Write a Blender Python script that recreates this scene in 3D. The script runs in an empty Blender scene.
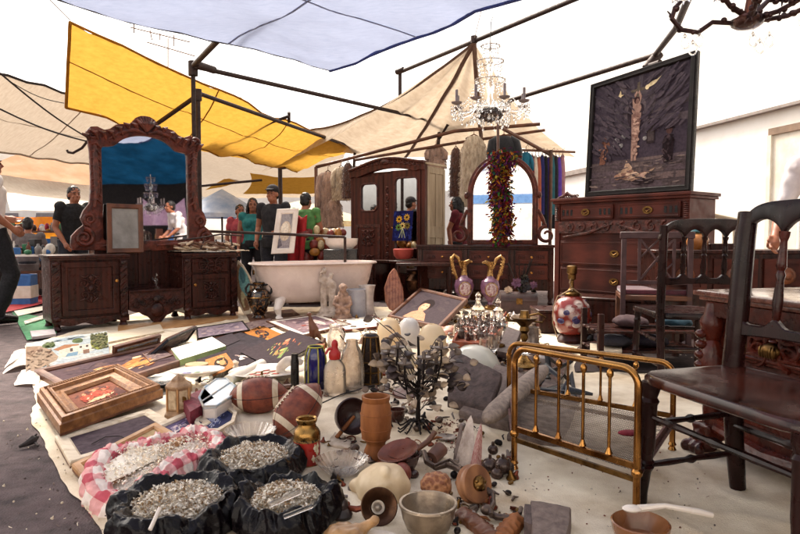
import bpy, bmesh, math, random
from mathutils import Vector, Matrix, noise, Euler
random.seed(7)
PI = math.pi
scene = bpy.context.scene
COL = scene.collection
H = .95; F = 622.0; PITCH = math.radians(2.85)
SP, CP = math.sin(PITCH), math.cos(PITCH)
FZ = .014            # top of the ground cloth

def ray(px, py):
    cx = (px-400)/F; cy = (267-py)/F
    return Vector((cx, CP+cy*SP, -SP+cy*CP))
def G(px, py, z=FZ):
    d = ray(px, py); t = (z-H)/d.z
    return Vector((0,0,H))+d*t
def D(px, py, Y):
    d = ray(px, py); t = Y/d.y
    return Vector((0,0,H))+d*t
def V(*a): return Vector(a)

# ---------------------------------------------------------------- materials
def lin(h):
    if isinstance(h, (tuple, list)): return tuple(h[:3])
    h = h.lstrip('#'); o = []
    for i in (0,2,4):
        v = int(h[i:i+2],16)/255
        o.append(v/12.92 if v <= .04045 else ((v+.055)/1.055)**2.4)
    return tuple(o)
MATS = {}
def mat(name, c1, c2=None, rough=.5, metal=0, scale=8, stretch=(1,1,1), bump=0, bscale=60, trans=0, ior=1.45,
        coat=0, kind='noise', detail=6, transl=0, rvar=.12, lo=.35, hi=.65, emis=0, spec=.5, bdist=.004, sheen=0):
    """one procedural material: two colours mixed by a noise (or voronoi / wave), roughness variation, bump"""
    if name in MATS: return MATS[name]
    c1 = lin(c1); c2 = lin(c2) if c2 else tuple(min(1,x*.72) for x in c1)
    m = bpy.data.materials.new(name); m.use_nodes = True
    nt = m.node_tree; N = nt.nodes; L = nt.links
    b = N['Principled BSDF']; out = N['Material Output']
    tc = N.new('ShaderNodeTexCoord'); mp = N.new('ShaderNodeMapping')
    L.new(tc.outputs['Object'], mp.inputs['Vector']); mp.inputs['Scale'].default_value = stretch
    n = N.new('ShaderNodeTexNoise'); n.inputs['Scale'].default_value = scale; n.inputs['Detail'].default_value = detail
    n.inputs['Roughness'].default_value = .6
    L.new(mp.outputs['Vector'], n.inputs['Vector'])
    fac = n.outputs['Fac']
    if kind == 'wood':
        w = N.new('ShaderNodeTexWave'); w.inputs['Scale'].default_value = scale*.6; w.inputs['Distortion'].default_value = 2.2
        w.inputs['Detail'].default_value = 3; w.inputs['Detail Scale'].default_value = 1.5
        L.new(mp.outputs['Vector'], w.inputs['Vector'])
        mm = N.new('ShaderNodeMath'); mm.operation = 'MULTIPLY_ADD'; L.new(w.outputs['Fac'], mm.inputs[0])
        mm.inputs[1].default_value = .16
        m2 = N.new('ShaderNodeMath'); m2.operation = 'MULTIPLY'; L.new(n.outputs['Fac'], m2.inputs[0]); m2.inputs[1].default_value = .84
        L.new(m2.outputs[0], mm.inputs[2]); fac = mm.outputs[0]
    if kind == 'voronoi':
        v = N.new('ShaderNodeTexVoronoi'); v.inputs['Scale'].default_value = scale
        L.new(mp.outputs['Vector'], v.inputs['Vector']); fac = v.outputs['Distance']
    r = N.new('ShaderNodeValToRGB'); L.new(fac, r.inputs['Fac'])
    r.color_ramp.elements[0].position = lo; r.color_ramp.elements[1].position = hi
    r.color_ramp.elements[0].color = (*c1,1); r.color_ramp.elements[1].color = (*c2,1)
    L.new(r.outputs['Color'], b.inputs['Base Color'])
    b.inputs['Metallic'].default_value = metal
    b.inputs['IOR'].default_value = ior
    b.inputs['Specular IOR Level'].default_value = spec
    if rvar:
        n2 = N.new('ShaderNodeTexNoise'); n2.inputs['Scale'].default_value = scale*2.3; n2.inputs['Detail'].default_value = 4
        L.new(tc.outputs['Object'], n2.inputs['Vector'])
        mr = N.new('ShaderNodeMapRange'); L.new(n2.outputs['Fac'], mr.inputs['Value'])
        mr.inputs['From Min'].default_value = .3; mr.inputs['From Max'].default_value = .7
        mr.inputs['To Min'].default_value = max(.02, rough-rvar); mr.inputs['To Max'].default_value = min(1, rough+rvar)
        L.new(mr.outputs[0], b.inputs['Roughness'])
    else: b.inputs['Roughness'].default_value = rough
    if trans: b.inputs['Transmission Weight'].default_value = trans
    if coat: b.inputs['Coat Weight'].default_value = coat; b.inputs['Coat Roughness'].default_value = .12
    if sheen: b.inputs['Sheen Weight'].default_value = sheen
    if emis:
        b.inputs['Emission Strength'].default_value = emis; L.new(r.outputs['Color'], b.inputs['Emission Color'])
    if bump:
        bn = N.new('ShaderNodeTexNoise'); bn.inputs['Scale'].default_value = bscale; bn.inputs['Detail'].default_value = 5
        L.new(mp.outputs['Vector'], bn.inputs['Vector'])
        bp = N.new('ShaderNodeBump'); bp.inputs['Strength'].default_value = bump; bp.inputs['Distance'].default_value = bdist
        L.new(bn.outputs['Fac'], bp.inputs['Height']); L.new(bp.outputs['Normal'], b.inputs['Normal'])
    if transl:
        t = N.new('ShaderNodeBsdfTranslucent'); L.new(r.outputs['Color'], t.inputs['Color'])
        mx = N.new('ShaderNodeMixShader'); mx.inputs[0].default_value = transl
        L.new(b.outputs[0], mx.inputs[1]); L.new(t.outputs[0], mx.inputs[2]); L.new(mx.outputs[0], out.inputs['Surface'])
    MATS[name] = m
    return m
def paint_mat(name='painted_picture', rough=.65, spec=.04, bump=.25, transl=0):
    """colour comes from the picture's own strokes (mesh colours), broken up by brush-like noise"""
    if name in MATS: return MATS[name]
    m = bpy.data.materials.new(name); m.use_nodes = True
    nt = m.node_tree; N = nt.nodes; L = nt.links; b = N['Principled BSDF']
    a = N.new('ShaderNodeAttribute'); a.attribute_name = 'Col'
    n = N.new('ShaderNodeTexNoise'); n.inputs['Scale'].default_value = 45; n.inputs['Detail'].default_value = 6
    tc = N.new('ShaderNodeTexCoord'); L.new(tc.outputs['Object'], n.inputs['Vector'])
    mr = N.new('ShaderNodeMapRange'); mr.inputs['From Min'].default_value = .3; mr.inputs['From Max'].default_value = .7
    mr.inputs['To Min'].default_value = .7; mr.inputs['To Max'].default_value = 1.2
    L.new(n.outputs['Fac'], mr.inputs['Value'])
    mx = N.new('ShaderNodeVectorMath'); mx.operation = 'SCALE'
    L.new(a.outputs['Color'], mx.inputs[0]); L.new(mr.outputs[0], mx.inputs['Scale'])
    L.new(mx.outputs[0], b.inputs['Base Color'])
    b.inputs['Roughness'].default_value = rough; b.inputs['Specular IOR Level'].default_value = spec
    if bump:
        bp = N.new('ShaderNodeBump'); bp.inputs['Strength'].default_value = bump; bp.inputs['Distance'].default_value = .003
        L.new(n.outputs['Fac'], bp.inputs['Height']); L.new(bp.outputs['Normal'], b.inputs['Normal'])
    if transl:
        t = N.new('ShaderNodeBsdfTranslucent'); L.new(mx.outputs[0], t.inputs['Color'])
        ms = N.new('ShaderNodeMixShader'); ms.inputs[0].default_value = transl
        L.new(b.outputs[0], ms.inputs[1]); L.new(t.outputs[0], ms.inputs[2]); L.new(ms.outputs[0], N['Material Output'].inputs['Surface'])
    MATS[name] = m
    return m
def glass(name, col=(1,1,1), rough=.02, bump=0, bscale=80, ior=1.5, thin=0):
    if name in MATS: return MATS[name]
    m = bpy.data.materials.new(name); m.use_nodes = True
    nt = m.node_tree; b = nt.nodes['Principled BSDF']
    b.inputs['Base Color'].default_value = (*lin(col),1); b.inputs['Roughness'].default_value = rough
    b.inputs['Transmission Weight'].default_value = 1; b.inputs['IOR'].default_value = ior
    if bump:
        n = nt.nodes.new('ShaderNodeTexNoise'); n.inputs['Scale'].default_value = bscale
        tc = nt.nodes.new('ShaderNodeTexCoord'); nt.links.new(tc.outputs['Object'], n.inputs['Vector'])
        bp = nt.nodes.new('ShaderNodeBump'); bp.inputs['Strength'].default_value = bump; bp.inputs['Distance'].default_value = .003
        nt.links.new(n.outputs['Fac'], bp.inputs['Height']); nt.links.new(bp.outputs['Normal'], b.inputs['Normal'])
    if thin:      # part of the light passes straight through (thin-walled glass)
        t = nt.nodes.new('ShaderNodeBsdfTransparent'); t.inputs['Color'].default_value = (*lin(col),1)
        mx = nt.nodes.new('ShaderNodeMixShader'); mx.inputs[0].default_value = thin
        nt.links.new(b.outputs[0], mx.inputs[1]); nt.links.new(t.outputs[0], mx.inputs[2])
        nt.links.new(mx.outputs[0], nt.nodes['Material Output'].inputs['Surface'])
    MATS[name] = m
    return m

# ---------------------------------------------------------------- mesh builder
class MB:
    def __init__(s): s.v = []; s.f = []; s.c = []; s.M = Matrix.Identity(4); s.col = None
    def add(s, vs, fs):
        o = len(s.v); s.v += [s.M @ Vector(p) for p in vs]
        for f in fs: s.f.append([i+o for i in f]); s.c.append(s.col)
        return s
    def box(s, c, d, rz=0, R=None):
        x,y,z = d[0]/2,d[1]/2,d[2]/2
        R = R or Matrix.Rotation(rz,3,'Z'); c = Vector(c)
        vs = [c+R@Vector((a*x,b*y,e*z)) for e in (-1,1) for b in (-1,1) for a in (-1,1)]
        return s.add(vs, [(0,2,3,1),(4,5,7,6),(0,1,5,4),(2,6,7,3),(0,4,6,2),(1,3,7,5)])
    def bx(s, x0,x1,y0,y1,z0,z1): return s.box(((x0+x1)/2,(y0+y1)/2,(z0+z1)/2),(x1-x0,y1-y0,z1-z0))
    def bar(s, a, b, w, h, up=(0,0,1)):
        a = Vector(a); b = Vector(b); d = b-a; l = d.length; d.normalize()
        u = Vector(up); sd = d.cross(u)
        if sd.length < 1e-4: sd = d.cross(Vector((1,0,0)))
        sd.normalize(); u = sd.cross(d)
        return s.box((a+b)/2, (l,w,h), R=Matrix((d,-sd,u)).transposed())
    def rings(s, rs, closed=False, cap=True):
        n = len(rs[0]); vs = [p for r in rs for p in r]; fs = []; m = len(rs)
        for i in range(m if closed else m-1):
            for j in range(n):
                a = i*n+j; b = i*n+(j+1)%n; c = ((i+1)%m)*n+(j+1)%n; d = ((i+1)%m)*n+j
                fs.append((a,b,c,d))
        if cap and not closed: fs += [tuple(reversed(range(n))), tuple(range((m-1)*n, m*n))]
        return s.add(vs, fs)
    def tube(s, pts, r, seg=8, closed=False, flat=1.0, cap=True):
        pts = [Vector(p) for p in pts]; n = len(pts)
        rad = r if isinstance(r,(list,tuple)) else [r]*n
        T = []
        for i in range(n):
            if closed: t = pts[(i+1)%n]-pts[i-1]
            else: t = pts[min(i+1,n-1)]-pts[max(i-1,0)]
            T.append(t.normalized() if t.length > 1e-9 else Vector((0,0,1)))
        u = T[0].orthogonal().normalized()
        if abs(T[0].z) < .9: u = (Vector((0,0,1))-T[0]*T[0].z).normalized()
        rs = []
        for i in range(n):
            u = u - T[i]*u.dot(T[i])
            u = u.normalized() if u.length > 1e-6 else T[i].orthogonal().normalized()
            w = T[i].cross(u)
            rs.append([pts[i]+(u*math.cos(2*PI*k/seg)*flat+w*math.sin(2*PI*k/seg))*rad[i] for k in range(seg)])
        return s.rings(rs, closed, cap)
    def lathe(s, prof, seg=24, c=(0,0,0), R=None, mod=None, cap=True):
        c = Vector(c); rs = []
        for i,(r,z) in enumerate(prof):
            ring = []
            for k in range(seg):
                a = 2*PI*k/seg; rr = r*(mod(a,i/(len(prof)-1)) if mod else 1)
                p = Vector((rr*math.cos(a), rr*math.sin(a), z))
                ring.append(c+(R@p if R else p))
            rs.append(ring)
        return s.rings(rs, cap=cap)
    def grid(s, fn, nu, nv, wu=False, wv=False):
        vs = [fn(i/(nu if wu else nu-1), j/(nv if wv else nv-1)) for j in range(nv) for i in range(nu)]
        fs = []
        for j in range(nv if wv else nv-1):
            for i in range(nu if wu else nu-1):
                fs.append((j*nu+i, j*nu+(i+1)%nu, ((j+1)%nv)*nu+(i+1)%nu, ((j+1)%nv)*nu+i))
        return s.add(vs, fs)
    def ball(s, c, r, seg=12, rg=8, R=None):
        r = r if isinstance(r,(tuple,list)) else (r,r,r); c = Vector(c); rs = []
        vs = []; fs = []
        for j in range(1, rg):
            t = PI*j/rg
            for k in range(seg):
                a = 2*PI*k/seg
                p = Vector((r[0]*math.sin(t)*math.cos(a), r[1]*math.sin(t)*math.sin(a), -r[2]*math.cos(t)))
                vs.append(c+(R@p if R else p))
        for j in range(rg-2):
            for k in range(seg): fs.append((j*seg+k, j*seg+(k+1)%seg, (j+1)*seg+(k+1)%seg, (j+1)*seg+k))
        p0 = Vector((0,0,-r[2])); p1 = Vector((0,0,r[2]))
        vs += [c+(R@p0 if R else p0), c+(R@p1 if R else p1)]; a = len(vs)-2; b = a+1; l = (rg-2)*seg
        for k in range(seg): fs += [(a,(k+1)%seg,k), (b,l+k,l+(k+1)%seg)]
        return s.add(vs, fs)
    def prism(s, out, fr, y0, y1):
        """outline of 2D points pushed through y0..y1; fr maps (x,y,z)"""
        n = len(out)
        vs = [fr(x,y0,z) for x,z in out]+[fr(x,y1,z) for x,z in out]
        fs = [tuple(range(n)), tuple(reversed(range(n,2*n)))]
        fs += [(i,n+i,n+(i+1)%n,(i+1)%n) for i in range(n)]
        return s.add(vs, fs)
    def ringprism(s, out, inn, fr, y0, y1, closed=True):
        n = len(out)
        vs = [fr(x,y,z) for (o,y) in ((out,y0),(inn,y0),(out,y1),(inn,y1)) for x,z in o]
        fs = []
        for i in range(n if closed else n-1):
            j = (i+1)%n
            fs += [(i,j,n+j,n+i),(2*n+i,3*n+i,3*n+j,2*n+j),(i,2*n+i,2*n+j,j),(n+i,n+j,3*n+j,3*n+i)]
        if not closed:
            for i in (0,n-1): fs.append((i,n+i,3*n+i,2*n+i))
        return s.add(vs, fs)
    def octa(s, c, r, h, rot=None):
        c = Vector(c); q = [Vector((r,0,0)),Vector((0,r,0)),Vector((-r,0,0)),Vector((0,-r,0)),Vector((0,0,h)),Vector((0,0,-h))]
        if rot: q = [rot@p for p in q]
        return s.add([c+p for p in q], [(0,1,4),(1,2,4),(2,3,4),(3,0,4),(1,0,5),(2,1,5),(3,2,5),(0,3,5)])
    def leaf(s, c, d, up, l, w, bend=.2, big=False):
        c = Vector(c); d = Vector(d).normalized(); sd = d.cross(Vector(up))
        if sd.length < 1e-4: sd = d.orthogonal()
        sd.normalize(); n = sd.cross(d)
        if not big:
            vs = [c, c+d*l*.45+sd*w/2+n*bend*l*.3, c+d*l-n*bend*l*.2, c+d*l*.45-sd*w/2+n*bend*l*.3, c+d*l*.5+n*bend*l*.15]
            return s.add(vs, [(0,1,4),(1,2,4),(2,3,4),(3,0,4)])
        m = [(.0,0,0),(.12,.3,.06),(.3,.48,.16),(.5,.5,.22),(.7,.38,.18),(.88,.18,.02),(1,0,-.14)]
        vs = [c+d*l*t+n*bend*l*h*.4 for t,_,h in m]+[c+d*l*t+sd*w*x+n*bend*l*(h+.12*x) for t,x,h in m[1:-1]]+[c+d*l*t-sd*w*x+n*bend*l*(h+.12*x) for t,x,h in m[1:-1]]
        fs = []
        for o in (7,12):
            fs += [(0,1,o),(6,5,o+4)]+[(i,i+1,o+i,o+i-1) for i in range(1,5)]
        return s.add(vs, fs)
FLAT = lambda x,y,z: Vector((x,y,z))

def tag(o, label=None, cat=None, group=None, kind=None):
    if label: o['label'] = label
    if cat: o['category'] = cat
    if group: o['group'] = group
    if kind: o['kind'] = kind
    return o
def obj(name, mb, m, parent=None, smooth=38, bevel=0, bseg=1, world=False, loc=None, rz=0):
    me = bpy.data.meshes.new(name)
    vs = mb.v
    if world and parent is not None:
        Mi = PM[parent.name].inverted(); vs = [Mi@p for p in vs]
    me.from_pydata([tuple(p) for p in vs], [], mb.f)
    if any(c is not None for c in mb.c):
        ca = me.color_attributes.new('Col','FLOAT_COLOR','CORNER'); k = 0
        for p, c in zip(me.polygons, mb.c):
            c = c or (1,1,1)
            for _ in range(p.loop_total): ca.data[k].color = (*c[:3],1); k += 1
    if bevel or True:
        bm = bmesh.new(); bm.from_mesh(me)
        if not world: pass
        bmesh.ops.recalc_face_normals(bm, faces=bm.faces)
        if bevel:
            es = [e for e in bm.edges if len(e.link_faces)==2 and e.calc_face_angle(0) > math.radians(35)]
            bmesh.ops.bevel(bm, geom=es, offset=bevel, segments=bseg, affect='EDGES', profile=.6, clamp_overlap=True)
        bm.to_mesh(me); bm.free()
    for p in me.polygons: p.use_smooth = smooth > 0
    if smooth: me.set_sharp_from_angle(angle=math.radians(smooth))
    ms = m if isinstance(m,(list,tuple)) else [m]
    for x in ms: me.materials.append(x)
    o = bpy.data.objects.new(name, me); COL.objects.link(o)
    if parent is not None: o.parent = parent
    M_ = Matrix.Identity(4)
    if loc is not None:
        o.location = loc; o.rotation_euler = (0,0,rz); M_ = Matrix.Translation(Vector(loc)) @ Matrix.Rotation(rz,4,'Z')
    PM[o.name] = (PM[parent.name] if parent is not None else Matrix.Identity(4)) @ M_
    return o
PM = {}
TMP = bpy.data.scenes.new('workbench'); TVL = TMP.view_layers[0]
def thing(name, label, cat, loc=(0,0,0), rz=0, group=None):
    e = bpy.data.objects.new(name, None); COL.objects.link(e); e.empty_display_size = .1
    e.location = loc; e.rotation_euler = (0,0,rz)
    PM[e.name] = Matrix.Translation(Vector(loc)) @ Matrix.Rotation(rz,4,'Z')
    tag(e, label, cat, group); return e
def single(name, mb, m, label, cat, loc=(0,0,0), rz=0, group=None, **k):
    """a thing that is one mesh; mb is in local coordinates"""
    o = obj(name, mb, m, loc=loc, rz=rz, **k); tag(o, label, cat, group); return o
def copy_tree(o, parent=None):
    c = o.copy(); COL.objects.link(c); c.parent = parent
    for ch in [x for x in COL.objects if x.parent == o]: copy_tree(ch, c)
    return c
def melt(name, mb, m, parent=None, voxel=.01, it=4, world=False, loc=None, rz=0, disp=0, dscale=20):
    """fuse overlapping shapes into one continuous surface"""
    o = obj('tmp', mb, m, smooth=0, world=world, parent=parent)
    o.parent = None; COL.objects.unlink(o); TMP.collection.objects.link(o)
    md = o.modifiers.new('r','REMESH'); md.mode = 'VOXEL'; md.voxel_size = voxel
    if it: sm = o.modifiers.new('s','SMOOTH'); sm.iterations = it; sm.factor = .5
    TVL.update(); dg = TVL.depsgraph
    me = bpy.data.meshes.new_from_object(o.evaluated_get(dg))
    old = o.data; bpy.data.objects.remove(o); bpy.data.meshes.remove(old)
    me.name = name
    if disp:
        nn_ = [v.normal.copy() for v in me.vertices]; cc_ = [v.co.copy() for v in me.vertices]
        for v, n_, c_ in zip(me.vertices, nn_, cc_): v.co = c_+n_*(noise.noise(c_*dscale)*disp)
    for p in me.polygons: p.use_smooth = True
    if not me.materials: me.materials.append(m)
    r = bpy.data.objects.new(name, me); COL.objects.link(r)
    if parent is not None: r.parent = parent
    if loc is not None: r.location = loc; r.rotation_euler = (0,0,rz)
    return r
def bil(q, u, v): return q[0]*(1-u)*(1-v)+q[1]*u*(1-v)+q[2]*u*v+q[3]*(1-u)*v
def qnorm(q): return (q[1]-q[0]).cross(q[3]-q[0]).normalized()
def ell(u, v, a, b, rot=0, n=14, wob=0):
    o = []
    for k in range(n):
        t = 2*PI*k/n; r = 1+wob*math.sin(3*t+u*40)
        x, y = a*math.cos(t)*r, b*math.sin(t)*r
        o.append((u+x*math.cos(rot)-y*math.sin(rot), v+x*math.sin(rot)+y*math.cos(rot)))
    return o
def rect(u0,v0,u1,v1): return [(u0,v0),(u1,v0),(u1,v1),(u0,v1)]
def art(name, q, shapes, parent=None, m=None, lift=.00006, world=True):
    """a picture: coloured strokes laid one over another on the quad q"""
    mb = MB(); n = qnorm(q)
    for i,(c, poly) in enumerate(shapes):
        mb.col = lin(c)
        mb.add([bil(q,u,v)+n*lift*(i if i else 0) for u,v in poly], [tuple(range(len(poly)))])
    return obj(name, mb, m or paint_mat(), parent, smooth=0, world=world)
def strokes(cols, n, u0,v0,u1,v1, a=.03, b=.012, seed=1, rot=None):
    rd = random.Random(seed); o = []
    for _ in range(n):
        o.append((rd.choice(cols), ell(rd.uniform(u0,u1), rd.uniform(v0,v1), a*rd.uniform(.5,1.5), b*rd.uniform(.5,1.5),
                 rd.uniform(0,PI) if rot is None else rot+rd.uniform(-.2,.2), 8)))
    return o
def frame_on_quad(q, w, th, parent, m, prof=None, up=None, name='frame'):
    """mitred picture-frame moulding round the quad; prof: list of (across 0..1, height 0..1)"""
    prof = prof or [(0,0),(0,.7),(.12,1),(.5,.85),(.8,.95),(1,.5),(1,0)]
    n = up or qnorm(q); c = (q[0]+q[1]+q[2]+q[3])/4
    mb = MB(); k = len(prof); vs = []; fs = []
    ctr = []
    for i in range(4):
        a = (q[i-1]-q[i]).normalized(); b = (q[(i+1)%4]-q[i]).normalized()
        s = a.cross(b).length; d = (a+b)/max(.2,s)
        for (x,h) in prof: vs.append(q[i]+d*w*x+n*th*h)
    for i in range(4):
        j = (i+1)%4
        for t in range(k): fs.append((i*k+t, j*k+t, j*k+(t+1)%k, i*k+(t+1)%k))
    mb.add(vs, fs)
    return obj(name, mb, m, parent, world=True, smooth=30)
def planar(q):
    n = (q[1]-q[0]).cross(q[2]-q[0]).normalized(); q = list(q); q[3] = q[3]-n*n.dot(q[3]-q[0]); return q
def inset(q, w):
    o = []
    for i in range(4):
        a = (q[i-1]-q[i]).normalized(); b = (q[(i+1)%4]-q[i]).normalized()
        o.append(q[i]+(a+b)/max(.2,a.cross(b).length)*w)
    return o
def slab(q, th, down=True):
    n = qnorm(q); mb = MB(); p = [x-n*th for x in q]
    return mb.add(list(q)+p, [(0,1,2,3),(7,6,5,4)]+[(i,i+4,(i+1)%4+4,(i+1)%4) for i in range(4)])
def spiral(c, r0, r1, turns, n=28, a0=0, fr=FLAT, y=0):
    o = []
    for i in range(n):
        t = i/(n-1); r = r0+(r1-r0)*t; a = a0+turns*2*PI*t
        o.append(fr(c[0]+r*math.cos(a), y, c[1]+r*math.sin(a)))
    return o
def qpx(pts, zs):
    """ground quad from picture points (near-left, near-right, far-right, far-left) and heights"""
    if not isinstance(zs,(list,tuple)): zs = [zs]*len(pts)
    return planar([G(p[0],p[1],z) for p,z in zip(pts,zs)])
def base(px, py, z=FZ):
    p = G(px,py,z); return p, p.y/F*1.005
# ================================================================ materials used all over
M_ASPH = mat('asphalt','#6a5b5a','#3f3637',rough=.9,scale=9,bump=1,bscale=120,detail=14,bdist=.012,spec=.25,lo=.3,hi=.7)
M_CLOTH = mat('cream_ground_cloth','#f0e3cc','#bca68a',rough=.92,scale=2.6,bump=.9,bscale=200,detail=15,lo=.36,hi=.66,spec=.2,bdist=.005)
M_MAHOG = mat('dark_mahogany','#3f1c14','#200d09',rough=.34,scale=9,stretch=(1.2,1.2,.25),kind='wood',bump=.12,bscale=30,spec=.3)
M_MAHOGC = mat('carved_mahogany','#421d15','#170907',rough=.33,scale=14,bump=.9,bscale=26,spec=.35,bdist=.012)
M_MIRC = mat('carved_mirror_wood','#6d3325','#341710',rough=.38,scale=12,bump=.8,bscale=24,spec=.35,bdist=.012)
M_ARM = mat('reddish_walnut','#57281d','#331710',rough=.4,spec=.3,scale=6,stretch=(1,1,.25),kind='wood',bump=.15,bscale=40)
M_ARMC = mat('carved_walnut','#5d2a1f','#2a130d',rough=.42,scale=20,bump=.9,bscale=34,bdist=.01)
M_PALE = mat('weathered_pale_wood','#b9a78c','#8f7c63',rough=.7,scale=9,stretch=(1,1,.15),kind='wood',bump=.2,bscale=50)
M_CHEST = mat('chest_wood','#5c2a1f','#37160f',rough=.48,spec=.3,scale=6,stretch=(.3,.3,1),kind='wood',bump=.12,bscale=40)
M_BLACKW = mat('ebonised_wood','#2a1311','#120807',rough=.3,spec=.2,scale=9,stretch=(1,1,.3),bump=.06,bscale=60,coat=.12)
M_SEAT = mat('polished_seat_wood','#4a2218','#260f0b',rough=.2,scale=4,stretch=(.4,2,1),kind='wood',bump=.05,bscale=50,coat=.25,spec=.35)
M_TABLE = mat('carved_table_wood','#5a2114','#2a0e09',rough=.26,scale=9,bump=.35,bscale=22,coat=.1,spec=.35,bdist=.01)
M_MARB = mat('pale_rose_marble','#b7a08f','#80604f',rough=.2,scale=7,bump=0,detail=12,coat=.3)
M_MARBE = mat('red_marble_edge','#7c4b3c','#4d2a22',rough=.25,scale=24,detail=10)
M_BRASS = mat('aged_brass','#bd8a4c','#8a5c30',rough=.24,metal=1,scale=6,bump=.04,bscale=70)
M_BRASSD = mat('dull_brass','#8d6a3c','#4f3a20',rough=.38,metal=1,scale=20,bump=.15,bscale=60)
M_GOLD = mat('gilt_wood','#9a6a3e','#6e4526',rough=.4,scale=22,bump=.35,bscale=90,metal=.25)
M_IRON = mat('dark_iron','#2b2322','#171211',rough=.5,metal=.7,scale=14,bump=.3,bscale=70)
M_POLE = mat('rust_brown_pole','#3d2a24','#241815',rough=.6,scale=18,bump=.3,bscale=60,metal=.3)
M_WHITE = mat('white_enamel','#e6dcd2','#d2c4b8',rough=.25,scale=3,coat=.3)
M_CREAMW = mat('whitewashed_wood','#d8c9b2','#b6a287',rough=.6,scale=14,stretch=(.2,2,1),bump=.2,bscale=80)
M_LWOOD = mat('light_oak','#b98a5a','#95693f',rough=.5,scale=8,stretch=(.3,2,1),kind='wood',bump=.15,bscale=60)
M_MWOOD = mat('mid_brown_wood','#6b4029','#4a2a1a',rough=.45,scale=8,stretch=(.3,2,1),kind='wood',bump=.15,bscale=60)
M_STONE = mat('grey_basalt','#7b6a62','#5a4c47',rough=.9,scale=26,bump=.8,bscale=120,detail=10)
M_STONED = mat('dark_basalt','#5e4e4a','#413634',rough=.92,scale=30,bump=.9,bscale=130,detail=10)
M_GLASS = glass('clear_glass',(1,.985,.97),.02,thin=.35)
M_CRYST = glass('cut_crystal',(1,.98,.95),.03,thin=.15)
M_MIRROR = mat('mirror_silver','#e8e6e6','#dedcdc',rough=.02,metal=1,rvar=0)
M_BLACK = mat('black_lacquer','#15100f','#0b0808',rough=.3,scale=10)
M_HEAPC = glass('heap_crystal','#fffaf2',.04,thin=.55)
M_PAPER = mat('white_paper','#e9e0d2','#d8ccba',rough=.85,scale=10)

# ================================================================ ground
def gz(y, x=0):
    return -.02*max(0,y-8.5) if y < 22 else -.27
mb = MB()
ys = [-30,-10,-3,0,1.5,2,2.5,3,4,5,6,7,8,8.5,9.5,11,13,16,19,22,30,60,150,400]
xs = [-300,-80,-30,-15,-8,-6,-5,-4,-3,-2,-1,0,1,2,3,4,6,10,20,60,300]
vs = [(x,y,gz(y)+.006*noise.noise(V(x*.9,y*.9,0))) for y in ys for x in xs]
n = len(xs)
mb.add(vs, [(j*n+i,j*n+i+1,(j+1)*n+i+1,(j+1)*n+i) for j in range(len(ys)-1) for i in range(n-1)])
tag(obj('road', mb, M_ASPH), kind='structure')

# cream cloth spread on the road, ragged edge on the open side
edge_px = [(25,345),(31,362),(32,380),(36,400),(30,414),(33,425),(44,438),(47,452),(58,470),(66,486),(80,500),(92,515),(104,534),(125,565)]
edge = [G(x,y) for x,y in edge_px]
def edge_x(y):
    pts = sorted([(p.y,p.x) for p in edge])
    if y <= pts[0][0]: return pts[0][1]-(pts[0][0]-y)*-.05
    for (a,xa),(b,xb) in zip(pts,pts[1:]):
        if a <= y <= b: return xa+(xb-xa)*(y-a)/(b-a)
    return pts[-1][1]
def cloth_pt(u, v):
    y = 1.25+(8.2-1.25)*v
    xl = edge_x(y); xr = 3.2
    x = xl+(xr-xl)*u
    z = .010+.004*noise.noise(V(x*2.2,y*2.2,3))+.017*max(0,.5-abs(noise.noise(V(x*2.6+y*1.3,y*2.3-x,7)))*6)+.004*abs(noise.noise(V(x*9,y*5,7)))+.003*abs(noise.noise(V(x*22,y*19,2)))
    x += .012*noise.noise(V(x*3,y*12,1))*(1 if u < .02 else .2)
    if u < .004: z = .007
    return V(x,y,max(.008,z))
mb = MB(); mb.grid(cloth_pt, 240, 260)
single('ground_cloth', mb, M_CLOTH, 'long cream cloth spread on the road under the bric-a-brac', 'cloth', smooth=180)
mb = MB()     # torn sheets of plastic sticking out at the corner
for px in ([(2,373),(30,366),(40,352),(24,350)],[(14,385),(40,384),(42,370),(20,372)],[(4,368),(18,360),(30,349),(14,352)]):
    q = [G(a,b,.012+.03*i%.02) for i,(a,b) in enumerate(px)]
    def f(u,v,q=q):
        p = bil(q,u,v); p.z += .03*noise.noise(p*7)+.035*u*(1-u); p.x += .02*noise.noise(p*9); return p
    mb.grid(f,10,8)
single('plastic_sheet', mb, mat('milky_plastic','#d9cdc2','#c4b5aa',rough=.4,scale=10,transl=.3), 'torn milky plastic sheeting sticking out past the cloth corner', 'plastic sheet', smooth=180)
mb = MB(); mb.tube([G(19,447),G(26,444,.02),G(33,440,.03),G(38,437,.03)],[.006,.012,.02,.006],seg=7)
mb.tube([G(33,440,.02),G(38,446,.02)],[.01,.004])
mb.tube([G(30,441,.02),G(37,434,.05)],[.008,.003])
single('broken_stick', mb, mat('black_bark','#2a2020','#191212',rough=.8,scale=40,bump=.6), 'short black broken stick lying on the bare asphalt', 'stick')

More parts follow.
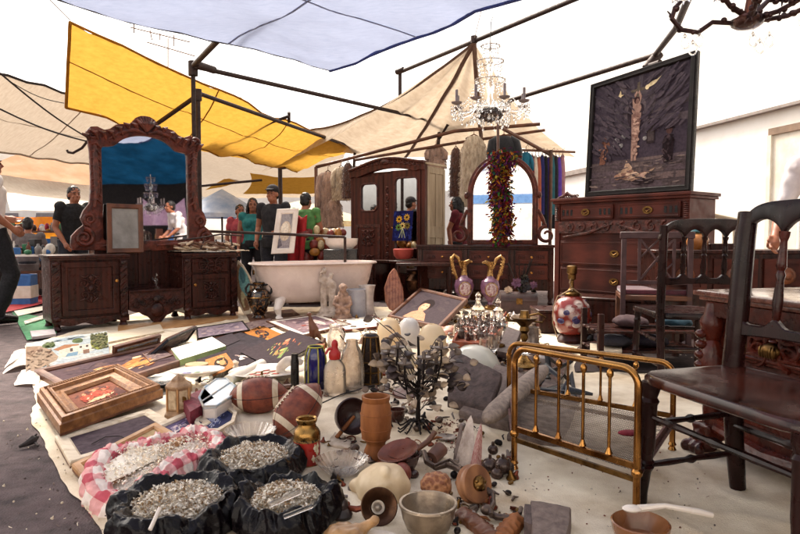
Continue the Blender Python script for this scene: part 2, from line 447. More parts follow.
# ================================================================ tarps
def sheet(name, label, q, m, sag=0, nu=28, nv=22, wr=.02, ws=2.5, cat='tarp', hem=None, seams=None, edge_pull=.0, seamm=None):
    e = thing(name, label, cat, q[0])
    def f(u,v):
        p = bil(q, u, v)
        p.z -= sag*4*u*(1-u)*(.35+.65*4*v*(1-v))
        if edge_pull:
            c = (q[0]+q[1]+q[2]+q[3])/4; k = 4*u*(1-u)*4*v*(1-v)
            b = (4*u*(1-u))*(1-4*v*(1-v))+(4*v*(1-v))*(1-4*u*(1-u))
            p += (c-p)*edge_pull*b
        p.z += wr*noise.noise(p*ws)+wr*.35*noise.noise(p*ws*4)
        return p
    mb = MB(); mb.grid(f, nu, nv); obj('canvas', mb, m, e, smooth=180, world=True)
    for (a,b) in (seams or []):
        mb = MB(); pts = [f(a[0]+(b[0]-a[0])*t/20, a[1]+(b[1]-a[1])*t/20)-V(0,0,.004) for t in range(21)]
        mb.tube(pts, .012, seg=6, flat=.3); obj('seam', mb, seamm or m, e, world=True)
    if hem:
        for (a,b,mm,r) in hem:
            mb = MB(); pts = [f(a[0]+(b[0]-a[0])*t/20, a[1]+(b[1]-a[1])*t/20) for t in range(21)]
            mb.tube(pts, r, seg=6); obj('hem', mb, mm, e, world=True)
    return e
M_TARPW = mat('blue_white_tarp','#a9b2cb','#959fbb',rough=.7,scale=10,stretch=(1,3,1),lo=.2,hi=.8,transl=.42,bump=.4,bscale=160,spec=.2,detail=12)
M_YEL = mat('yellow_canvas','#bf9240','#a27a2e',rough=.8,scale=9,stretch=(1,1,4),lo=.2,hi=.8,transl=.55,bump=.5,bscale=160,spec=.2,detail=12)
M_BEIGE = mat('beige_canvas','#b9ab9b','#a09180',rough=.85,scale=10,stretch=(1,3,1),lo=.2,hi=.8,transl=.38,bump=.5,bscale=160,spec=.2,detail=12)
M_TENT = mat('tent_canvas','#c4b39f','#a3907a',rough=.85,scale=8,stretch=(1,1,.3),lo=.2,hi=.8,transl=.48,bump=.5,bscale=140,spec=.2,detail=12)
M_PEACH = mat('peach_canvas','#e3b48c','#d39d74',rough=.8,scale=2,transl=.5)
M_WCAN = mat('white_canvas','#e9e2d8','#d8cfc3',rough=.8,scale=2,transl=.5)
M_ROPE = mat('dark_rope','#2d2220','#1b1413',rough=.8,scale=60,bump=.4)
M_YSEAM = mat('yellow_canvas_seam','#b57d1a','#95640f',rough=.8,scale=9,transl=.4)
M_BLUEHEM = mat('blue_hem','#2c3f86','#1f2f6b',rough=.6,scale=9)
# overhead tarp with its corner pointing away from the camera
C = D(330,70,7.3); a = V(-.667,-.745,0); b = V(.625,-.78,0)
sheet('overhead_tarp','big pale blue tarp stretched overhead with a dark blue hem', [C, C+a*5.2, C+a*5.2+b*5.2, C+b*5.2], M_TARPW, sag=.06, nu=70, nv=70, wr=.05, ws=1.6,
      hem=[((0,0),(1,0),M_ROPE,.008),((0,0),(0,1),M_BLUEHEM,.022)], seams=[((0,.3),(1,.3)),((.26,0),(.26,1)),((0,.62),(1,.62))])
sheet('yellow_tarp','big glowing yellow tarp tied above the carved mirror dresser', [D(66,105,7.6),D(297,171,14.5),D(357,149,13.5),D(70,20,6.8)], M_YEL, sag=.16, wr=.09, ws=1.3, nu=60, nv=40,
      seams=[((0,.55),(1,.62)),((.62,0),(.62,1)),((.35,0),(.35,1))], seamm=M_YSEAM, hem=[((0,0),(0,1),M_YSEAM,.02),((0,1),(1,1),M_YSEAM,.016),((0,0),(1,0),M_YSEAM,.016)])
sheet('yellow_tarp','lower yellow flap hanging behind the yellow tarp poles', [D(196,150,10.5),D(302,168,15.5),D(290,140,15),D(205,120,10.6)], M_YEL, sag=.05)
sheet('yellow_tarp','small far yellow tarp above the standing shoppers', [D(243,194,17),D(322,193,17.5),D(322,176,17.5),D(250,173,17)], M_YEL, sag=.15, edge_pull=.12)
sheet('yellow_tarp','short orange-yellow strip of tarp beside the far parasols', [D(205,190,18),D(243,181,18.5),D(243,176,18.5),D(224,179,18)], M_YEL, sag=.05)
sheet('beige_tarp','wide beige tarp sloping down behind the yellow one', [D(-70,141,9),D(112,166,13),D(215,132,13.5),D(-80,50,8)], M_BEIGE, sag=.1, wr=.04,
      seams=[((.0,.5),(1,.5)),((.45,0),(.45,1))], hem=[((0,1),(1,1),M_ROPE,.02),((0,0),(1,0),M_BEIGE,.02)])
sheet('beige_tarp','far beige tarp roof behind the shoppers', [D(196,196,21),D(330,196,20),D(350,140,15.5),D(196,145,15.5)], M_BEIGE, sag=.2, wr=.05)
sheet('peach_canopy','peach coloured canopy over the far left stalls', [D(-40,176,12),D(110,196,14),D(104,160,15.5),D(28,150,14.5)], M_PEACH, sag=.1, cat='canopy')
sheet('white_canopy','white canopy beside the peach one at the far stalls', [D(-60,168,13.2),D(22,176,14.2),D(32,152,14.8),D(-50,138,13.6)], M_WCAN, sag=.08, cat='canopy')
sheet('tan_canopy','low tan canopy hanging over the busy goods stalls', [D(-30,188,11.5),D(108,202,13.5),D(106,186,14),D(-30,170,12)], M_BEIGE, sag=.1, cat='canopy')
sheet('white_canopy','low white awning just above the seated shopper', [D(10,210,14.5),D(120,207,15.5),D(112,192,15.5),D(4,188,14)], M_WCAN, sag=.15, cat='canopy')
for i,(p,q,l) in enumerate([((0,73,7.6),(90,139,9.6),'upper dark rope slanting down across the beige tarp'),((-10,104,7.8),(86,141,9.5),'lower dark rope slanting down across the beige tarp'),((8,80,7.7),(64,103,8.5),'thin short dark rope along the beige tarp')]):
    mb = MB(); A = D(*p); B = D(*q)
    mb.tube([A.lerp(B,t/12)-V(0,0,.05*math.sin(PI*t/12)) for t in range(13)], .012 if i < 2 else .006, seg=6)
    single('rope', mb, M_ROPE, l, 'rope')
mb = MB(); mb.tube([D(90,138,9.5),D(82,148,9.5),D(73,153,9.5),D(68,152,9.5),D(67,150,9.5)],.02)
single('tent_hook', mb, M_POLE, 'curved brown hook where the ropes of the beige tarp meet', 'hook')
mb = MB(); mb.tube([D(70,20,6.8),D(58,8,6.4),D(40,-10,6)],.006); single('rope', mb, mat('pale_rope','#b8a894',rough=.8), 'pale rope pulling up the yellow tarp corner','rope')

# pointed tent with an apex on the pipe
A = D(474,43,9.3); rim = [D(262,172,13.6),D(300,131,13.2),D(330,150,13.6),D(372,158,13.6),D(405,158,13.4),D(440,156,13),D(480,152,12.6),D(520,148,12.2),D(575,157,11.6)]
e = thing('pointed_tent','pale brown pointed canvas tent hung from the upper pipe', 'tent', A)
def tent(u, v):
    k = u*(len(rim)-1); i = min(int(k), len(rim)-2); t = k-i
    r = rim[i].lerp(rim[i+1], t); p = A.lerp(r, v)
    p.z -= .28*math.sin(PI*v)*(.6+.4*math.sin(u*9)); p.z += .05*math.sin(u*44)*v*(1-v)*2+.03*noise.noise(p*2)
    return p
mb = MB(); mb.grid(tent, 70, 20); obj('canvas', mb, M_TENT, e, smooth=180, world=True)
for u in (.5,.125,.76):
    mb = MB(); mb.tube([tent(u,t/16)+V(0,-.01,-.01) for t in range(17)], .035, flat=.3); obj('rib', mb, mat('tent_rib','#7d6253','#6a5144',rough=.8), e, world=True)
mb = MB(); mb.tube([A,D(474,36,9.3)],.05); obj('tip', mb, M_POLE, e, world=True)
mb = MB(); mb.tube([D(474,40,9.3),D(484,0,8.5),D(490,-20,8)],.005); single('rope', mb, MATS['pale_rope'], 'thin cord rising from the tip of the pointed tent', 'rope')

# pipe frames
def pipes(name, label, parts, cat='pole'):
    e = thing(name, label, cat, parts[0][1][0])
    for n, pts, r in parts:
        mb = MB(); mb.tube(pts, r, seg=10); obj(n, mb, M_POLE, e, world=True)
    return e
P1 = D(193,66,8); P2 = D(440,122,12); P3 = D(655,55,7.6)
b1 = V(P1.x,P1.y,gz(P1.y))
pipes('pipe_structure','dark pipe frame with a tall post behind the carved dresser', [
    ('post',[b1,P1],.028),('beam',[P1,P2],.032),('beam',[P2,P3],.034),('beam',[P1,D(262,-6,5.7)],.036),
    ('beam',[P3,D(676,28,6.6),D(700,-30,5.2)],.034),('post',[P2,D(437,160,12),V(D(437,160,12).x,12,gz(12))],.035),
    ('joint',[P1-V(0,0,.12),P1+V(0,0,.06)],.06),('joint',[P2-V(.05,0,.02),P2+V(.3,-.4,0.0)],.055),('joint',[P3-V(.1,.0,.16),P3+V(.05,0,.02)],.06),
    ('brace',[D(440,138,11.95),D(448,124,11.6)],.025),('brace',[D(648,66,7.6),D(660,62,7.3)],.03),
    ('joint',[D(196,64,7.9),D(214,70,8.2)],.05)])
U1 = D(400,72,11.1); U0 = D(400,113,11.1)
pipes('raised_pipe','upper pipe carrying the pointed tent on a short upright', [('upright',[U0,U1],.032),('rail',[U1,D(572,0,7.7),D(640,-28,6.4)],.034),
    ('joint',[U1-V(.06,0,0),U1+V(.06,-.1,.02)],.05)])
Y1 = D(198,93,8.45); Y2 = D(355,148,13.5); Y2b = D(354,166,13.5)
pipes('awning_pipework','thin weathered pipe frame holding up the yellow tarp', [('post',[V(Y1.x,Y1.y,gz(8)),Y1],.03),('beam',[Y1,Y2],.03),('post',[Y2,Y2b,V(Y2b.x,Y2b.y,gz(13))],.03),
    ('brace',[D(195,97,8.4),D(158,123,8.9)],.03),('brace',[D(289,116,10.6),D(222,139,10.8)],.028),('brace',[D(222,139,10.8),D(222,148,10.8)],.025),
    ('brace',[D(289,122,10.7),D(289,112,10.6)],.028),('joint',[Y1-V(0,0,.1),Y1+V(0,0,.05)],.05)])
pipes('far_post','slim far post between the shoppers below the yellow tarps', [('post',[D(280,166,14.6),D(281,235,14.6),V(D(281,235,14.6).x,14.6,gz(14.6))],.05),('arm',[D(280,168,14.6),D(300,165,14.9)],.04)])
pipes('far_post','far post with a bracket left of the shoppers', [('post',[D(200,186,15),D(201,235,15),V(D(201,235,15).x,15,gz(15))],.035),('arm',[D(200,186,15),D(262,180,15.6)],.03)])
# brown rods of the clothes rail
pipes('clothes_rail','long brown wooden rails the fur coats hang from', [('rail',[D(316,167,11.2),D(455,131,10.6),D(540,124,10.4)],.03),('rail',[D(355,160,10.9),D(455,143,10.8),D(545,130,10.6)],.025),
    ('rail',[D(502,128,9.9),D(560,160,10.8)],.03),('post',[D(316,167,11.2),V(D(316,167,11.2).x,11.2,gz(11.2))],.03),('post',[D(551,150,10.5),V(D(551,150,10.5).x,10.5,gz(10.5))],.03),('rail',[D(520,150,10.4),D(575,152,10.6)],.02)])
for n_ in ('clothes_rail',):
    for o in COL.objects:
        if o.parent and o.parent.name == n_: o.data.materials[0] = M_MWOOD

# ================================================================ buildings
M_WALL = mat('white_render','#f6f3ee','#efe9e1',rough=.85,scale=3,bump=.2,bscale=30)
M_WALL2 = mat('cream_trim','#e6dfd2','#d8cdbb',rough=.8,scale=6)
e = thing('white_building','sunlit white building with siding and a doorway along the street edge','building',(4.9,9,0))
def WP(t, z, off=0):   # along the wall from the camera side to far
    y = 4+t; return V(5.1-.21*(y-8)-off, y, z)
mb = MB(); mb.add([WP(0,-.5),WP(16,-.5),WP(16,5.6),WP(0,5.6),WP(0,-.5,-3),WP(16,-.5,-3),WP(16,5.6,-3),WP(0,5.6,-3)],[(0,1,2,3),(7,6,5,4),(3,2,6,7),(0,3,7,4),(1,5,6,2)])
obj('wall', mb, M_WALL, e, world=True)
mb = MB()
for z in (3.0,3.35,3.7,4.05,4.4,4.75): mb.add([WP(0,z,.0),WP(3.9,z,.0),WP(3.9,z,.025),WP(0,z,.025),WP(0,z+.03,.0),WP(3.9,z+.03,0),WP(3.9,z+.03,.012),WP(0,z+.03,.012)],[(0,1,2,3),(7,6,5,4),(3,2,6,7),(0,3,7,4),(1,5,6,2)])
obj('siding', mb, M_WALL, e, world=True)
def wbox(mb, t0,t1,z0,z1,o0,o1):
    mb.add([WP(t0,z0,o0),WP(t1,z0,o0),WP(t1,z1,o0),WP(t0,z1,o0),WP(t0,z0,o1),WP(t1,z0,o1),WP(t1,z1,o1),WP(t0,z1,o1)],[(0,1,2,3),(7,6,5,4),(3,2,6,7),(0,3,7,4),(1,5,6,2),(0,4,5,1)])
mb = MB(); wbox(mb,-.2,6.4,2.62,2.66,.0,.10); wbox(mb,6.9,12,2.3,2.4,0,.08); obj('ledge', mb, mat('grey_ledge','#9b8f88',rough=.8), e, world=True)
for t0,t1,h in ((3.4,4.4,2.3),(6.6,7.6,2.2)):
    mb = MB(); wbox(mb,t0,t1,.0,h,0,.02); d = obj('door', mb, M_WALL2, e, world=True)
    mb = MB(); wbox(mb,t0-.05,t1+.05,h,h+.09,0,.05); obj('lintel', mb, mat('brown_lintel','#8b7360',rough=.8), d, world=True)
    mb = MB(); wbox(mb,t0-.07,t0,0,h,0,.05); wbox(mb,t1,t1+.07,0,h,0,.05); obj('jamb', mb, M_WALL2, d, world=True)
mb = MB(); mb.tube([WP(3.9,.3,.05),WP(3.9,5,.05)],.03); obj('drainpipe', mb, M_WALL, e, world=True)
# low far building and its shutters behind the shoppers
e = thing('far_building','pale far building with grey shutters closing the market lane','building',(-6,34,0))
mb = MB(); mb.bx(-26,20,0,3,-.5,3.4); obj('wall', mb, M_WALL, e, loc=(0,0,0))
for i in range(7):
    mb = MB(); mb.bx(-24+i*3.4,-21.6+i*3.4,-.06,0,-.3,2.2)
    for k in range(9): mb.bx(-24+i*3.4,-21.6+i*3.4,-.1,-.06,-.2+k*.27,-.1+k*.27)
    obj('shutter', mb, mat('grey_shutter','#8f8a8c','#7d777a',rough=.6), e)
# building across the street behind the camera (seen only in the mirrors)
e = thing('street_building','white building across the street with a blue painted band','building',(-2,-9,0))
mb = MB(); mb.bx(-14,12,-2,0,-.2,6.5); obj('wall', mb, M_WALL, e)
mb = MB(); mb.bx(-14,12,0,.03,2.35,2.75); obj('painted_band', mb, mat('blue_band','#5d86b8','#4d74a5',rough=.7), e)
for x in (-9,-4,1,6):
    mb = MB(); mb.bx(x,x+1.4,0,.05,0,2.15); obj('door', mb, M_WALL2, e)
# tent-lined side stall that the dresser mirror looks at
e = thing('side_stall','dark side stall with a deep blue tarp roof seen in the dresser mirror','stall',(6.5,1.5,0))
mb = MB()
def f(u,v): 
    p = V(4.3+u*2.9, -3+v*6.6, 2.55+.9*(1-u)-.12*math.sin(PI*v)+.05*noise.noise(V(u*5,v*7,0))); return p
mb.grid(f,16,20); obj('canvas', mb, mat('deep_blue_tarp','#164a70','#0c3350',rough=.6,scale=2,transl=.3,spec=.1), e, world=True, smooth=180)
mb = MB(); mb.bx(7.1,7.16,-3.2,3.6,0,2.7); obj('back_curtain', mb, mat('dark_curtain','#1b1618','#0f0c0e',rough=.9), e, world=True)
for x,y in ((4.35,-3),(4.35,3.6),(7.1,3.6)):
    mb = MB(); mb.tube([V(x,y,0),V(x,y,3.4 if x<5 else 2.6)],.03); obj('post', mb, M_POLE, e, world=True)
e = thing('display_table','table under a lilac cloth in the side stall','table',(6.3,1.2,0))
mb = MB(); mb.bx(-.5,.5,-1.2,1.2,.72,.76); obj('tabletop', mb, M_MWOOD, e)
for x in (-.4,.4):
    for y in (-1.1,1.1): mb = MB(); mb.bx(x-.03,x+.03,y-.03,y+.03,0,.72); obj('leg', mb, M_MWOOD, e)
mb = MB(); 
def f(u,v):
    a = u*2*PI; r = .55+.08*math.sin(9*a); k = .5+.5*v
    return V(r*k*math.cos(a)*.8, r*k*math.sin(a)*1.6, .775-(v*v)*.35+.01*math.sin(9*a)*v)
mb.grid(f,60,8,wu=True); single('lace_cloth', mb, mat('lilac_lace','#c9a9c4','#b08fb0',rough=.9), 'lilac lace cloth draped over the side stall table','cloth',loc=(6.3,1.2,0))

mb = MB()
def f(u,v): return V(6.35+.12*math.sin(u*14)*v, .55+1.3*u, 2.0-.75*v-.3*math.sin(PI*u)*(1-v))
mb.grid(f,40,14); single('lilac_drape', mb, MATS['lilac_lace'], 'lilac drape hung in swags at the back of the side stall','drape', smooth=180)
# far parasols, aerial, stalls on the left
def parasol(label, px, py, Y, r, h, m):
    p = D(px,py,Y); e = thing('market_parasol', label, 'parasol', (p.x,Y,gz(Y)))
    z = p.z-gz(Y)
    mb = MB(); mb.lathe([(.02,h),(r*.35,h*.72),(r*.7,h*.38),(r,0),(r,-.12),(r*.98,-.12),(r*.66,h*.36)],16,c=(0,0,z),mod=lambda a,t: 1-.04*abs(math.sin(4*a)),cap=False); obj('canopy', mb, m, e, smooth=25)
    mb = MB(); mb.tube([(0,0,0),(0,0,z+h)],.03); obj('pole', mb, M_POLE, e)
parasol('white and blue far parasol beyond the shoppers', 222,214,19,1.15,.75, mat('blue_white_parasol','#dfe3ea','#9db2cf',rough=.8,scale=1.6,transl=.4))
parasol('wide cream parasol over the heads of the shoppers', 300,222,22,2.5,.75, mat('cream_parasol','#efe2c4','#e2d2ae',rough=.8,transl=.45))
parasol('white parasol low beyond the teal shirt shopper', 216,236,24,2.2,.8, M_WCAN)
e = thing('roof_aerial','thin rusty television aerial above the yellow tarp','aerial',D(168,40,20))
m_ = mat('rusty_thin_metal','#a58b78','#8d735f',rough=.7)
for pts in ([(130,27,20),(190,42,20)],[(147,42,20),(195,56,20)],[(134,23,20),(134,33,20)],[(150,30,20),(152,40,20)],[(160,33,20),(160,40,20)],[(174,35,20),(174,46,20)],[(168,38,20),(168,150,20)]):
    mb = MB(); mb.tube([D(*p) for p in pts],.02); obj('rod', mb, m_, e, world=True)
# ================================================================ carved dresser with mirror
def on_line(px, A, B):
    """fraction along the ground line A-B that shows at picture column px"""
    r = (px-400)/F*CP
    return (r*A.y-A.x)/((B.x-A.x)-r*(B.y-A.y))
A = G(52,333,0); B = G(238,317,0); a_ = math.atan2(B.y-A.y,B.x-A.x); LD = (B-A).to_2d().length
dresser = thing('dresser','dark carved dresser with a tall carved mirror and open middle shelf','dresser',(A.x,A.y,0),a_)
def knob(p, x,y,z,r=.014):
    mb = MB(); mb.lathe([(.004,0),(.005,.012),(r,.018),(r*.9,.026),(.002,.03)],12,c=(x,y,z),R=Matrix.Rotation(PI/2,3,'X')); return obj('knob', mb, M_BRASS, p)
def carving(mb, cx, y, cz, w, h, seed=0, n=16):
    """relief of leaves, scrolls and a boss standing a little off the panel"""
    rd = random.Random(seed)
    for s in (-1,1):
        mb.tube(spiral((cx+s*w*.22,cz+h*.16),w*.15,w*.03,1.4*s,26,PI/2,y=y-.006),[.011-.006*i/25 for i in range(26)],seg=6)
        mb.tube(spiral((cx+s*w*.2,cz-h*.2),w*.14,w*.03,-1.3*s,26,-PI/2,y=y-.006),[.010-.006*i/25 for i in range(26)],seg=6)
        mb.tube([V(cx+s*w*.05,y-.004,cz-h*.42),V(cx+s*w*.2,y-.012,cz-h*.3),V(cx+s*w*.36,y-.004,cz-h*.36)],[.006,.012,.003],seg=6)
        mb.tube([V(cx+s*w*.04,y-.004,cz+h*.42),V(cx+s*w*.18,y-.012,cz+h*.34),V(cx+s*w*.34,y-.004,cz+h*.4)],[.006,.012,.003],seg=6)
    mb.ball((cx,y-.004,cz),(w*.09,.022,h*.1)); mb.ball((cx,y-.004,cz+h*.32),(w*.06,.016,h*.09)); mb.ball((cx,y-.004,cz-h*.34),(w*.05,.015,h*.1))
    for k in range(n):
        a = 2*PI*k/n; mb.ball((cx+w*.16*math.cos(a),y,cz+h*.17*math.sin(a)),(w*.035,.012,h*.03),6,5)
def cabinet(x0, x1, nm, drawer=False):
    D_ = .5; Ht = .76
    mb = MB(); mb.bx(x0,x1,.02,D_,.09,Ht-.03); c = obj(nm, mb, M_MAHOG, dresser, bevel=.004)
    mb = MB(); mb.bx(x0-.025,x1+.025,-.03,D_+.01,Ht-.03,Ht); mb.bx(x0-.012,x1+.012,-.015,D_,Ht-.05,Ht-.031); obj('top', mb, M_MAHOG, c, bevel=.007, bseg=2)
    for x in (x0+.045,x1-.045):
        mb = MB(); mb.bx(x-.035,x+.035,-.012,.02,.1,Ht-.055)
        for k in range(8): mb.tube([V(x-.03,-.012,.16+k*.066),V(x,-.024,.185+k*.066),V(x+.03,-.012,.215+k*.066)],.009,seg=5)
        mb.ball((x,-.012,.13),(.034,.02,.03)); mb.ball((x,-.012,Ht-.085),(.034,.02,.026)); obj('pilaster', mb, M_MAHOGC, c)
    zt = Ht-.07
    if drawer:
        mb = MB(); mb.bx(x0+.1,x1-.1,-.005,.03,zt-.15,zt); dr = obj('drawer', mb, M_MAHOG, c, bevel=.005)
        mb = MB(); carving(mb,(x0+x1)/2,-.007,zt-.075,(x1-x0)*.75,.13,3,10); obj('carving', mb, M_MAHOGC, c)
        zt -= .17
    z0 = .15
    mb = MB(); mb.ringprism(rect(x0+.095,z0,x1-.095,zt),rect(x0+.15,z0+.055,x1-.15,zt-.055),FLAT,-.008,.03); mb.bx(x0+.15,x1-.15,.008,.03,z0+.055,zt-.055)
    d = obj('door', mb, M_MAHOG, c, bevel=.004)
    mb = MB(); carving(mb,(x0+x1)/2,.006,(z0+zt)/2,(x1-x0)*.42,(zt-z0)*.62,5); obj('relief', mb, M_MAHOGC, d)
    knob(d, x1-.12 if x0 < .3 else x0+.12, -.01, (z0+zt)/2+.07,.017)
    pts = []; n = 24
    for k in range(n+1):
        t = k/n; pts.append((x0+(x1-x0)*t, .1-.035*abs(math.sin(2.5*PI*t))-.02*math.sin(PI*t)))
    mb = MB(); mb.prism(pts+[(x1,.13),(x0,.13)],FLAT,-.012,.03); obj('apron', mb, M_MAHOGC, c)
    for x in (x0+.05,x1-.05):
        for y in (.03,D_-.05):
            mb = MB(); mb.lathe([(.03,0),(.045,.02),(.03,.05),(.042,.1)],12,c=(x,y,0)); obj('foot', mb, M_MAHOG, c)
    return c
XL, XR = .72, 1.3
cabinet(0,XL,'side_cabinet'); cabinet(XR,LD,'side_cabinet',True)
mb = MB(); mb.bx(XL,XR,.46,.49,.15,.85); mb.bx(XL+.03,XL+.2,.45,.46,.4,.8); mb.bx(XL+.23,XR-.23,.45,.46,.4,.8); mb.bx(XR-.2,XR-.03,.45,.46,.4,.8); obj('backboard', mb, M_MAHOG, dresser, bevel=.004)
mb = MB(); mb.bx(XL,XR,.0,.48,.335,.365); mb.bx(XL,XR,-.015,.02,.36,.375); obj('shelf', mb, M_MAHOG, dresser, bevel=.004)
pts = []
for k in range(41):
    t = k/40; d_ = abs(t-.5)*2
    pts.append((XL+(XR-XL)*t, .17-.15*max(0,1-d_*1.6)**.8-.03*(abs(math.sin(PI*3*t)))))
mb = MB(); mb.prism(pts+[(XR,.34),(XL,.34)],FLAT,-.01,.03)
for s in (-1,1):
    for k in range(3): mb.tube(spiral(((XL+XR)/2+s*(.07+.075*k),.25-.012*k),.045,.01,1.3*s,22,PI/2,y=-.014),[.012-.007*i/21 for i in range(22)],seg=6)
mb.ball(((XL+XR)/2,-.012,.15),(.07,.03,.08)); mb.ball(((XL+XR)/2,-.012,.27),(.045,.025,.04))
obj('apron', mb, M_MAHOGC, dresser)
# mirror
XC = LD/2+.09; YM = .43
half_out = [(.0,2.30),(.05,2.295),(.10,2.27),(.15,2.21),(.19,2.18),(.25,2.185),(.31,2.17),(.37,2.12),(.43,2.10),(.50,2.13),(.57,2.12),(.615,2.06),(.60,1.98),(.585,1.86),(.58,1.6),(.585,1.42),(.60,1.30),(.66,1.22),(.69,1.14),(.66,1.07),(.72,1.02),(.78,.95),(.79,.86),(.77,.80),(0,.78)]
half_in = [(.0,2.075),(.05,2.073),(.10,2.066),(.15,2.054),(.19,2.04),(.24,2.015),(.28,1.985),(.31,1.955),(.34,1.935),(.38,1.925),(.42,1.92),(.455,1.915),(.465,1.88),(.465,1.8),(.465,1.6),(.465,1.42),(.465,1.3),(.465,1.2),(.465,1.14),(.465,1.07),(.465,1.02),(.465,.97),(.465,.93),(.455,.905),(0,.90)]
mk = lambda h: [(XC+x,z) for x,z in h]+[(XC-x,z) for x,z in reversed(h[1:-1])]
mirror = obj('mirror_frame', MB().ringprism(mk(half_out),mk(half_in),FLAT,YM,YM+.06), M_MIRC, dresser, bevel=.012, bseg=2)
mb = MB(); cx = lambda i: XC
for s in (-1,1):
    mb.tube(spiral((XC+s*.66,.93),.1,.02,1.6*s,34,PI/2,y=YM-.005),[.03-.016*i/33 for i in range(34)],seg=8)
    mb.tube(spiral((XC+s*.6,1.13),.065,.015,1.5*s,30,-PI/2,y=YM-.005),[.024-.013*i/29 for i in range(30)],seg=8)
    mb.tube([V(XC+s*.55,YM-.008,1.26),V(XC+s*.525,YM-.02,1.45),V(XC+s*.53,YM-.02,1.7),V(XC+s*.535,YM-.01,1.95)],[.02,.03,.03,.02],seg=8)
    for k in range(9):
        z = 1.3+k*.075; mb.tube([V(XC+s*.475,YM-.01,z),V(XC+s*.525,YM-.03,z+.045),V(XC+s*.575,YM-.01,z+.03)],[.006,.016,.006],seg=6)
    for k in range(7):
        t = k/6; x = .08+.5*t; z = 2.2-.17*t+.02*math.sin(9*t)
        mb.tube([V(XC+s*x,YM-.008,z-.09),V(XC+s*(x+.03),YM-.035,z-.02),V(XC+s*(x+.075),YM-.012,z+.0)],[.012,.026,.008],seg=7)
    mb.tube(spiral((XC+s*.555,2.05),.055,.012,1.4*s,26,0,y=YM-.005),[.02-.01*i/25 for i in range(26)],seg=7)
    mb.tube([V(XC+s*.02,YM-.01,2.1),V(XC+s*.12,YM-.03,2.13),V(XC+s*.27,YM-.02,2.09),V(XC+s*.4,YM-.01,2.0)],[.014,.022,.02,.008],seg=7)
    mb.tube([V(XC+s*.1,YM-.006,.845),V(XC+s*.3,YM-.02,.86),V(XC+s*.5,YM-.006,.84)],[.01,.022,.008],seg=7)
for k in range(-3,4): mb.tube([V(XC,YM-.02,2.12),V(XC+.022*k,YM-.04,2.2),V(XC+.033*k,YM-.01,2.285-.004*k*k)],[.012,.024,.01],seg=7)
obj('carving', mb, M_MIRC, mirror)
mb = MB(); mb.add([V(x,YM+.035,z) for x,z in mk(half_in)],[tuple(range(len(mk(half_in))))]); obj('mirror_glass', mb, M_MIRROR, mirror, smooth=0)
mb = MB(); mb.bx(XC-.55,XC+.55,YM+.062,YM+.075,.75,2.05); obj('backing', mb, M_MAHOG, mirror)
MD = PM[dresser.name]
def dl(x,y,z): return MD @ V(x,y,z)
# picture added to stand in for a frame reflected in the mirror
p0 = dl(.66,.30,.765); q = planar([dl(.60,.33,.765),dl(.98,.35,.765),dl(1.0,.42,1.3),dl(.62,.42,1.3)])
e = thing('reflected_frame','small wood framed grey picture added as the reflected frame in the carved mirror','picture',q[0])
obj('panel', slab(q,.01), mat('grey_wash','#8d8a84','#6d6863',rough=.5,scale=6), e, world=True)
frame_on_quad(q,.05,.022,e,M_MWOOD)
# figurine on middle shelf
c = dl(1.04,.12,.377); mb = MB()
mb.lathe([(.03,0),(.03,.012),(.01,.02),(.007,.05),(.012,.06)],12); mb.tube([V(0,0,.055),V(.012,0,.085),V(-.006,0,.12),V(.012,0,.15),V(.03,0,.155)],[.016,.014,.007,.008,.002])
mb.ball((.008,0,.15),.011); mb.tube([V(0,0,.07),V(-.03,0,.1),V(-.045,0,.14)],[.01,.012,.002])
single('glass_bird', mb, M_GLASS, 'small clear glass bird figurine on the dresser middle shelf','figurine',loc=c)
# lace cloth and corn husks lying on the right cabinet
mb = MB()
def f(u,v):
    p = dl(1.27+.8*u,-.05+.48*v,.775+.02*abs(noise.noise(V(u*6,v*6,2)))+.01*abs(noise.noise(V(u*20,v*20,2)))); return p
mb.grid(f,26,18)
M_LACE = mat('ecru_lace','#cbb79c','#8f7a63',rough=.9,scale=60,bump=.8,bscale=120)
single('lace_doily', mb, M_LACE, 'crumpled ecru lace cloth lying on the dresser end','cloth', smooth=180)
e = thing('shell_garland','bundle of dried brown and cream seed pods heaped on the lace cloth','garland',dl(1.6,.1,.78))
rd = random.Random(3)
for k,m_ in enumerate((mat('brown_pod','#7b5844','#54392b',rough=.7,scale=30),mat('cream_pod','#d0bda2','#a98f77',rough=.7,scale=30))):
    mb = MB()
    for i in range(34):
        p = dl(rd.uniform(1.3,1.95),rd.uniform(0,.2),.8+rd.uniform(0,.075)); an = rd.uniform(-.5,.5)
        R = Euler((0,rd.uniform(-.5,.5),a_+an)).to_matrix(); mb.ball(p,(rd.uniform(.04,.08),.016,.014),8,6,R)
    obj('pods', mb, m_, e, world=True)
mb = MB(); mb.tube([dl(1.25,.02,.9),dl(1.5,.0,.93),dl(1.75,.05,.97),dl(2.02,.06,.955)],.01); mb.tube([dl(1.5,0,.8),dl(1.55,0,.94)],.008); mb.tube([dl(1.9,.05,.8),dl(1.88,.05,.96)],.008)
single('curtain_rod', mb, M_POLE, 'slim brown rod resting above the heaped seed pods','rod')

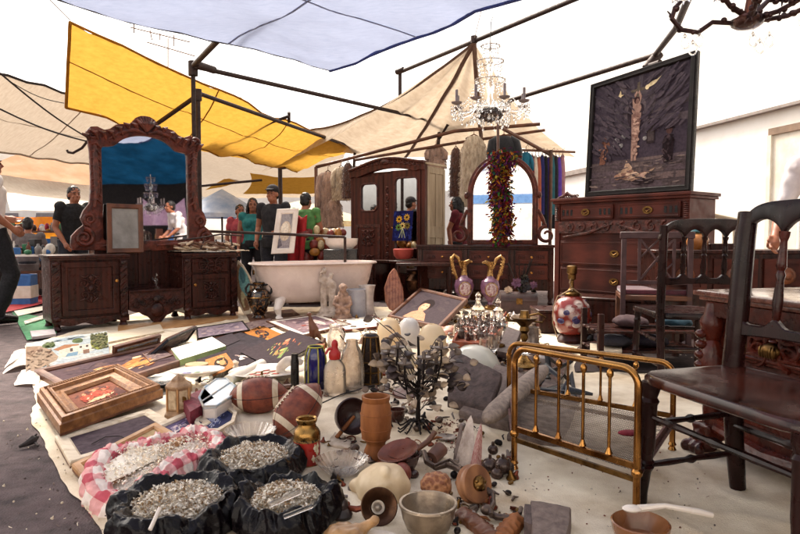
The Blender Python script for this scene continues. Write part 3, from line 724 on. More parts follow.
# ================================================================ claw-foot bathtub
TA = G(262,318,0); TB = G(362,312,0)
e = thing('bathtub','white claw foot bathtub standing behind the statuettes','bathtub',((TA.x+TB.x)/2,TA.y+.35,0),math.atan2(TB.y-TA.y,TB.x-TA.x)+.02)
def tubring(l, w, z, n=40, cx=0):
    o = []
    for k in range(n):
        a = 2*PI*k/n; ca, sa = math.cos(a), math.sin(a)
        o.append(V(cx+l*math.copysign(abs(ca)**.55,ca), w*math.copysign(abs(sa)**.75,sa), z))
    return o
mb = MB(); Z = .64
mb.rings([tubring(.48,.2,.17),tubring(.56,.25,.19),tubring(.63,.3,.27),tubring(.69,.335,.42),tubring(.725,.35,.57),tubring(.735,.355,Z-.03),
    tubring(.77,.39,Z-.03),tubring(.785,.405,Z-.015),tubring(.775,.395,Z),tubring(.73,.35,Z),tubring(.71,.335,Z-.03),tubring(.66,.31,.42),tubring(.58,.27,.25),tubring(.48,.2,.2)])
obj('basin', mb, mat('tub_enamel','#d8c6bc','#c4b0a6',rough=.28,scale=2.5,coat=.35), e, smooth=50)
for s in (-1,1):
    for t in (-1,1):
        mb = MB(); mb.tube([V(s*.44,t*.2,.24),V(s*.52,t*.27,.2),V(s*.555,t*.3,.12),V(s*.53,t*.28,.05),V(s*.545,t*.31,.02),V(s*.55,t*.34,.015)],[.03,.06,.045,.03,.04,.03],seg=10)
        for k in (-1,0,1): mb.ball((s*.545+k*.028,t*.34,.02),(.016,.034,.02),8,6)
        melt('claw_foot', mb, M_WHITE, e, voxel=.008, it=3)
mb = MB(); mb.lathe([(.03,0),(.03,.012),(.0,.012)],14,c=(-.738,0,.53),R=Matrix.Rotation(-PI/2,3,'Y')); obj('overflow_plate', mb, M_BRASSD, e)

# ================================================================ armoire
C = D(425,157,9.0); dx = V(-.8,.6,0); dy = V(.6,.8,0); ZT = C.z
AR = math.atan2(-dx.y,-dx.x)       # local x runs from the left end to the near corner
W_, DP = 1.42, .52; o0 = C+dx*W_
e = thing('armoire','tall carved reddish armoire with an oval window door and a mirror door','armoire',(o0.x,o0.y,gz(o0.y)),AR)
armoire = e; z0 = -gz(o0.y)*0; ZT = C.z-gz(o0.y)
mb = MB(); mb.bx(.02,W_-.02,.03,.05,.1,ZT-.16); mb.bx(0,.05,0,.06,.05,ZT-.15); mb.bx(W_-.07,W_,0,.06,.05,ZT-.1); mb.bx(0,W_,.0,.06,.05,.22); mb.bx(.02,W_-.02,DP-.02,DP,.05,ZT-.15)
mb.bx(.02,.04,.05,DP,.05,ZT-.15); mb.bx(.66,.80,0,.05,.22,ZT-.2)
obj('carcass', mb, M_ARM, e, bevel=.004)
n = 30; top = [(W_*t/n, ZT-.13+.13*math.sin(PI*t/n)**1.3*.9+(.05*t/n)) for t in range(n+1)]
mb = MB(); mb.prism([(x,z-.13 if 2 < i < n-2 else z-.1) for i,(x,z) in enumerate(top)][::1]+top[::-1],FLAT,-.03,.06)
mb.ringprism(top,[(x,z+.035) for x,z in top],FLAT,-.06,.1,closed=False); cn = obj('crest', mb, M_ARM, e, bevel=.004)
mb = MB()
for k in range(-6,7):
    x = W_/2+k*.095; z = ZT-.1+.085*math.cos(k*.24)
    mb.tube(spiral((x,z),.04,.01,1.2*(1 if k>=0 else -1),18,PI/2,y=-.035),[.012-.006*i/17 for i in range(18)],seg=6); mb.ball((x+.045,-.03,z-.02),(.025,.018,.016),8,6)
mb.ball((W_/2,-.035,ZT-.02),(.09,.03,.05)); obj('carving', mb, M_ARMC, cn)
def rrect(x0,z0,x1,z1,r,n=6):
    o = []
    for (cx,cz,a0) in ((x1-r,z1-r,0),(x0+r,z1-r,PI/2),(x0+r,z0+r,PI),(x1-r,z0+r,1.5*PI)):
        for k in range(n): a = a0+PI/2*k/(n-1); o.append((cx+r*math.cos(a),cz+r*math.sin(a)))
    return o
def rr_outer(x0,z0,x1,z1,n=6):
    o = []
    for (cx,cz) in ((x1,z1),(x0,z1),(x0,z0),(x1,z0)): o += [(cx,cz)]*n
    return o
# left door
x0,x1 = .06,.655; zw0,zw1 = 1.37,ZT-.34
mb = MB(); mb.ringprism(rr_outer(x0,1.24,x1,ZT-.22),rrect(x0+.16,zw0,x1-.12,zw1,.07),FLAT,-.005,.03); mb.bx(x0,x1,-.005,.03,.23,1.24)
d = obj('door', mb, M_ARM, e, bevel=.003)
mb = MB(); pts = rrect(x0+.15,zw0-.01,x1-.11,zw1+.01,.075); mb.tube([V(x,-.008,z) for x,z in pts],.013,closed=True,seg=6); obj('moulding', mb, M_ARMC, d)
mb = MB(); mb.add([V(x,.012,z) for x,z in rrect(x0+.155,zw0-.005,x1-.115,zw1+.005,.07)],[tuple(range(24))]); obj('pane', mb, M_MIRROR, d, smooth=0)
mb = MB(); mb.ringprism(rect(x0+.05,.32,x1-.05,1.16),rect(x0+.1,.37,x1-.1,1.11),FLAT,-.02,-.005); carving(mb,(x0+x1)/2,-.008,.95,.4,.3,7); carving(mb,(x0+x1)/2,-.008,.55,.4,.34,8)
obj('relief', mb, M_ARMC, d)
mb = MB()
for k in range(12): mb.tube(spiral((.73,.45+k*.11),.035,.008,1.3*(1 if k%2 else -1),18,PI/2,y=-.008),[.011-.006*i/17 for i in range(18)],seg=6); mb.ball((.73,-.004,.5+k*.11),(.03,.014,.018),8,6)
obj('carving', mb, M_ARMC, e)
# mirror door
x0,x1 = .805,W_-.075
mb = MB(); mb.ringprism(rr_outer(x0,.23,x1,ZT-.16),rrect(x0+.075,.42,x1-.06,ZT-.28,.06),FLAT,-.005,.03); d = obj('door', mb, M_ARM, e, bevel=.003)
mb = MB(); mb.tube([V(x,-.008,z) for x,z in rrect(x0+.068,.413,x1-.053,ZT-.273,.065)],.012,closed=True,seg=6); obj('moulding', mb, M_ARMC, d)
mb = MB(); mb.add([V(x,.012,z) for x,z in rrect(x0+.07,.415,x1-.055,ZT-.275,.06)],[tuple(range(24))]); obj('mirror_glass', mb, M_MIRROR, d, smooth=0)
knob(d,x0+.04,-.006,1.1)
# pale side
mb = MB(); mb.bx(W_-.02,W_,.06,DP,.05,ZT-.12); mb.bx(W_,W_+.012,.06,.11,.1,ZT-.14); mb.bx(W_,W_+.012,DP-.05,DP,.1,ZT-.14); mb.bx(W_,W_+.012,.27,.31,.1,ZT-.14)
mb.bx(W_,W_+.012,.11,.27,ZT-.22,ZT-.14); mb.bx(W_,W_+.012,.31,DP-.05,ZT-.22,ZT-.14); mb.bx(W_,W_+.012,.11,.27,.95,1.12); mb.bx(W_,W_+.012,.31,DP-.05,.95,1.12); mb.bx(W_-.01,W_+.025,.0,DP+.02,ZT-.1,ZT-.07)
obj('side_panel', mb, M_PALE, e, bevel=.003)
# sunflower picture propped in front of the mirror door
AM = PM[armoire.name]; al = lambda x,y,z: AM @ V(x,y,z)
def at_arm(px, off): # local x on a plane off metres before the front
    A_ = al(0,-off,0); B_ = al(W_,-off,0); return on_line(px,A_,B_)*W_
xa, xb = at_arm(393,.08), at_arm(412,.08)
q = [al(xa,-.1,.9),al(xb,-.1,.9),al(xb,-.05,1.34),al(xa,-.05,1.34)]
q = [p+V(0,0,-gz(o0.y)-.02) for p in q]
e = thing('sunflower_picture','dark blue picture of yellow sunflowers hung on the armoire mirror','picture',q[0])
sh = [('#1c1d4c',rect(0,0,1,1))]+strokes(['#27306e','#15163c','#2b2a63'],40,.05,.05,.95,.95,.09,.04,2)
for (u,v,c) in ((.3,.72,'#c9962a'),(.7,.78,'#b98d3a'),(.5,.5,'#d3b56c'),(.3,.45,'#5c7a3c'),(.75,.5,'#6b5d2c')):
    for k in range(9): sh.append((c,ell(u+.09*math.cos(k*.7),v+.06*math.sin(k*.7),.075,.03,k*.7,8)))
    sh.append(('#3a2513',ell(u,v,.06,.04)))
for u in (.35,.5,.66): sh.append(('#a9b08a',[(u,.1),(u+.03,.1),(.53,.45),(.5,.45)]))
obj('panel', slab(q,.02), M_BLACK, e, world=True); art('canvas',[p+qnorm(q)*.001 for p in q],sh,e)
xa2, xb2 = at_arm(394,.2), at_arm(413,.2)
c_ = al((xa2+xb2)/2,-.2,.72)
mb = MB(); mb.lathe([(.1,0),(.14,.05),(.15,.14),(.13,.15),(.12,.06),(0,.03)],20); single('red_basin', mb, mat('salmon_plastic','#c2564a','#a8443a',rough=.4), 'salmon red basin standing below the sunflower picture','basin',loc=(c_.x,c_.y,.62))
mb = MB(); mb.bx(-.45,.45,-.2,.2,.56,.6); mb.bx(-.43,-.38,-.18,.18,gz(9),.56); mb.bx(.38,.43,-.18,.18,gz(9),.56); mb.bx(-.4,.4,.1,.13,.2,.25)
single('side_bench', mb, M_MAHOG, 'low dark bench in front of the armoire','bench',loc=(c_.x,c_.y,0),rz=AR,bevel=.004)

# ================================================================ vanity with arched mirror
YV = 8.6; xl = D(418,246,YV).x; xr = D(560,246,YV).x; zt = D(490,245,YV).z
e = thing('vanity','dark vanity table with an arched mirror and carved drawers','vanity',(xl,YV+.15,0),-.17)
vanity = e; Wv = (xr-xl)*.95
mb = MB(); mb.bx(-.02,Wv+.02,-.03,.47,zt-.035,zt); mb.bx(0,Wv,-.01,.45,zt-.06,zt-.036); obj('top', mb, M_MAHOG, e, bevel=.006, bseg=2)
mb = MB(); mb.bx(.0,Wv,.02,.45,.2,zt-.06); mb.bx(0,.06,0,.03,.1,zt-.06); mb.bx(Wv-.06,Wv,0,.03,.1,zt-.06); mb.bx(Wv*.36-.03,Wv*.36+.03,0,.03,.2,zt-.06); mb.bx(Wv*.7-.03,Wv*.7+.03,0,.03,.2,zt-.06); obj('carcass', mb, M_MAHOG, e, bevel=.004)
for (x0,x1) in ((.08,Wv*.36-.05),(Wv*.36+.05,Wv*.7-.05),(Wv*.7+.05,Wv-.08)):
    for (za,zb) in ((zt-.25,zt-.08),(zt-.47,zt-.28)):
        mb = MB(); mb.bx(x0,x1,-.006,.02,za,zb); mb.ringprism(rect(x0+.02,za+.02,x1-.02,zb-.02),rect(x0+.035,za+.035,x1-.035,zb-.035),FLAT,-.014,-.006)
        dr = obj('drawer', mb, M_CHEST, e, bevel=.003)
        mb = MB(); w = x1-x0
        for s in (-1,1):
            for k in range(5): mb.ball(((x0+x1)/2+s*(w*.2+k*w*.045),-.01,(za+zb)/2),(.007,.01,.03),6,5)
        obj('carving', mb, M_ARMC, dr); knob(dr,(x0+x1)/2,-.01,(za+zb)/2,.018)
for x in (.04,Wv-.04,Wv*.36,Wv*.7):
    mb = MB(); mb.lathe([(.025,0),(.04,.03),(.025,.06),(.038,.12),(.03,.2)],12,c=(x,.05,0)); obj('leg', mb, M_MAHOG, e)
# arch
xm = 1.17; hw = .5; ym = .33; zs = 1.55
def arch(w, zs, z0, h, n=24):
    return [(xm+w,z0)]+[(xm+w*math.cos(PI*k/n), zs+h*math.sin(PI*k/n)) for k in range(n+1)]+[(xm-w,z0)]
mf = obj('mirror_frame', MB().ringprism(arch(hw,zs,zt,.56),arch(hw-.085,zs,zt+.07,.47),FLAT,ym,ym+.06), M_MIRC, e, bevel=.012, bseg=2)
mb = MB(); mb.tube([V(x,ym-.004,z) for x,z in arch(hw-.05,zs,zt+.02,.51)],.014,seg=6)
mb.ball((xm,ym-.01,zs+.54),(.09,.03,.05)); mb.ball((xm+.08,ym-.01,zs+.55),(.05,.025,.035)); mb.ball((xm-.08,ym-.01,zs+.55),(.05,.025,.035))
for s in (-1,1): 
    mb.ball((xm+s*(hw+.01),ym,zs-.02),(.035,.03,.05)); mb.tube(spiral((xm+s*(hw+.12),zt+.14),.13,.03,1.2*s,28,PI/2,y=ym+.02),[.03-.014*i/27 for i in range(28)],seg=8)
    mb.tube([V(xm+s*(hw),ym+.02,zt+.5),V(xm+s*(hw+.06),ym+.02,zt+.36),V(xm+s*(hw+.1),ym+.02,zt+.27)],[.02,.03,.02],seg=8)
obj('carving', mb, M_MIRC, mf)
mb = MB(); ar = arch(hw-.08,zs,zt+.06,.475); mb.add([V(x,ym+.03,z) for x,z in ar],[tuple(range(len(ar)))]); obj('mirror_glass', mb, M_MIRROR, mf, smooth=0)
mb = MB(); ar = arch(hw-.02,zs,zt+.02,.53); mb.prism(ar,FLAT,ym+.062,ym+.075); obj('backing', mb, M_MAHOG, mf)
# feather boa
bx_ = D(498,200,8.75); e = thing('feather_boa','thick multicoloured feather boa hanging over the arched mirror','feather boa',(bx_.x,8.5,zt))
hues = ['#6a2028','#7a3a22','#7a4a28','#5c2426','#2f5a2c','#5f1a3d','#53285c','#a5661e','#3b1a2a','#6e2320','#8d7a2a','#1f4a3e','#47203f','#7a2320']
rd = random.Random(11); mb = MB()
def core(t): return V(.02*math.sin(6*t)-.03*t, -.06+.05*max(0,1-(1-t)*6)*0, .02+1.22*t)
for i in range(4000):
    t = rd.random()**.9; c0 = core(t)+V(rd.gauss(0,.056),rd.gauss(0,.045)-.02,0)
    if t > .88: c0 += V(.10*rd.uniform(-.4,1.3),0,rd.uniform(-.05,.06))
    an = rd.uniform(0,2*PI); el = rd.uniform(-1.2,.6)
    dd = V(math.cos(an)*math.cos(el),math.sin(an)*math.cos(el)*.6-.2,math.sin(el)-.3)
    kk = int(noise.noise(c0*6)*9+7.5)+rd.choice((-1,0,0,1)); mb.col = lin(hues[kk%len(hues)])
    mb.leaf(c0,dd,V(rd.random(),rd.random(),rd.random()),rd.uniform(.04,.085),rd.uniform(.02,.04),.3)
obj('feathers', mb, paint_mat('feather_paint',rough=.8,bump=0), e, smooth=0)
mb = MB(); mb.tube([core(t/10) for t in range(11)],.05); mb.col=None; obj('cord', mb, M_BLACK, e)

# ================================================================ chest of drawers and the big painting
AL = D(555,199,6.55); BR_ = D(690,191,5.4); zt = .5*(AL.z+BR_.z); ch_a = math.atan2(BR_.y-AL.y,BR_.x-AL.x); Wc = (BR_-AL).to_2d().length
e = thing('chest_of_drawers','tall reddish chest of drawers with a carved frieze under the painting','chest of drawers',(AL.x,AL.y,0),ch_a)
chest = e; CM = PM[e.name]
mb = MB(); mb.bx(-.03,Wc+.03,-.04,.5,zt-.03,zt); mb.bx(-.015,Wc+.015,-.02,.49,zt-.055,zt-.031); obj('top', mb, M_CHEST, e, bevel=.006, bseg=2)
mb = MB(); mb.bx(.01,Wc-.01,.02,.48,.08,zt-.055); mb.bx(0,.06,0,.03,.0,zt-.055); mb.bx(Wc-.06,Wc,0,.03,.0,zt-.055); obj('carcass', mb, M_CHEST, e, bevel=.004)
mb = MB(); 
for x in (.03,Wc-.03):
    for k in range(9): mb.ball((x,-.004,zt-.08-k*.018),(.026,.012,.008),8,6)
for k in range(-3,4): mb.tube(spiral((.12+k*0+.03*k+.05,zt+.015),.02,.005,1,12,y=.02),.008,seg=5)
mb.tube([V(.02,.02,zt+.005),V(.1,.02,zt+.03),V(.14,.02,zt+.055),V(.18,.02,zt+.03),V(.26,.02,zt+.005)],[.01,.014,.018,.014,.01],seg=6)
obj('carving', mb, M_ARMC, e)
def drawer(x0,x1,za,zb,slots):
    mb = MB(); mb.bx(x0,x1,-.006,.022,za,zb); mb.ringprism(rect(x0+.012,za+.012,x1-.012,zb-.012),rect(x0+.02,za+.02,x1-.02,zb-.02),FLAT,-.012,-.006); dr = obj('drawer', mb, M_CHEST, e, bevel=.003)
    c = (x0+x1)/2; zc = (za+zb)/2
    mb = MB(); mb.ringprism(ell(c,zc,.05,.035),ell(c,zc,.03,.02),FLAT,-.016,-.006); mb.tube([V(c-.028,-.016,zc+.005),V(c,-.026,zc-.015),V(c+.028,-.016,zc+.005)],.005,seg=6); obj('handle', mb, M_BRASSD, dr)
    if slots:
        mb = MB()
        for s in (-1,1):
            for k in range(3): mb.bx(c+s*(.17+k*.05)-.012,c+s*(.17+k*.05)+.012,-.0085,-.005,zc-.03,zc+.03)
        obj('inlay', mb, M_BLACK, dr)
drawer(.08,Wc/2-.03,zt-.22,zt-.08,True); drawer(Wc/2+.03,Wc-.08,zt-.22,zt-.08,True)
mb = MB(); mb.bx(.06,Wc-.06,-.015,.02,zt-.36,zt-.24)
for s in (-1,1):
    for k in range(4): mb.tube(spiral((Wc/2+s*(.1+k*.14),zt-.3),.05,.012,1.2*s,20,PI/2,y=-.018),[.012-.006*i/19 for i in range(20)],seg=6)
    mb.tube([V(Wc/2+s*.02,-.018,zt-.27),V(Wc/2+s*.3,-.022,zt-.36),V(Wc/2+s*.6,-.018,zt-.4)],[.01,.016,.008],seg=6)
obj('frieze', mb, M_ARMC, e)
for k in range(3): drawer(.08,Wc-.08,.12+k*.27,.36+k*.27,False)
# painting
q = [D(586,194,6.35),D(691,189,5.42),D(698,50,5.5),D(592,85,6.75)]
zb_ = CM @ V(0,0,zt)
for i in (0,1): q[i].z = zt+.006
np_ = (q[1]-q[0]).cross(q[2]-q[0]); rr_ = ray(592,85); q[3] = V(0,0,H)+rr_*((q[0]-V(0,0,H)).dot(np_)/rr_.dot(np_))
pt = thing('surreal_painting','large dark painting of a bound figure above a stone floor, black framed','painting',(q[0]+q[1])/2)
nrm = qnorm(q)
obj('stretcher', slab([p-nrm*.003 for p in q],.035), M_BLACK, pt, world=True)
frame_on_quad([p-nrm*.002 for p in q],.055,.03,pt,mat('black_frame','#1a1212','#0d0a0a',rough=.6,spec=.15,scale=9))
S = [('#3a3139',rect(0,0,1,1))]
rd = random.Random(5)
def edge_at(a):
    c, s_ = math.cos(a), math.sin(a); t = min(.5/max(1e-6,abs(c)), (.38 if s_ > 0 else .62)/max(1e-6,abs(s_))); return (.5+c*t,.62+s_*t)
for k in range(14):     # rays
    an = -.2+k*.28; S.append((rd.choice(['#463d44','#4d444a','#554a4d','#3f363e']),[(.5,.62),edge_at(an),edge_at(an+.13)]))
for k in range(3): S.append((['#4b4246','#3d343b','#514649'][k],ell(.46,.70,.22-.05*k,.15-.03*k,.3,18)))
S.append(('#4b4041',rect(0,0,1,.27)))
for j in range(5):
    z0_ = .27*(1-(j/5)**1.3); z1_ = .27*(1-((j+1)/5)**1.3)
    for i in range(5):
        off = .1*(j%2); S.append((rd.choice(['#5a4c4a','#53464a','#625250','#4e4243']),[(max(0,i*.22-.08+off),z1_+.006),(min(1,i*.22+.12+off),z1_+.006),(min(1,i*.22+.12+off),z0_-.006),(max(0,i*.22-.08+off),z0_-.006)]))
FLESH = '#8d6f63'; FL2 = '#75584f'
S += [('#54493f',rect(.475,.45,.505,.93)),('#54493f',rect(.41,.85,.57,.875)),
      ('#2c2227',ell(.46,.66,.075,.13)),('#2c2227',ell(.53,.64,.03,.10)),
      (FLESH,[(.43,.66),(.53,.66),(.52,.52),(.505,.4),(.5,.25),(.475,.25),(.47,.4),(.465,.25),(.445,.25),(.44,.45)]),(FLESH,ell(.48,.70,.05,.05)),(FL2,ell(.48,.62,.045,.05)),
      (FLESH,[(.44,.72),(.43,.8),(.475,.86),(.485,.84),(.455,.79),(.47,.71)]),(FLESH,[(.51,.72),(.53,.8),(.5,.86),(.49,.84),(.51,.79),(.49,.71)]),
      ('#3a2524',ell(.48,.775,.03,.03)),(FL2,ell(.485,.765,.017,.024)),('#d9c49b',ell(.63,.885,.055,.018,.3)),('#d9c49b',[(.66,.9),(.72,.93),(.67,.885)]),('#d9c49b',ell(.58,.865,.02,.02)),('#cbb48c',[(.28,.86),(.3,.9),(.31,.86),(.335,.855),(.31,.845),(.3,.8),(.29,.845),(.26,.85)])]
for (u,v,r) in ((.28,.45,.035),(.36,.48,.03),(.33,.4,.025),(.58,.43,.022),(.6,.49,.02),(.24,.4,.02)): S += [('#75706f',ell(u,v,r,r*.85)),('#9a9592',ell(u-r*.3,v+r*.3,r*.35,r*.3))]
S += [('#2d2426',rect(.6,.38,.68,.56)),('#443a3a',rect(.61,.4,.67,.54)),
      ('#6e4a3d',[(.1,.25),(.16,.25),(.2,.36),(.17,.42),(.22,.38),(.24,.34),(.2,.45),(.14,.44),(.11,.36)]),('#6e4a3d',ell(.14,.47,.03,.03)),
      ('#241a1d',[(.78,.2),(.86,.2),(.87,.38),(.84,.43),(.78,.42),(.76,.36)]),('#4b3431',ell(.82,.46,.03,.03)),('#241a1d',rect(.77,.47,.87,.485)),
      ('#a88a74',[(.3,.12),(.42,.08),(.55,.09),(.68,.15),(.7,.17),(.6,.14),(.5,.13),(.46,.2),(.4,.26),(.38,.2),(.33,.16)]),('#8d6f5d',[(.36,.14),(.5,.05),(.62,.07),(.5,.1)]),('#2b2124',ell(.58,.06,.12,.028)),('#8b6a58',ell(.31,.12,.035,.025))]
S += strokes(['#a88878','#7d5d52','#95776a','#6b4e47'],46,.455,.28,.515,.64,.010,.018,41,1.4)+strokes(['#a88878','#7d5d52','#c3a48c'],24,.34,.09,.62,.16,.03,.008,42,.1)
S += strokes(['#3a3139','#40373e','#463c42'],90,.04,.3,.42,.96,.06,.012,43,2.5)+strokes(['#3a3139','#40373e','#463c42'],90,.58,.5,.96,.96,.06,.012,44,.6)+strokes(['#6b5c57','#3f3536','#54484a'],90,.02,.02,.98,.25,.03,.006,45,0)+strokes(['#7d5646','#553a33'],16,.11,.27,.21,.42,.014,.01,46)+strokes(['#2f2528','#1c1518','#3d3033'],20,.78,.22,.86,.42,.02,.01,47)
art('canvas', inset([p+nrm*.001 for p in q],.045), S, pt, m=paint_mat('dark_oil_paint',rough=.35,bump=.12))

# ================================================================ spindle-back chairs
def frm(FL_,FR_,BL_,BR2): pass
def spindle_chair(label, fl, fr, bl, br, seat_z, top_z, lean, n_sp, mseat, rail_z, splay=.03, fat=1):
    """corner points of the seat (front-left, front-right, back-left, back-right as the sitter's floor plan)"""
    c = (fl+fr+bl+br)/4; e = thing('wooden_chair', label, 'chair', (c.x,c.y,0))
    fw = ((fl+fr)/2-(bl+br)/2); fw.z = 0; fw.normalize()
    up = V(0,0,1)
    def L(p,z): return V(p.x,p.y,z)
    for p,s in ((fl,1),(fr,1)):
        o = (p-c); o.z = 0; o.normalize()
        a = L(p,seat_z-.03); b = L(p+o*splay,.012)
        pts = [a.lerp(b,t) for t in (0,.06,.12,.15,.18,.5,.62,.64,.66,.68,.72,.9,1)]
        mb = MB(); mb.tube(pts,[x*fat for x in (.022,.023,.018,.024,.02,.023,.021,.026,.02,.026,.02,.016,.017)],seg=12); obj('leg', mb, M_BLACKW, e, world=True)
    # back posts: leg below, post above with a backward lean
    side = (br-bl).normalized()
    posts = []
    for p,s in ((bl,-1),(br,1)):
        pts = [L(p-fw*.05,.012),L(p-fw*.02,.2),L(p,seat_z),L(p-fw*lean*.35,seat_z+.2),L(p-fw*lean*.75,top_z-.13),L(p-fw*lean*.97,top_z-.04)]
        mb = MB(); mb.tube(pts,[x*fat for x in (.02,.023,.026,.026,.025,.024)],seg=10); obj('leg', mb, M_BLACKW, e, world=True); posts.append(pts)
    # seat
    mb = MB(); ov = .045
    def ring(k, z):
        q = [fl+fw*ov*k-side*ov*k, fr+fw*ov*k+side*ov*k, br+side*.012*k-fw*.02, bl-side*.012*k-fw*.02]
        out = []
        for i in range(4):
            a,b = q[i],q[(i+1)%4]
            for t in range(8):
                u = t/8; p = a.lerp(b,u); out.append(L(p,z))
        cc = sum(out,V(0,0,0))/len(out)
        # soften corners
        for _ in range(2): out = [(out[i-1]+out[i]*2+out[(i+1)%len(out)])/4 for i in range(len(out))]
        return out
    def dish(z,k):
        r = ring(1,z); cc = sum(r,V(0,0,0))/len(r); return [cc+(p-cc)*k for p in r]
    mb.rings([ring(.75,seat_z-.035),ring(1,seat_z-.028),ring(1.0,seat_z-.008),[p+V(0,0,.003) for p in dish(seat_z,.97)],dish(seat_z,.93),dish(seat_z-.004,.7),dish(seat_z-.006,.3)])
    obj('seat', mb, mseat, e, world=True, smooth=50)
    # stretchers
    def st(a,b,r=.011):
        mb = MB(); mb.tube([a.lerp(b,t) for t in (0,.25,.45,.5,.55,.75,1)],[r*.8,r*1.15,r*.9,r*1.5,r*.9,r*1.15,r*.8],seg=8); obj('stretcher', mb, M_BLACKW, e, world=True)
    o = lambda p,z: L(p+((p-c).normalized()*splay*(1-z/seat_z)),z)
    st(o(fl,.33),o(fr,.33)); st(o(fl,.30),L(bl,.30)); st(o(fr,.30),L(br,.30)); st(o(fl,.15),L(bl-fw*.03,.15)); st(o(fr,.15),L(br-fw*.03,.15)); st(L(bl,.26),L(br,.26))
    # top rail: arched board with rounded shoulders and scalloped openings between spindles
    tl, tr = posts[0][-1], posts[1][-1]; bw = (tr-tl).length; sx = (tr-tl).normalized()
    lv = (posts[0][-1]-posts[0][-2]).normalized()
    orig = L(tl,0); yv = sx.cross(up)
    def fr_(x,y,z): return orig+sx*x+up*z-fw*(lean*.97*(z-seat_z)/(top_z-.04-seat_z)-lean*.97)*1.0*1+yv*y
    def fr2(x,y,z):
        k = (z-seat_z)/(top_z-.04-seat_z); p = L(bl,z)+side*0
        t = x/bw; q_ = bl.lerp(br,t); off = lean*.97*min(1.05,max(0,k))
        return L(q_-fw*off,z)+fw*y
    hw = bw/2; top = []; n = 40
    for i in range(n+1):
        x = -.032+(bw+.064)*i/n; s = abs((x-hw)/(hw+.032)); top.append((x, top_z-.105*s**7-.012*s**2))
    low = []
    m_ = n_sp+1
    for i in range(n+1):
        x = -.032+(bw+.064)*i/n
        u = (x/bw)*m_; fu = u-math.floor(u)
        zz = top_z-.125+.06*math.sin(PI*min(1,max(0,fu)))**.6 if 0 < x < bw else top_z-.13
        low.append((x,zz))
    mb = MB(); vs = []; fs = []
    for (x,z1),(x2,z0) in zip(top,low):
        z1 = max(z1,z0+.01); vs += [fr2(x,-.017,z0),fr2(x,-.017,z1),fr2(x,.017,z1),fr2(x,.017,z0)]
    for i in range(n):
        a = i*4; fs += [(a+j,a+(j+1)%4,a+4+(j+1)%4,a+4+j) for j in range(4)]
    fs += [(3,2,1,0),(n*4,n*4+1,n*4+2,n*4+3)]
    mb.add(vs,fs); obj('top_rail', mb, M_BLACKW, e, world=True, bevel=.006, bseg=2)
    low2 = []; vs = []; fs = []
    for i in range(n+1):
        x = bw*i/n; u = (x/bw)*m_; fu = u-math.floor(u); z1 = rail_z+.035+.03*abs(math.cos(PI*fu))**6
        vs += [fr2(x,-.014,rail_z-.01+.012*math.sin(PI*i/n)),fr2(x,-.014,z1),fr2(x,.014,z1),fr2(x,.014,rail_z-.01+.012*math.sin(PI*i/n))]
    for i in range(n):
        a = i*4; fs += [(a+j,a+(j+1)%4,a+4+(j+1)%4,a+4+j) for j in range(4)]
    mb = MB(); mb.add(vs,fs+[(3,2,1,0),(n*4,n*4+1,n*4+2,n*4+3)]); obj('lower_rail', mb, M_BLACKW, e, world=True, bevel=.004)
    for k in range(1,m_):
        x = bw*k/m_; a = fr2(x,0,rail_z+.03); b = fr2(x,0,top_z-.11)
        pts = [a.lerp(b,t) for t in (0,.04,.08,.12,.3,.5,.56,.6,.64,.7,.9,.95,1)]
        mb = MB(); mb.tube(pts,[.011,.015,.009,.013,.017,.012,.016,.011,.017,.015,.011,.016,.018],seg=10); obj('spindle', mb, M_TABLE if mseat is M_SEAT else M_BLACKW, e, world=True)
    return e
FL_ = G(652,518,0); BL_ = G(737,500,0)
spindle_chair('large dark spindle back chair with a glossy polished seat beside the brass bed', V(.865,2.12,0), V(1.03,1.56,0), V(1.215,2.25,0), V(1.36,1.80,0), .478, 1.075, .07, 2, M_SEAT, .60, .03, 1.4)
c0 = G(657,390,0)
spindle_chair('smaller black spindle back chair by the marble topped cabinet', V(1.60+.03,4.24,0)+V(0,0,0), V(2.0,4.16,0), V(c0.x+.01,c0.y,0), V(c0.x+.48,c0.y-.06,0), .475, 1.055, .03, 3, M_BLACKW, .66, .02)

# ================================================================ marble topped carved cabinet
TL = V(1.30,2.73,0); TR = V(1.48,2.0,0)
ta = math.atan2(TR.y-TL.y, TR.x-TL.x); Wt = (TR-TL).to_2d().length+.5
e = thing('marble_cabinet','carved reddish cabinet with a chipped pale marble top and lion paw feet','cabinet',(TL.x,TL.y,0),ta)
mb = MB(); mb.bx(0,Wt,0,.62,.69,.715); obj('marble_top', mb, M_MARB, e, bevel=.012, bseg=3)
mb = MB(); mb.bx(-.006,Wt+.004,-.008,.0,.692,.712); mb.bx(.01,Wt-.01,.012,.61,.672,.69); obj('edge_moulding', mb, M_MARBE, e, bevel=.006, bseg=2)
mb = MB(); mb.bx(.06,Wt-.05,.06,.58,.1,.672); mb.bx(.03,Wt-.03,.025,.6,.60,.672); mb.bx(.03,Wt-.03,.02,.6,.10,.17); obj('carcass', mb, M_TABLE, e, bevel=.006)
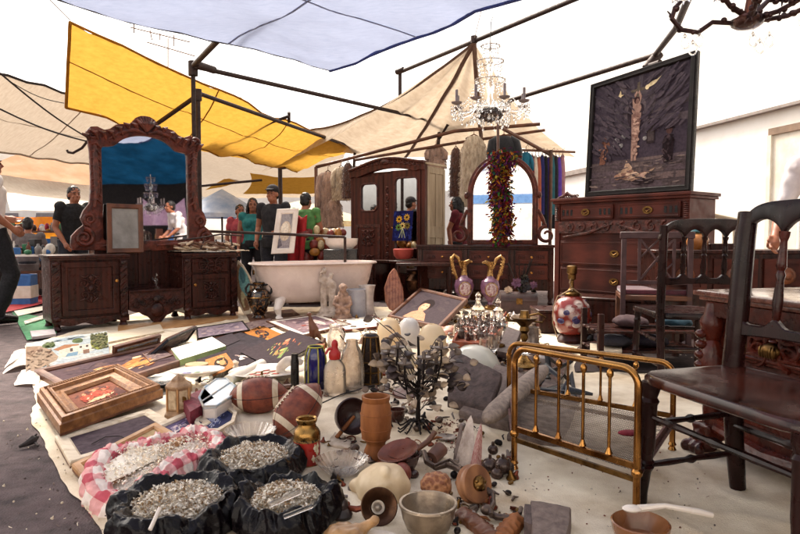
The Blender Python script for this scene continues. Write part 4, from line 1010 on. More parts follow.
for x in (.06,Wt-.08):
    mb = MB(); prof = [(.03,.13),(.035,.2),(.028,.24),(.05,.3),(.058,.38),(.05,.46),(.03,.5),(.046,.53),(.055,.58),(.04,.61),(.03,.66)]
    mb.lathe(prof,14,c=(x,.045,0)); 
    for k in range(6): mb.ball((x-.02,.0,.3+k*.045),(.03,.022,.02),8,6)
    obj('carved_post', mb, M_TABLE, e)
    for y in (.04,.52):
        mb = MB(); mb.ball((x-.01,y-.01,.06),(.06,.065,.06)); mb.box((x,y,.1),(.1,.1,.07))
        for k in (-1,0,1): mb.ball((x-.04+k*.0,y-.06+k*.02,.03),(.024,.03,.028),8,6); mb.ball((x+k*.03,y-.075,.03),(.02,.026,.028),8,6)
        melt('paw_foot', mb, M_TABLE, e, voxel=.008, it=2, disp=.006, dscale=40)
for (x0,x1) in ((.15,.62),(.66,Wt-.16)):
    mb = MB(); mb.bx(x0,x1,.045,.06,.44,.585); mb.ringprism(rect(x0+.015,.455,x1-.015,.57),rect(x0+.03,.47,x1-.03,.555),FLAT,.035,.045)
    dr = obj('drawer', mb, M_TABLE, e, bevel=.004)
    mb = MB(); cx = (x0+x1)/2; carving(mb,cx,.045,.513,(x1-x0)*.8,.1,2,8); obj('carving', mb, M_TABLE, dr)
    mb = MB(); mb.ball((cx,.03,.51),(.04,.03,.03)); [mb.ball((cx-.03+.012*k,.012,.505),(.008,.012,.024),6,5) for k in range(6)]; obj('handle', mb, M_BRASSD, dr)
    mb = MB(); mb.ringprism(rect(x0,.19,x1,.42),rect(x0+.05,.24,x1-.05,.37),FLAT,.04,.06); mb.bx(x0+.05,x1-.05,.052,.06,.24,.37); d = obj('door', mb, M_TABLE, e, bevel=.004)
    mb = MB(); carving(mb,cx,.05,.305,(x1-x0)*.6,.13,4,8); obj('relief', mb, M_TABLE, d)
mb = MB(); mb.tube([V(.12,.02,.13),V(.4,.005,.1),V(.75,.02,.13),V(1.1,.005,.1)],[.02,.035,.02,.03]); obj('apron', mb, M_TABLE, e)

# ================================================================ lattice chair, acrylic chair, low shelf, sideboard behind
M_VIOLET = mat('dull_violet_wood','#523a3a','#3a2829',rough=.5,spec=.3,scale=10,bump=.1)
p0 = G(622,352,0); e = thing('lattice_chair','wooden chair with a lattice back and a dull crimson cushion','chair',(p0.x,p0.y,0),-.25)
k = p0.y/F
mb = MB(); W2 = .50; yb = .0
for x in (.0,W2): mb = MB(); mb.bx(x-.02,x+.02,yb-.02,yb+.02,0,.93); obj('leg', mb, M_VIOLET, e, bevel=.004)
for x in (.0,W2): mb = MB(); mb.bx(x-.02,x+.02,.40,.44,0,.47); obj('leg', mb, M_MWOOD, e, bevel=.004)
mb = MB(); mb.bx(-.03,W2+.03,yb-.02,yb+.022,.93,.985); obj('top_rail', mb, M_VIOLET, e, bevel=.005)
mb = MB(); mb.bx(0,W2,yb-.012,yb+.012,.56,.59)
for x in (.12,.38): mb.bx(x-.012,x+.012,yb-.01,yb+.01,.59,.93)
mb.bar((.13,yb-.004,.6),(.37,yb-.004,.92),.018,.018); mb.bar((.37,yb+.004,.6),(.13,yb+.004,.92),.018,.018); mb.bar((.13,yb,.78),(.26,yb,.92),.014,.014); mb.bar((.37,yb,.73),(.25,yb,.6),.014,.014)
obj('lattice', mb, M_VIOLET, e, bevel=.002)
mb = MB(); mb.bx(-.02,W2+.02,-.02,.45,.43,.47); obj('seat', mb, M_MWOOD, e, bevel=.005)
mb = MB(); mb.bx(-.01,W2+.01,.03,.44,.47,.515); obj('cushion', mb, mat('crimson_cushion','#5c1a2c','#42121f',rough=.7,scale=14,sheen=.5), e, bevel=.018, bseg=3)
mb = MB(); mb.bx(0,W2,.19,.22,.15,.18); obj('stretcher', mb, M_MWOOD, e)
e = thing('low_shelf','low slatted wooden shelf under the lattice chair with folded cloths on it','shelf',G(600,372,0))
for i,z in enumerate((.12,.26)):
    mb = MB()
    for k in range(4): mb.bx(-.0,.75,.05+k*.11,.13+k*.11,z,z+.018)
    obj('shelf_board', mb, M_MAHOG, e, bevel=.003)
for x in (.02,.73):
    for y in (.06,.46): mb = MB(); mb.bx(x-.02,x+.02,y-.02,y+.02,0,.4); obj('leg', mb, M_MAHOG, e, bevel=.003)
rd = random.Random(4); c0 = G(600,372,0)
for i,(x,z,cl,l) in enumerate(((.18,.15,'#3c3a42','folded slate grey cloth on the low shelf'),(.45,.15,'#2b2430','folded black cloth on the low shelf'),(.3,.29,'#4b3638','crumpled brown cloth on the low shelf top'),(.62,.29,'#1f3d4a','small dark teal cloth on the low shelf top'))):
    mb = MB(); mb.ball((0,0,.03),(.13,.12,.05),18,12)
    for v_ in range(len(mb.v)): mb.v[v_] = mb.v[v_]+V(0,0,.02*noise.noise(mb.v[v_]*14)); mb.v[v_].z = max(0,mb.v[v_].z)
    single('folded_cloth', mb, mat('cloth%d'%i+'_fabric',cl,rough=.9,scale=20,bump=.5,bscale=60), l, 'cloth', loc=(c0.x+x,c0.y+.25,z))
mb = MB(); mb.ball((0,0,.05),(.14,.1,.06),18,12)
for i in range(len(mb.v)): mb.v[i] = mb.v[i]+V(0,0,.03*noise.noise(mb.v[i]*12))
single('crumpled_cloth', mb, mat('pale_rag','#a58f86','#7d6862',rough=.9,scale=20), 'pale crumpled rag on the ground behind the marble cabinet post','cloth',loc=G(694,352,0))
# sideboard behind right
p0 = D(700,250,5.0); e = thing('carved_sideboard','low carved brown sideboard beyond the black spindle chair','sideboard',(p0.x,5.0,0),-.08)
zt = p0.z
mb = MB(); mb.bx(-.35,1.3,-.02,.5,zt-.03,zt); obj('top', mb, M_MAHOG, e, bevel=.005)
mb = MB(); mb.bx(-.32,1.27,.02,.48,.08,zt-.03); obj('carcass', mb, M_MAHOG, e)
for k in range(4):
    x0 = -.28+k*.39
    mb = MB(); mb.ringprism(rect(x0,zt-.34,x0+.34,zt-.07),rect(x0+.05,zt-.3,x0+.29,zt-.11),FLAT,-.005,.03); mb.bx(x0+.05,x0+.29,.01,.02,zt-.3,zt-.11); d = obj('door', mb, M_CHEST, e)
    mb = MB(); mb.ball((x0+.17,.0,zt-.205),(.075,.03,.07)); mb.ball((x0+.17,-.02,zt-.205),(.035,.025,.035)); obj('relief', mb, mat('amber_carving','#8a5030','#5c3320',rough=.4,scale=20), d)
p1 = D(697,250,5.15); e = thing('round_vase','round vase of orange and teal standing on the carved sideboard','vase',(p1.x,5.15,zt))
mb = MB(); mb.lathe([(.05,0),(.06,.01),(.085,.05),(.09,.085),(.07,.12),(.04,.135)],20); obj('body', mb, mat('orange_glaze','#b5763f','#8b5a34',rough=.3,scale=9), e)
mb = MB(); mb.lathe([(.04,.135),(.06,.15),(.05,.18),(.03,.2),(0,.2)],20); obj('lid', mb, mat('teal_glaze','#3d6a70','#2c5058',rough=.3,scale=9), e)
mb = MB(); mb.bx(-.1,.22,-.08,.08,zt-.001,zt+.05); single('small_stand', mb, M_MAHOG, 'small dark stand beside the round vase on the sideboard','stand',loc=(p1.x+.2,5.2,0),bevel=.004)
p1 = D(758,232,5.2); e = thing('white_chair_back','small pale openwork chair back standing behind the sideboard','chair',(p1.x-.1,5.75,0))
mb = MB()
for k in range(5): mb.tube([V(-.18+.09*k,0,.45),V(-.2+.1*k,.0,.8),V(-.19+.095*k,0,1.08)],.012)
obj('spindles', mb, M_CREAMW, e)
mb = MB(); mb.tube([V(-.24,0,1.0),V(-.2,0,1.1),V(0,0,1.14),V(.2,0,1.1),V(.24,0,1.0)],.022); obj('top_rail', mb, M_CREAMW, e)
mb = MB(); mb.bx(-.24,.24,-.4,.02,.42,.46); obj('seat', mb, M_CREAMW, e, bevel=.01)
for x in (-.2,.2):
    for y in (-.36,0): mb = MB(); mb.tube([V(x,y,gz(6)),V(x,y,.42)],.018); obj('leg', mb, M_CREAMW, e)

# ================================================================ brass crib bed
def PB(px,py,z): return G(px,py,z)
N1 = G(514,471,0); N2 = G(636,518,0); R1 = V(.57,3.22,0); R2 = G(672,452,0)
e = thing('brass_bed','old brass crib frame with rounded rail ends and a wire mesh base','bed',((N1+R2)/2).to_2d().to_3d())
def bed_end(a, b, h, nsp, zlow):
    d = (b-a); d.z = 0; l = d.length; d.normalize(); up = V(0,0,1); r = .06
    P = lambda s,z: V(a.x,a.y,0)+d*s+up*z
    pts = [P(0,.02),P(0,h-r*1.5),P(-.004,h-r)]
    for k in range(7): t = PI/2*k/6; pts.append(P(r-r*math.cos(t),h-r+r*math.sin(t)))
    for k in range(7): t = PI/2*k/6; pts.append(P(l-r+r*math.sin(t),h-r+r*math.cos(t)))
    pts += [P(l,h-r*1.5),P(l,.02)]
    E = obj('rail_end', MB().tube(pts,.0125,seg=12), M_BRASS, e, world=True)
    for s in (0,l):
        mb = MB(); mb.lathe([(.012,0),(.018,.012),(.012,.026),(.018,.034),(.013,.045)],12,c=P(s,.0)); obj('foot', mb, M_BRASS, E, world=True)
        mb = MB(); mb.lathe([(.013,0),(.019,.008),(.019,.02),(.013,.028)],12,c=P(s,zlow-.035)); obj('collar', mb, M_BRASS, E, world=True)
    mb = MB(); mb.bar(P(0,zlow),P(l,zlow),.014,.02); obj('cross_rail', mb, M_BRASS, E, world=True)
    mb = MB(); mb.bar(P(0,zlow-.045),P(l,zlow-.045),.012,.018); obj('cross_rail', mb, M_BRASSD, E, world=True)
    for k in range(1,nsp+1):
        s = l*k/(nsp+1)
        mb = MB(); mb.tube([P(s,zlow+.01),P(s,zlow+.04),P(s,h-.02)],[.0062]*3,seg=8)
        mb.lathe([(.006,0),(.014,.008),(.009,.02),(.007,.03)],10,c=P(s,zlow+.008)); mb.lathe([(.006,0),(.013,.012),(.012,.024),(.005,.034)],10,c=P(s,h-.048))
        obj('spindle', mb, M_BRASS, E, world=True)
    return P
Pn = bed_end(N1,N2,.505,4,.175); Pf = bed_end(R1,R2,.395,4,.16)
M_RUSTP = mat('red_brown_iron','#6a4038','#4c2d28',rough=.55,scale=30,bump=.3,metal=.3)
for a,b in ((N1,R1),(N2,R2)):
    mb = MB(); a = V(a.x,a.y,.165); b = V(b.x,b.y,.15); mb.bar(a,b,.008,.035); mb.bar(a+V(0,0,-.016),b+V(0,0,-.016),.03,.005); obj('side_rail', mb, M_RUSTP, e, world=True)
mb = MB(); q = [V(N1.x,N1.y,.158),V(N2.x,N2.y,.158),V(R2.x,R2.y,.145),V(R1.x,R1.y,.145)]
def sagz(u,v): 
    p = bil(q,u,v); p.z -= .03*math.sin(PI*u)*math.sin(PI*v); return p
nn = 44
for k in range(-nn,nn+1):
    for s in (1,-1):
        pts = []
        for t in range(13):
            v = t/12; u = (k/nn)+s*v*.9
            if s < 0: u = k/nn+ (1-v)*.9
            if 0 <= u <= 1: pts.append(sagz(u,v))
        if len(pts) > 1: mb.tube(pts,.0013,seg=3,cap=False)
obj('wire_mesh', mb, mat('mesh_wire','#9c8f84','#6f645c',rough=.45,metal=.8,scale=20), e, world=True)
# ================================================================ flat pictures, books and boxes on the cloth
def picture(name, label, px, zs, cat, shapes=None, fw=.04, th=.025, fmat=None, bg=None, mat_w=0, matm=None, prof=None, glassy=False, seed=1, base_th=.012, back=None):
    q = qpx(px, zs); e = thing(name, label, cat, (q[0]+q[2])/2)
    n = qnorm(q)
    obj('backing', slab([p+n*.001 for p in q], base_th), back or M_MWOOD, e, world=True)
    if fmat: frame_on_quad([p+n*.001 for p in q], fw, th, e, fmat, prof)
    qi = inset(q, fw*.9) if fmat else q
    if matm is not None:
        obj('mount', slab([p+n*.006 for p in qi],.003), matm, e, world=True); qi = inset(qi, mat_w)
    if shapes: art('canvas', [p+n*.008 for p in qi], shapes, e)
    return e
def bgs(c, n=30, cols=None, seed=1, a=.12, b=.04):
    return [(c,rect(0,0,1,1))]+strokes(cols or [c], n, .1,.1,.9,.9, a*.7, b, seed)
# village painting, unframed canvas propped up
S = [('#c3cdd0',rect(0,0,1,1)),('#d9dcd8',[(0,.75),(.6,.85),(1,.75),(1,1),(0,1)]),('#b6c6d2',ell(.5,.92,.2,.06)),
     ('#b59a82',[(0,.05),(.0,.88),(.16,.82),(.28,.62),(.36,.35),(.3,.1)]),('#a8866c',[(.0,.5),(.0,.85),(.13,.8),(.12,.5)]),
     ('#6e7a4a',ell(.25,.8,.075,.09)),('#5f6e42',ell(.27,.75,.06,.06)),('#6c7a48',ell(.6,.8,.07,.09)),('#56663c',ell(.62,.76,.05,.06)),
     ('#b47a54',[(.3,.62),(.44,.72),(.62,.66),(.6,.58),(.36,.54)]),('#e1d6c4',[(.36,.28),(.37,.56),(.52,.6),(.53,.32)]),('#e6dccb',[(.52,.3),(.52,.62),(.78,.6),(.8,.34)]),
     ('#8d6b58',[(.66,.28),(.66,.42),(.74,.42),(.74,.28)]),('#9a9d4a',ell(.88,.62,.12,.3)),('#7b7d54',ell(.9,.7,.1,.2)),('#6d6f4c',ell(.82,.8,.06,.12)),
     ('#7fa0b6',[(.43,.26),(.47,.4),(.6,.4),(.58,.24)]),('#d3d5d0',[(.1,.06),(.4,.3),(.9,.22),(.95,.05)]),('#c7cfd4',[(.2,.08),(.4,.24),(.62,.2),(.5,.06)]),
     ('#7b5a49',rect(.12,.6,.18,.7)),('#7b5a49',rect(.24,.45,.28,.56)),('#5a4a48',rect(.5,.44,.535,.55)),('#5a4a48',rect(.62,.5,.65,.57)),('#5a4a48',rect(.7,.5,.73,.57)),('#84624f',rect(.05,.62,.09,.7)),('#8f765f',rect(.13,.2,.17,.34))]
S += strokes(['#7c7c55','#8f8a60','#62653f','#9a9468','#545838'],120,.78,.35,.99,.95,.022,.016,3)+strokes(['#c7ab90','#a88c74','#b99a80'],40,.01,.1,.28,.7,.03,.012,4)+strokes(['#4f5c34','#7c8a54'],30,.2,.72,.32,.86,.015,.012,5)+strokes(['#dfe2df','#bfcbd2'],14,.3,.88,.75,.98,.06,.012,6,0)
q = [G(26,375,.02),G(110,357,.02),G(107,331,.13),G(26,344,.13)]
e = thing('village_painting','unframed canvas painting of a white village street propped at the cloth corner','painting',(q[0]+q[2])/2)
q = planar(q); obj('stretcher', slab(q,.018), M_CREAMW, e, world=True); art('canvas',[p+qnorm(q)*.001 for p in q],[(tuple(x*.5 for x in lin(c)),p) for c,p in S],e)
# big brown framed painting
S = bgs('#4a363a',50,['#4f3a3d','#402e33','#57413f','#48363c'],2)
S += [('#b98f66',[(.1,.18),(.2,.32),(.36,.3),(.4,.2),(.25,.1)]),('#c9a57c',ell(.28,.24,.1,.05,.1)),('#b5753f',[(.3,.3),(.5,.5),(.66,.66),(.75,.6),(.6,.4),(.5,.25)]),('#c08048',[(.45,.3),(.62,.45),(.8,.5),(.72,.3)]),('#a86436',ell(.55,.48,.12,.05,.5)),('#d9b58a',ell(.7,.7,.05,.04,.4)),('#8d5c3f',ell(.42,.6,.05,.04)),('#d2b08a',ell(.5,.3,.12,.03,.3)),('#caa98a',ell(.2,.38,.05,.03))]
S += strokes(['#c89a66','#a5673a','#dcb98f','#8b5134'],34,.25,.2,.78,.66,.05,.012,9,.5)
picture('framed_painting','large brown framed dark painting of reclining orange figures',[(76,399),(190,362),(163,345),(34,374)],.022,'painting',S,.06,.03,M_MWOOD)
# gold frame
S = bgs('#7a4a3a',40,['#8a5340','#6a3f36','#9a6a4c','#5c3a34'],3)
S += [('#b0503c',ell(.3,.55,.12,.14)),('#a84838',ell(.5,.6,.12,.15)),('#b55a44',ell(.66,.5,.1,.13)),('#c98a66',ell(.3,.72,.04,.06)),('#c98a66',ell(.52,.78,.04,.06)),('#c98a66',ell(.68,.68,.04,.06)),('#d8b58c',[(.2,.3),(.6,.3),(.8,.42),(.4,.42)]),('#5b3a35',[(.7,.2),(.95,.25),(.9,.6),(.8,.5)])]+strokes(['#c0604a','#9a4032','#d9a98a','#7a3b30'],40,.2,.25,.8,.75,.04,.014,12)
px = [(60,434),(163,396),(119,373),(37,400)]
q = qpx(px,.058); e = thing('gilt_frame','deep ornate gilt frame round a small red toned figure painting','painting',(q[0]+q[2])/2)
obj('backing', slab(q,.012), M_MWOOD, e, world=True)
frame_on_quad(q,.135,.07,e,M_GOLD,prof=[(0,0),(0,.55),(.08,.62),(.1,.95),(.22,1),(.27,.8),(.36,.78),(.42,.92),(.5,.9),(.56,.6),(.72,.5),(.78,.62),(.9,.55),(1,.3),(1,0)])
n = qnorm(q); qi = inset(q,.05); qq = [p+n*.064 for p in qi]; mb = MB()
for i in range(4):      # beaded row
    a,b = qq[i],qq[(i+1)%4]; m = int((b-a).length/.017)
    for k in range(m): mb.ball(a.lerp(b,(k+.5)/m),.0075,6,5)
obj('beading', mb, M_GOLD, e, world=True); art('canvas',[p+n*.014 for p in inset(q,.122)],S,e)
# white frames
S = [('#4a3d44',rect(0,0,1,1))]+strokes(['#4f4248','#43373e'],20,.1,.1,.9,.9,.14,.04,4)
picture('empty_picture','cream painted frame with an empty dull purple panel',[(70,467),(184,432),(150,412),(55,440)],.022,'picture frame',S,.055,.02,M_CREAMW)
mb = MB(); mb.tube([G(92,444,.036),G(105,437,.038),G(120,436,.037),G(131,441,.036)],.0022); single('wire_loop', mb, M_ROPE, 'thin dark wire curled on the dull purple panel','wire')
S = [('#b79d7a',rect(0,0,1,1)),('#c4ab88',rect(0,.3,1,1)),('#a28a66',rect(0,.72,1,1))]+strokes(['#bfa682','#af9572'],20,.1,.1,.9,.9,.12,.03,5)
picture('oak_framed_picture','light oak frame with a tan panel and a white sheet tucked in',[(96,497),(185,442),(156,426),(72,469)],[.03,.05,.05,.03],'picture frame',S,.035,.02,M_LWOOD)
q = [G(96,490,.06),G(160,458,.066),G(158,434,.066),G(88,474,.058)]
n = qnorm(q); mb = slab([p+n*.001 for p in q],.0015); single('paper_sheet', mb, M_PAPER, 'blank white paper sheet lying inside the light oak frame','paper')
S = [('#5a4f6b',rect(0,0,1,1)),('#2f2a40',rect(0,0,1,.35)),('#8d7f92',ell(.35,.6,.2,.2)),('#cbb7b5',ell(.4,.66,.12,.1)),('#3c3650',ell(.75,.5,.2,.2)),('#d8c9c4',[(.2,.35),(.5,.4),(.45,.6),(.25,.55)])]+strokes(['#a595a8','#3d3550','#c4b3b5','#6d6080'],36,.1,.15,.9,.9,.08,.03,6)
picture('framed_photograph','small white frame holding a purple toned photograph',[(170,449),(212,426),(193,412),(150,431)],.035,'picture frame',S,.045,.02,M_CREAMW,bg=None)
# row of small pictures in front of the dresser
S = bgs('#9c8774',20,['#8a7a72','#a89a88'],7)+[('#9fb4c6',rect(0,.45,1,1)),('#c9c2a9',ell(.5,.85,.4,.12)),('#7c6d54',[(0,.3),(.3,.55),(.5,.4),(.8,.6),(1,.35),(1,0),(0,0)]),('#b9a23f',ell(.4,.4,.1,.06)),('#a86a3a',ell(.75,.3,.12,.06))]+strokes(['#8b9cae','#6b5a44','#c2b48a'],26,.1,.1,.9,.9,.07,.02,8)
picture('landscape_picture','small blue sky landscape in a thin brown frame below the dresser apron',[(113,357),(158,345),(160,334),(111,345)],[.02,.02,.12,.12],'picture',S,.03,.018,M_MWOOD)
S = bgs('#7c6c6c',40,['#8c7a74','#6b5d62','#a5907c','#5d5058'],9)
picture('mottled_picture','tilted mottled grey brown picture with a black edge',[(146,357),(186,340),(196,326),(166,338)],[.02,.03,.16,.14],'picture',S,.02,.02,M_BLACK)
S = bgs('#83737c',40,['#94828a','#756670','#a58f8d','#6b5c68'],10)
picture('lilac_picture','pale lilac grey picture panel under the dresser right cabinet',[(197,340),(250,331),(243,322),(196,329)],.03,'picture',S,.015,.015,M_BLACK)
picture('timber_board','long pale timber board lying beneath the dresser',[(118,336),(238,318),(238,311),(118,325)],.02,'board',None,0,0,None,back=M_LWOOD,base_th=.02)
picture('timber_plank','weathered cream plank below the village painting and dresser',[(104,343),(164,331),(160,324),(104,334)],.03,'board',None,0,0,None,back=M_CREAMW,base_th=.02)
S = bgs('#3c3338',10,None,11); picture('black_album','flat black album beside the white lettered box',[(210,354),(240,341),(232,334),(203,343)],.03,'album',S,.0,.0,None,back=M_BLACK,base_th=.02)
S = [('#332c31',rect(0,0,1,1))]+strokes(['#393137','#2d272c'],20,.1,.1,.9,.9,.1,.04,12)
picture('charcoal_board','plain charcoal board next to the black album',[(232,357),(268,341),(240,333),(205,345)],.025,'board',S,.0,.0,None,back=M_BLACK,base_th=.012)
S = [('#352b30',rect(0,0,1,1))]+[('#c7a9a0',ell(.62,.55,.05,.04)),('#d9c6b8',[(.55,.3),(.62,.5),(.7,.45),(.8,.2),(.62,.2)]),('#a8908c',[(.2,.3),(.5,.4),(.5,.3),(.25,.2)])]+strokes(['#3d3237','#2e262b'],20,.1,.1,.9,.9,.1,.03,13)
picture('dancer_print','dark print of a pale dancer lying among the albums',[(218,378),(268,357),(243,345),(196,361)],.03,'print',S,.0,.0,None,back=M_BLACK,base_th=.014)
S = [('#3a2f33',rect(0,0,1,1)),('#5c6a3a',ell(.36,.3,.09,.05,.5)),('#8a8a4c',ell(.3,.38,.08,.03,.9)),('#b5a05c',ell(.42,.38,.06,.03)),('#b0654a',ell(.62,.58,.1,.04,.4)),('#c98a6a',ell(.7,.64,.06,.03)),('#7a8a50',[(.2,.2),(.5,.4),(.52,.36),(.24,.16)])]+strokes(['#6b7440','#a5a060','#c07050','#8f4a3c'],30,.25,.25,.75,.7,.05,.01,14,.6)
picture('flower_album','charcoal album with green and coral flower sprays on its cover',[(272,369),(322,342),(290,331),(240,353)],.04,'album',S,.0,.0,None,back=M_BLACK,base_th=.03)
S = [('#a86a30',rect(0,0,1,1)),('#2c2226',ell(.5,.55,.24,.28)),('#6a3f28',ell(.6,.65,.12,.12)),('#c98d4a',ell(.45,.5,.07,.06)),('#2c2226',[(.1,.1),(.4,.2),(.5,.4),(.2,.4)])]+strokes(['#b8793a','#8d5428'],20,.05,.05,.95,.95,.07,.03,15)
picture('orange_print','glossy orange print with black shapes between the albums',[(262,344),(284,336),(262,326),(244,333)],.02,'print',S,.0,.0,None,base_th=.005)
S = bgs('#7b6468',40,['#8b7276','#6b565c','#a58d8a','#5c4a52'],16)+[('#b9a8a0',ell(.7,.5,.1,.3)),('#8d4a40',ell(.3,.4,.06,.05))]
picture('mounted_print','mounted print with a broad white border in front of the bathtub foot',[(300,337),(352,325),(318,315),(266,322)],.03,'print',S,.02,.012,M_MWOOD,mat_w=.07,matm=M_PAPER)
S = [('#d9d0c4',rect(0,0,1,1))]; picture('white_board','blank white board on a red edged tray near the lampshades',[(345,331),(392,326),(372,316),(332,320)],.03,'board',None,.012,.012,mat('red_lacquer','#7e2a22','#5f1d18',rough=.35),matm=M_PAPER,mat_w=0)
S = [('#8e7466',rect(0,0,1,1))]; picture('cork_sheet','brown card sheet lying under the black amphora',[(250,322),(300,315),(292,309),(246,314)],.02,'card',None,back=M_MWOOD,base_th=.006)
# portrait leaning
S = bgs('#3f3438',20,['#453a3c','#392f34'],17)+[('#221617',ell(.43,.58,.14,.2)),('#b08266',[(.2,.06),(.28,.26),(.38,.34),(.48,.34),(.58,.27),(.68,.06)]),('#b8876a',ell(.42,.48,.095,.16)),('#c99a7c',ell(.43,.5,.07,.12)),('#221617',ell(.42,.66,.1,.05)),('#8d5c4c',ell(.43,.4,.03,.012)),('#3a2522',ell(.39,.52,.016,.012)),('#3a2522',ell(.465,.52,.016,.012))]
picture('portrait_painting','tilted framed portrait of a face on a dark ground behind the lampshades',[(388,318),(440,330),(468,301),(421,292)],[.03,.05,.22,.2],'painting',S,.05,.03,M_MWOOD)
# white box with lettering
q = qpx([(180,360),(226,346),(212,337),(171,349)],.06); e = thing('lettered_box','flat white box with a line of black lettering and a green side','box',(q[0]+q[2])/2); n = qnorm(q)
obj('body', slab(q,.045), mat('pale_green_card','#9fb07a','#8a9c66',rough=.7), e, world=True)
S = [('#ece4d6',rect(0,0,1,1))]; rd = random.Random(2); u = .16
while u < .86:
    w = rd.uniform(.012,.03); h = rd.uniform(.07,.13)
    S.append(('#2a2524',[(u,.42),(u+.008,.42),(u+.012,.42+h),(u+.004,.42+h)]))
    S.append(('#2a2524',[(u,.42+h*.45),(u+w,.42+h*.45),(u+w,.42+h*.6),(u,.42+h*.6)])) if rd.random() < .7 else None
    u += w+rd.choice((.012,.014,.035))
art('lid',[p+n*.002 for p in q],[s for s in S if s],e)
# match box
q = qpx([(213,377),(236,366),(226,353),(205,360)],.075); e = thing('picture_box','small black box with an orange picture on its lid','box',(q[0]+q[2])/2)
obj('body', slab(q,.06), M_BLACK, e, world=True); n = qnorm(q)
art('lid',[p+n*.001 for p in q],[('#a8703f',rect(0,0,1,1)),('#33241f',ell(.55,.5,.3,.3)),('#b98a5c',ell(.6,.5,.14,.16)),('#d9b58a',ell(.45,.6,.06,.08)),('#241a18',ell(.7,.7,.12,.08))]+strokes(['#8c5a34','#c08a50'],14,.05,.05,.95,.95,.06,.04,3),e)

# ================================================================ pottery, plates, glass boxes
def turned(name, label, px, py, prof, m, cat, seg=24, parts=(), tilt=None, z=FZ, mod=None, smooth=40):
    """prof in picture pixels (radius, height) at the ground point"""
    p, k = base(px,py,z); e = thing(name, label, cat, p)
    R = tilt
    mb = MB(); mb.lathe([(r*k,h*k) for r,h in prof],seg,R=R,mod=mod); obj('body', mb, m, e, smooth=smooth)
    for (n_, pr, mm) in parts:
        mb = MB(); mb.lathe([(r*k,h*k) for r,h in pr],seg,R=R); obj(n_, mb, mm, e, smooth=smooth)
    return e, k
def plate_q(name, label, c, rx, ry, rot, cols, cat, z=.03, th=.012, seed=1, shapes=()):
    p = G(c[0],c[1],z); e = thing(name, label, cat, p, rot)
    def ring(s,zz): return [V(rx*s*math.cos(2*PI*k/40), ry*s*math.sin(2*PI*k/40), zz) for k in range(40)]
    mb = MB(); mb.rings([ring(.55,-.016),ring(.62,-.016),ring(1,th),ring(.985,th+.004),ring(.7,-.004),ring(.05,-.005)]); obj('body', mb, cols, e, smooth=50)
    return e, p
def plate_art(e, q, shapes):
    art('decoration', q, shapes, e, m=paint_mat('glazed_paint',rough=.2,bump=0,spec=.6), world=False)
PW = mat('white_porcelain','#e8dfd4','#dcd2c6',rough=.15,coat=.4)
e,p = plate_q('oval_dish','oval white dish painted with purple and coral flowers',(197,372),.17,.11,.35,PW,'dish',z=.10)
def dq(a,b,z): return [V(-a,-b,z),V(a,-b,z),V(a,b,z),V(-a,b,z)]
plate_art(e,dq(.115,.07,-.0035),[('#4d3d8f',ell(.25,.5,.09,.12)),('#372c72',ell(.3,.62,.07,.1)),('#5d4aa0',ell(.18,.6,.06,.1)),('#7a9a5c',ell(.5,.5,.1,.05,.5)),('#7a9a5c',ell(.52,.65,.08,.04,-.5)),('#d0755a',ell(.78,.6,.08,.1)),('#d98a6c',ell(.7,.45,.06,.08)),('#b55a44',ell(.8,.45,.05,.07))])
mb = MB(); mb.lathe([(.07,0),(.075,.07),(.0,.07)],20); single('dish_support', mb, mat('sand_tin','#b3946a','#97784f',rough=.5), 'round tan tin under the oval flower dish','tin',loc=G(197,374))
e,p = plate_q('oval_platter','big oval platter painted with red strawberries',(268,372),.25,.2,.35,PW,'platter',z=.07)
sh = []; rd = random.Random(8)
for (u,v) in ((.2,.45),(.35,.62),(.45,.42),(.62,.3),(.75,.42),(.6,.6),(.3,.3),(.5,.75)):
    sh += [('#a91f1c',ell(u,v,.075,.06,rd.uniform(0,3))),('#c43a2c',ell(u-.015,v+.015,.035,.025)),('#4b5a34',ell(u+.06,v+.05,.03,.02)),('#5c6b40',ell(u-.07,v-.05,.045,.018,.7))]
plate_art(e,dq(.17,.135,-.0035),sh)
e,p = plate_q('black_plate','round black lacquer plate with pale flowers, next to the gilt frame',(160,383),.14,.13,0,M_BLACK,'plate',z=.05)
plate_art(e,dq(.09,.085,-.0035),strokes(['#8c7d76','#6d6a5c','#a8988c','#4f5a4a'],26,.2,.2,.8,.8,.08,.03,5))
# paper tube
mb = MB(); mb.tube([G(228,381,.06),G(262,364,.06)],.035,seg=16); single('paper_roll', mb, M_PAPER, 'rolled white paper tube next to the strawberry platter','paper roll')
e,k = turned('plaster_figurine','tiny cream plaster figurine by the orange picture box',236,376,[(5,0),(5,2),(3,4),(4,8),(2,11),(3,14),(0,16)],mat('plaster','#d6c6b0','#b8a68f',rough=.8),'figurine')
# lantern clock, house shaped
p,k = base(179,417); e = thing('mantel_clock','small six sided tan clock case with a pointed top','clock',p,.25)
M_CLK = mat('antiqued_tan','#b08e6a','#7f5f44',rough=.6,scale=24,bump=.3)
def hexr(r, z, sy=1): return [V(r*k*math.cos(PI/3*i+PI/6), r*k*sy*math.sin(PI/3*i+PI/6), z*k) for i in range(6)]
mb = MB(); mb.rings([hexr(15,0),hexr(15,5),hexr(13,6),hexr(13,8)]); obj('base', mb, M_CLK, e, smooth=0, bevel=.003)
mb = MB(); mb.rings([hexr(11.5,8),hexr(11.5,31)]); b_ = obj('case', mb, M_CLK, e, smooth=0, bevel=.003)
for i in range(6):
    a = PI/3*i+PI/6; mb = MB(); mb.tube([V(12*k*math.cos(a),12*k*math.sin(a),8*k),V(12*k*math.cos(a),12*k*math.sin(a),31*k)],1.1*k,seg=6); obj('column', mb, M_LWOOD, b_)
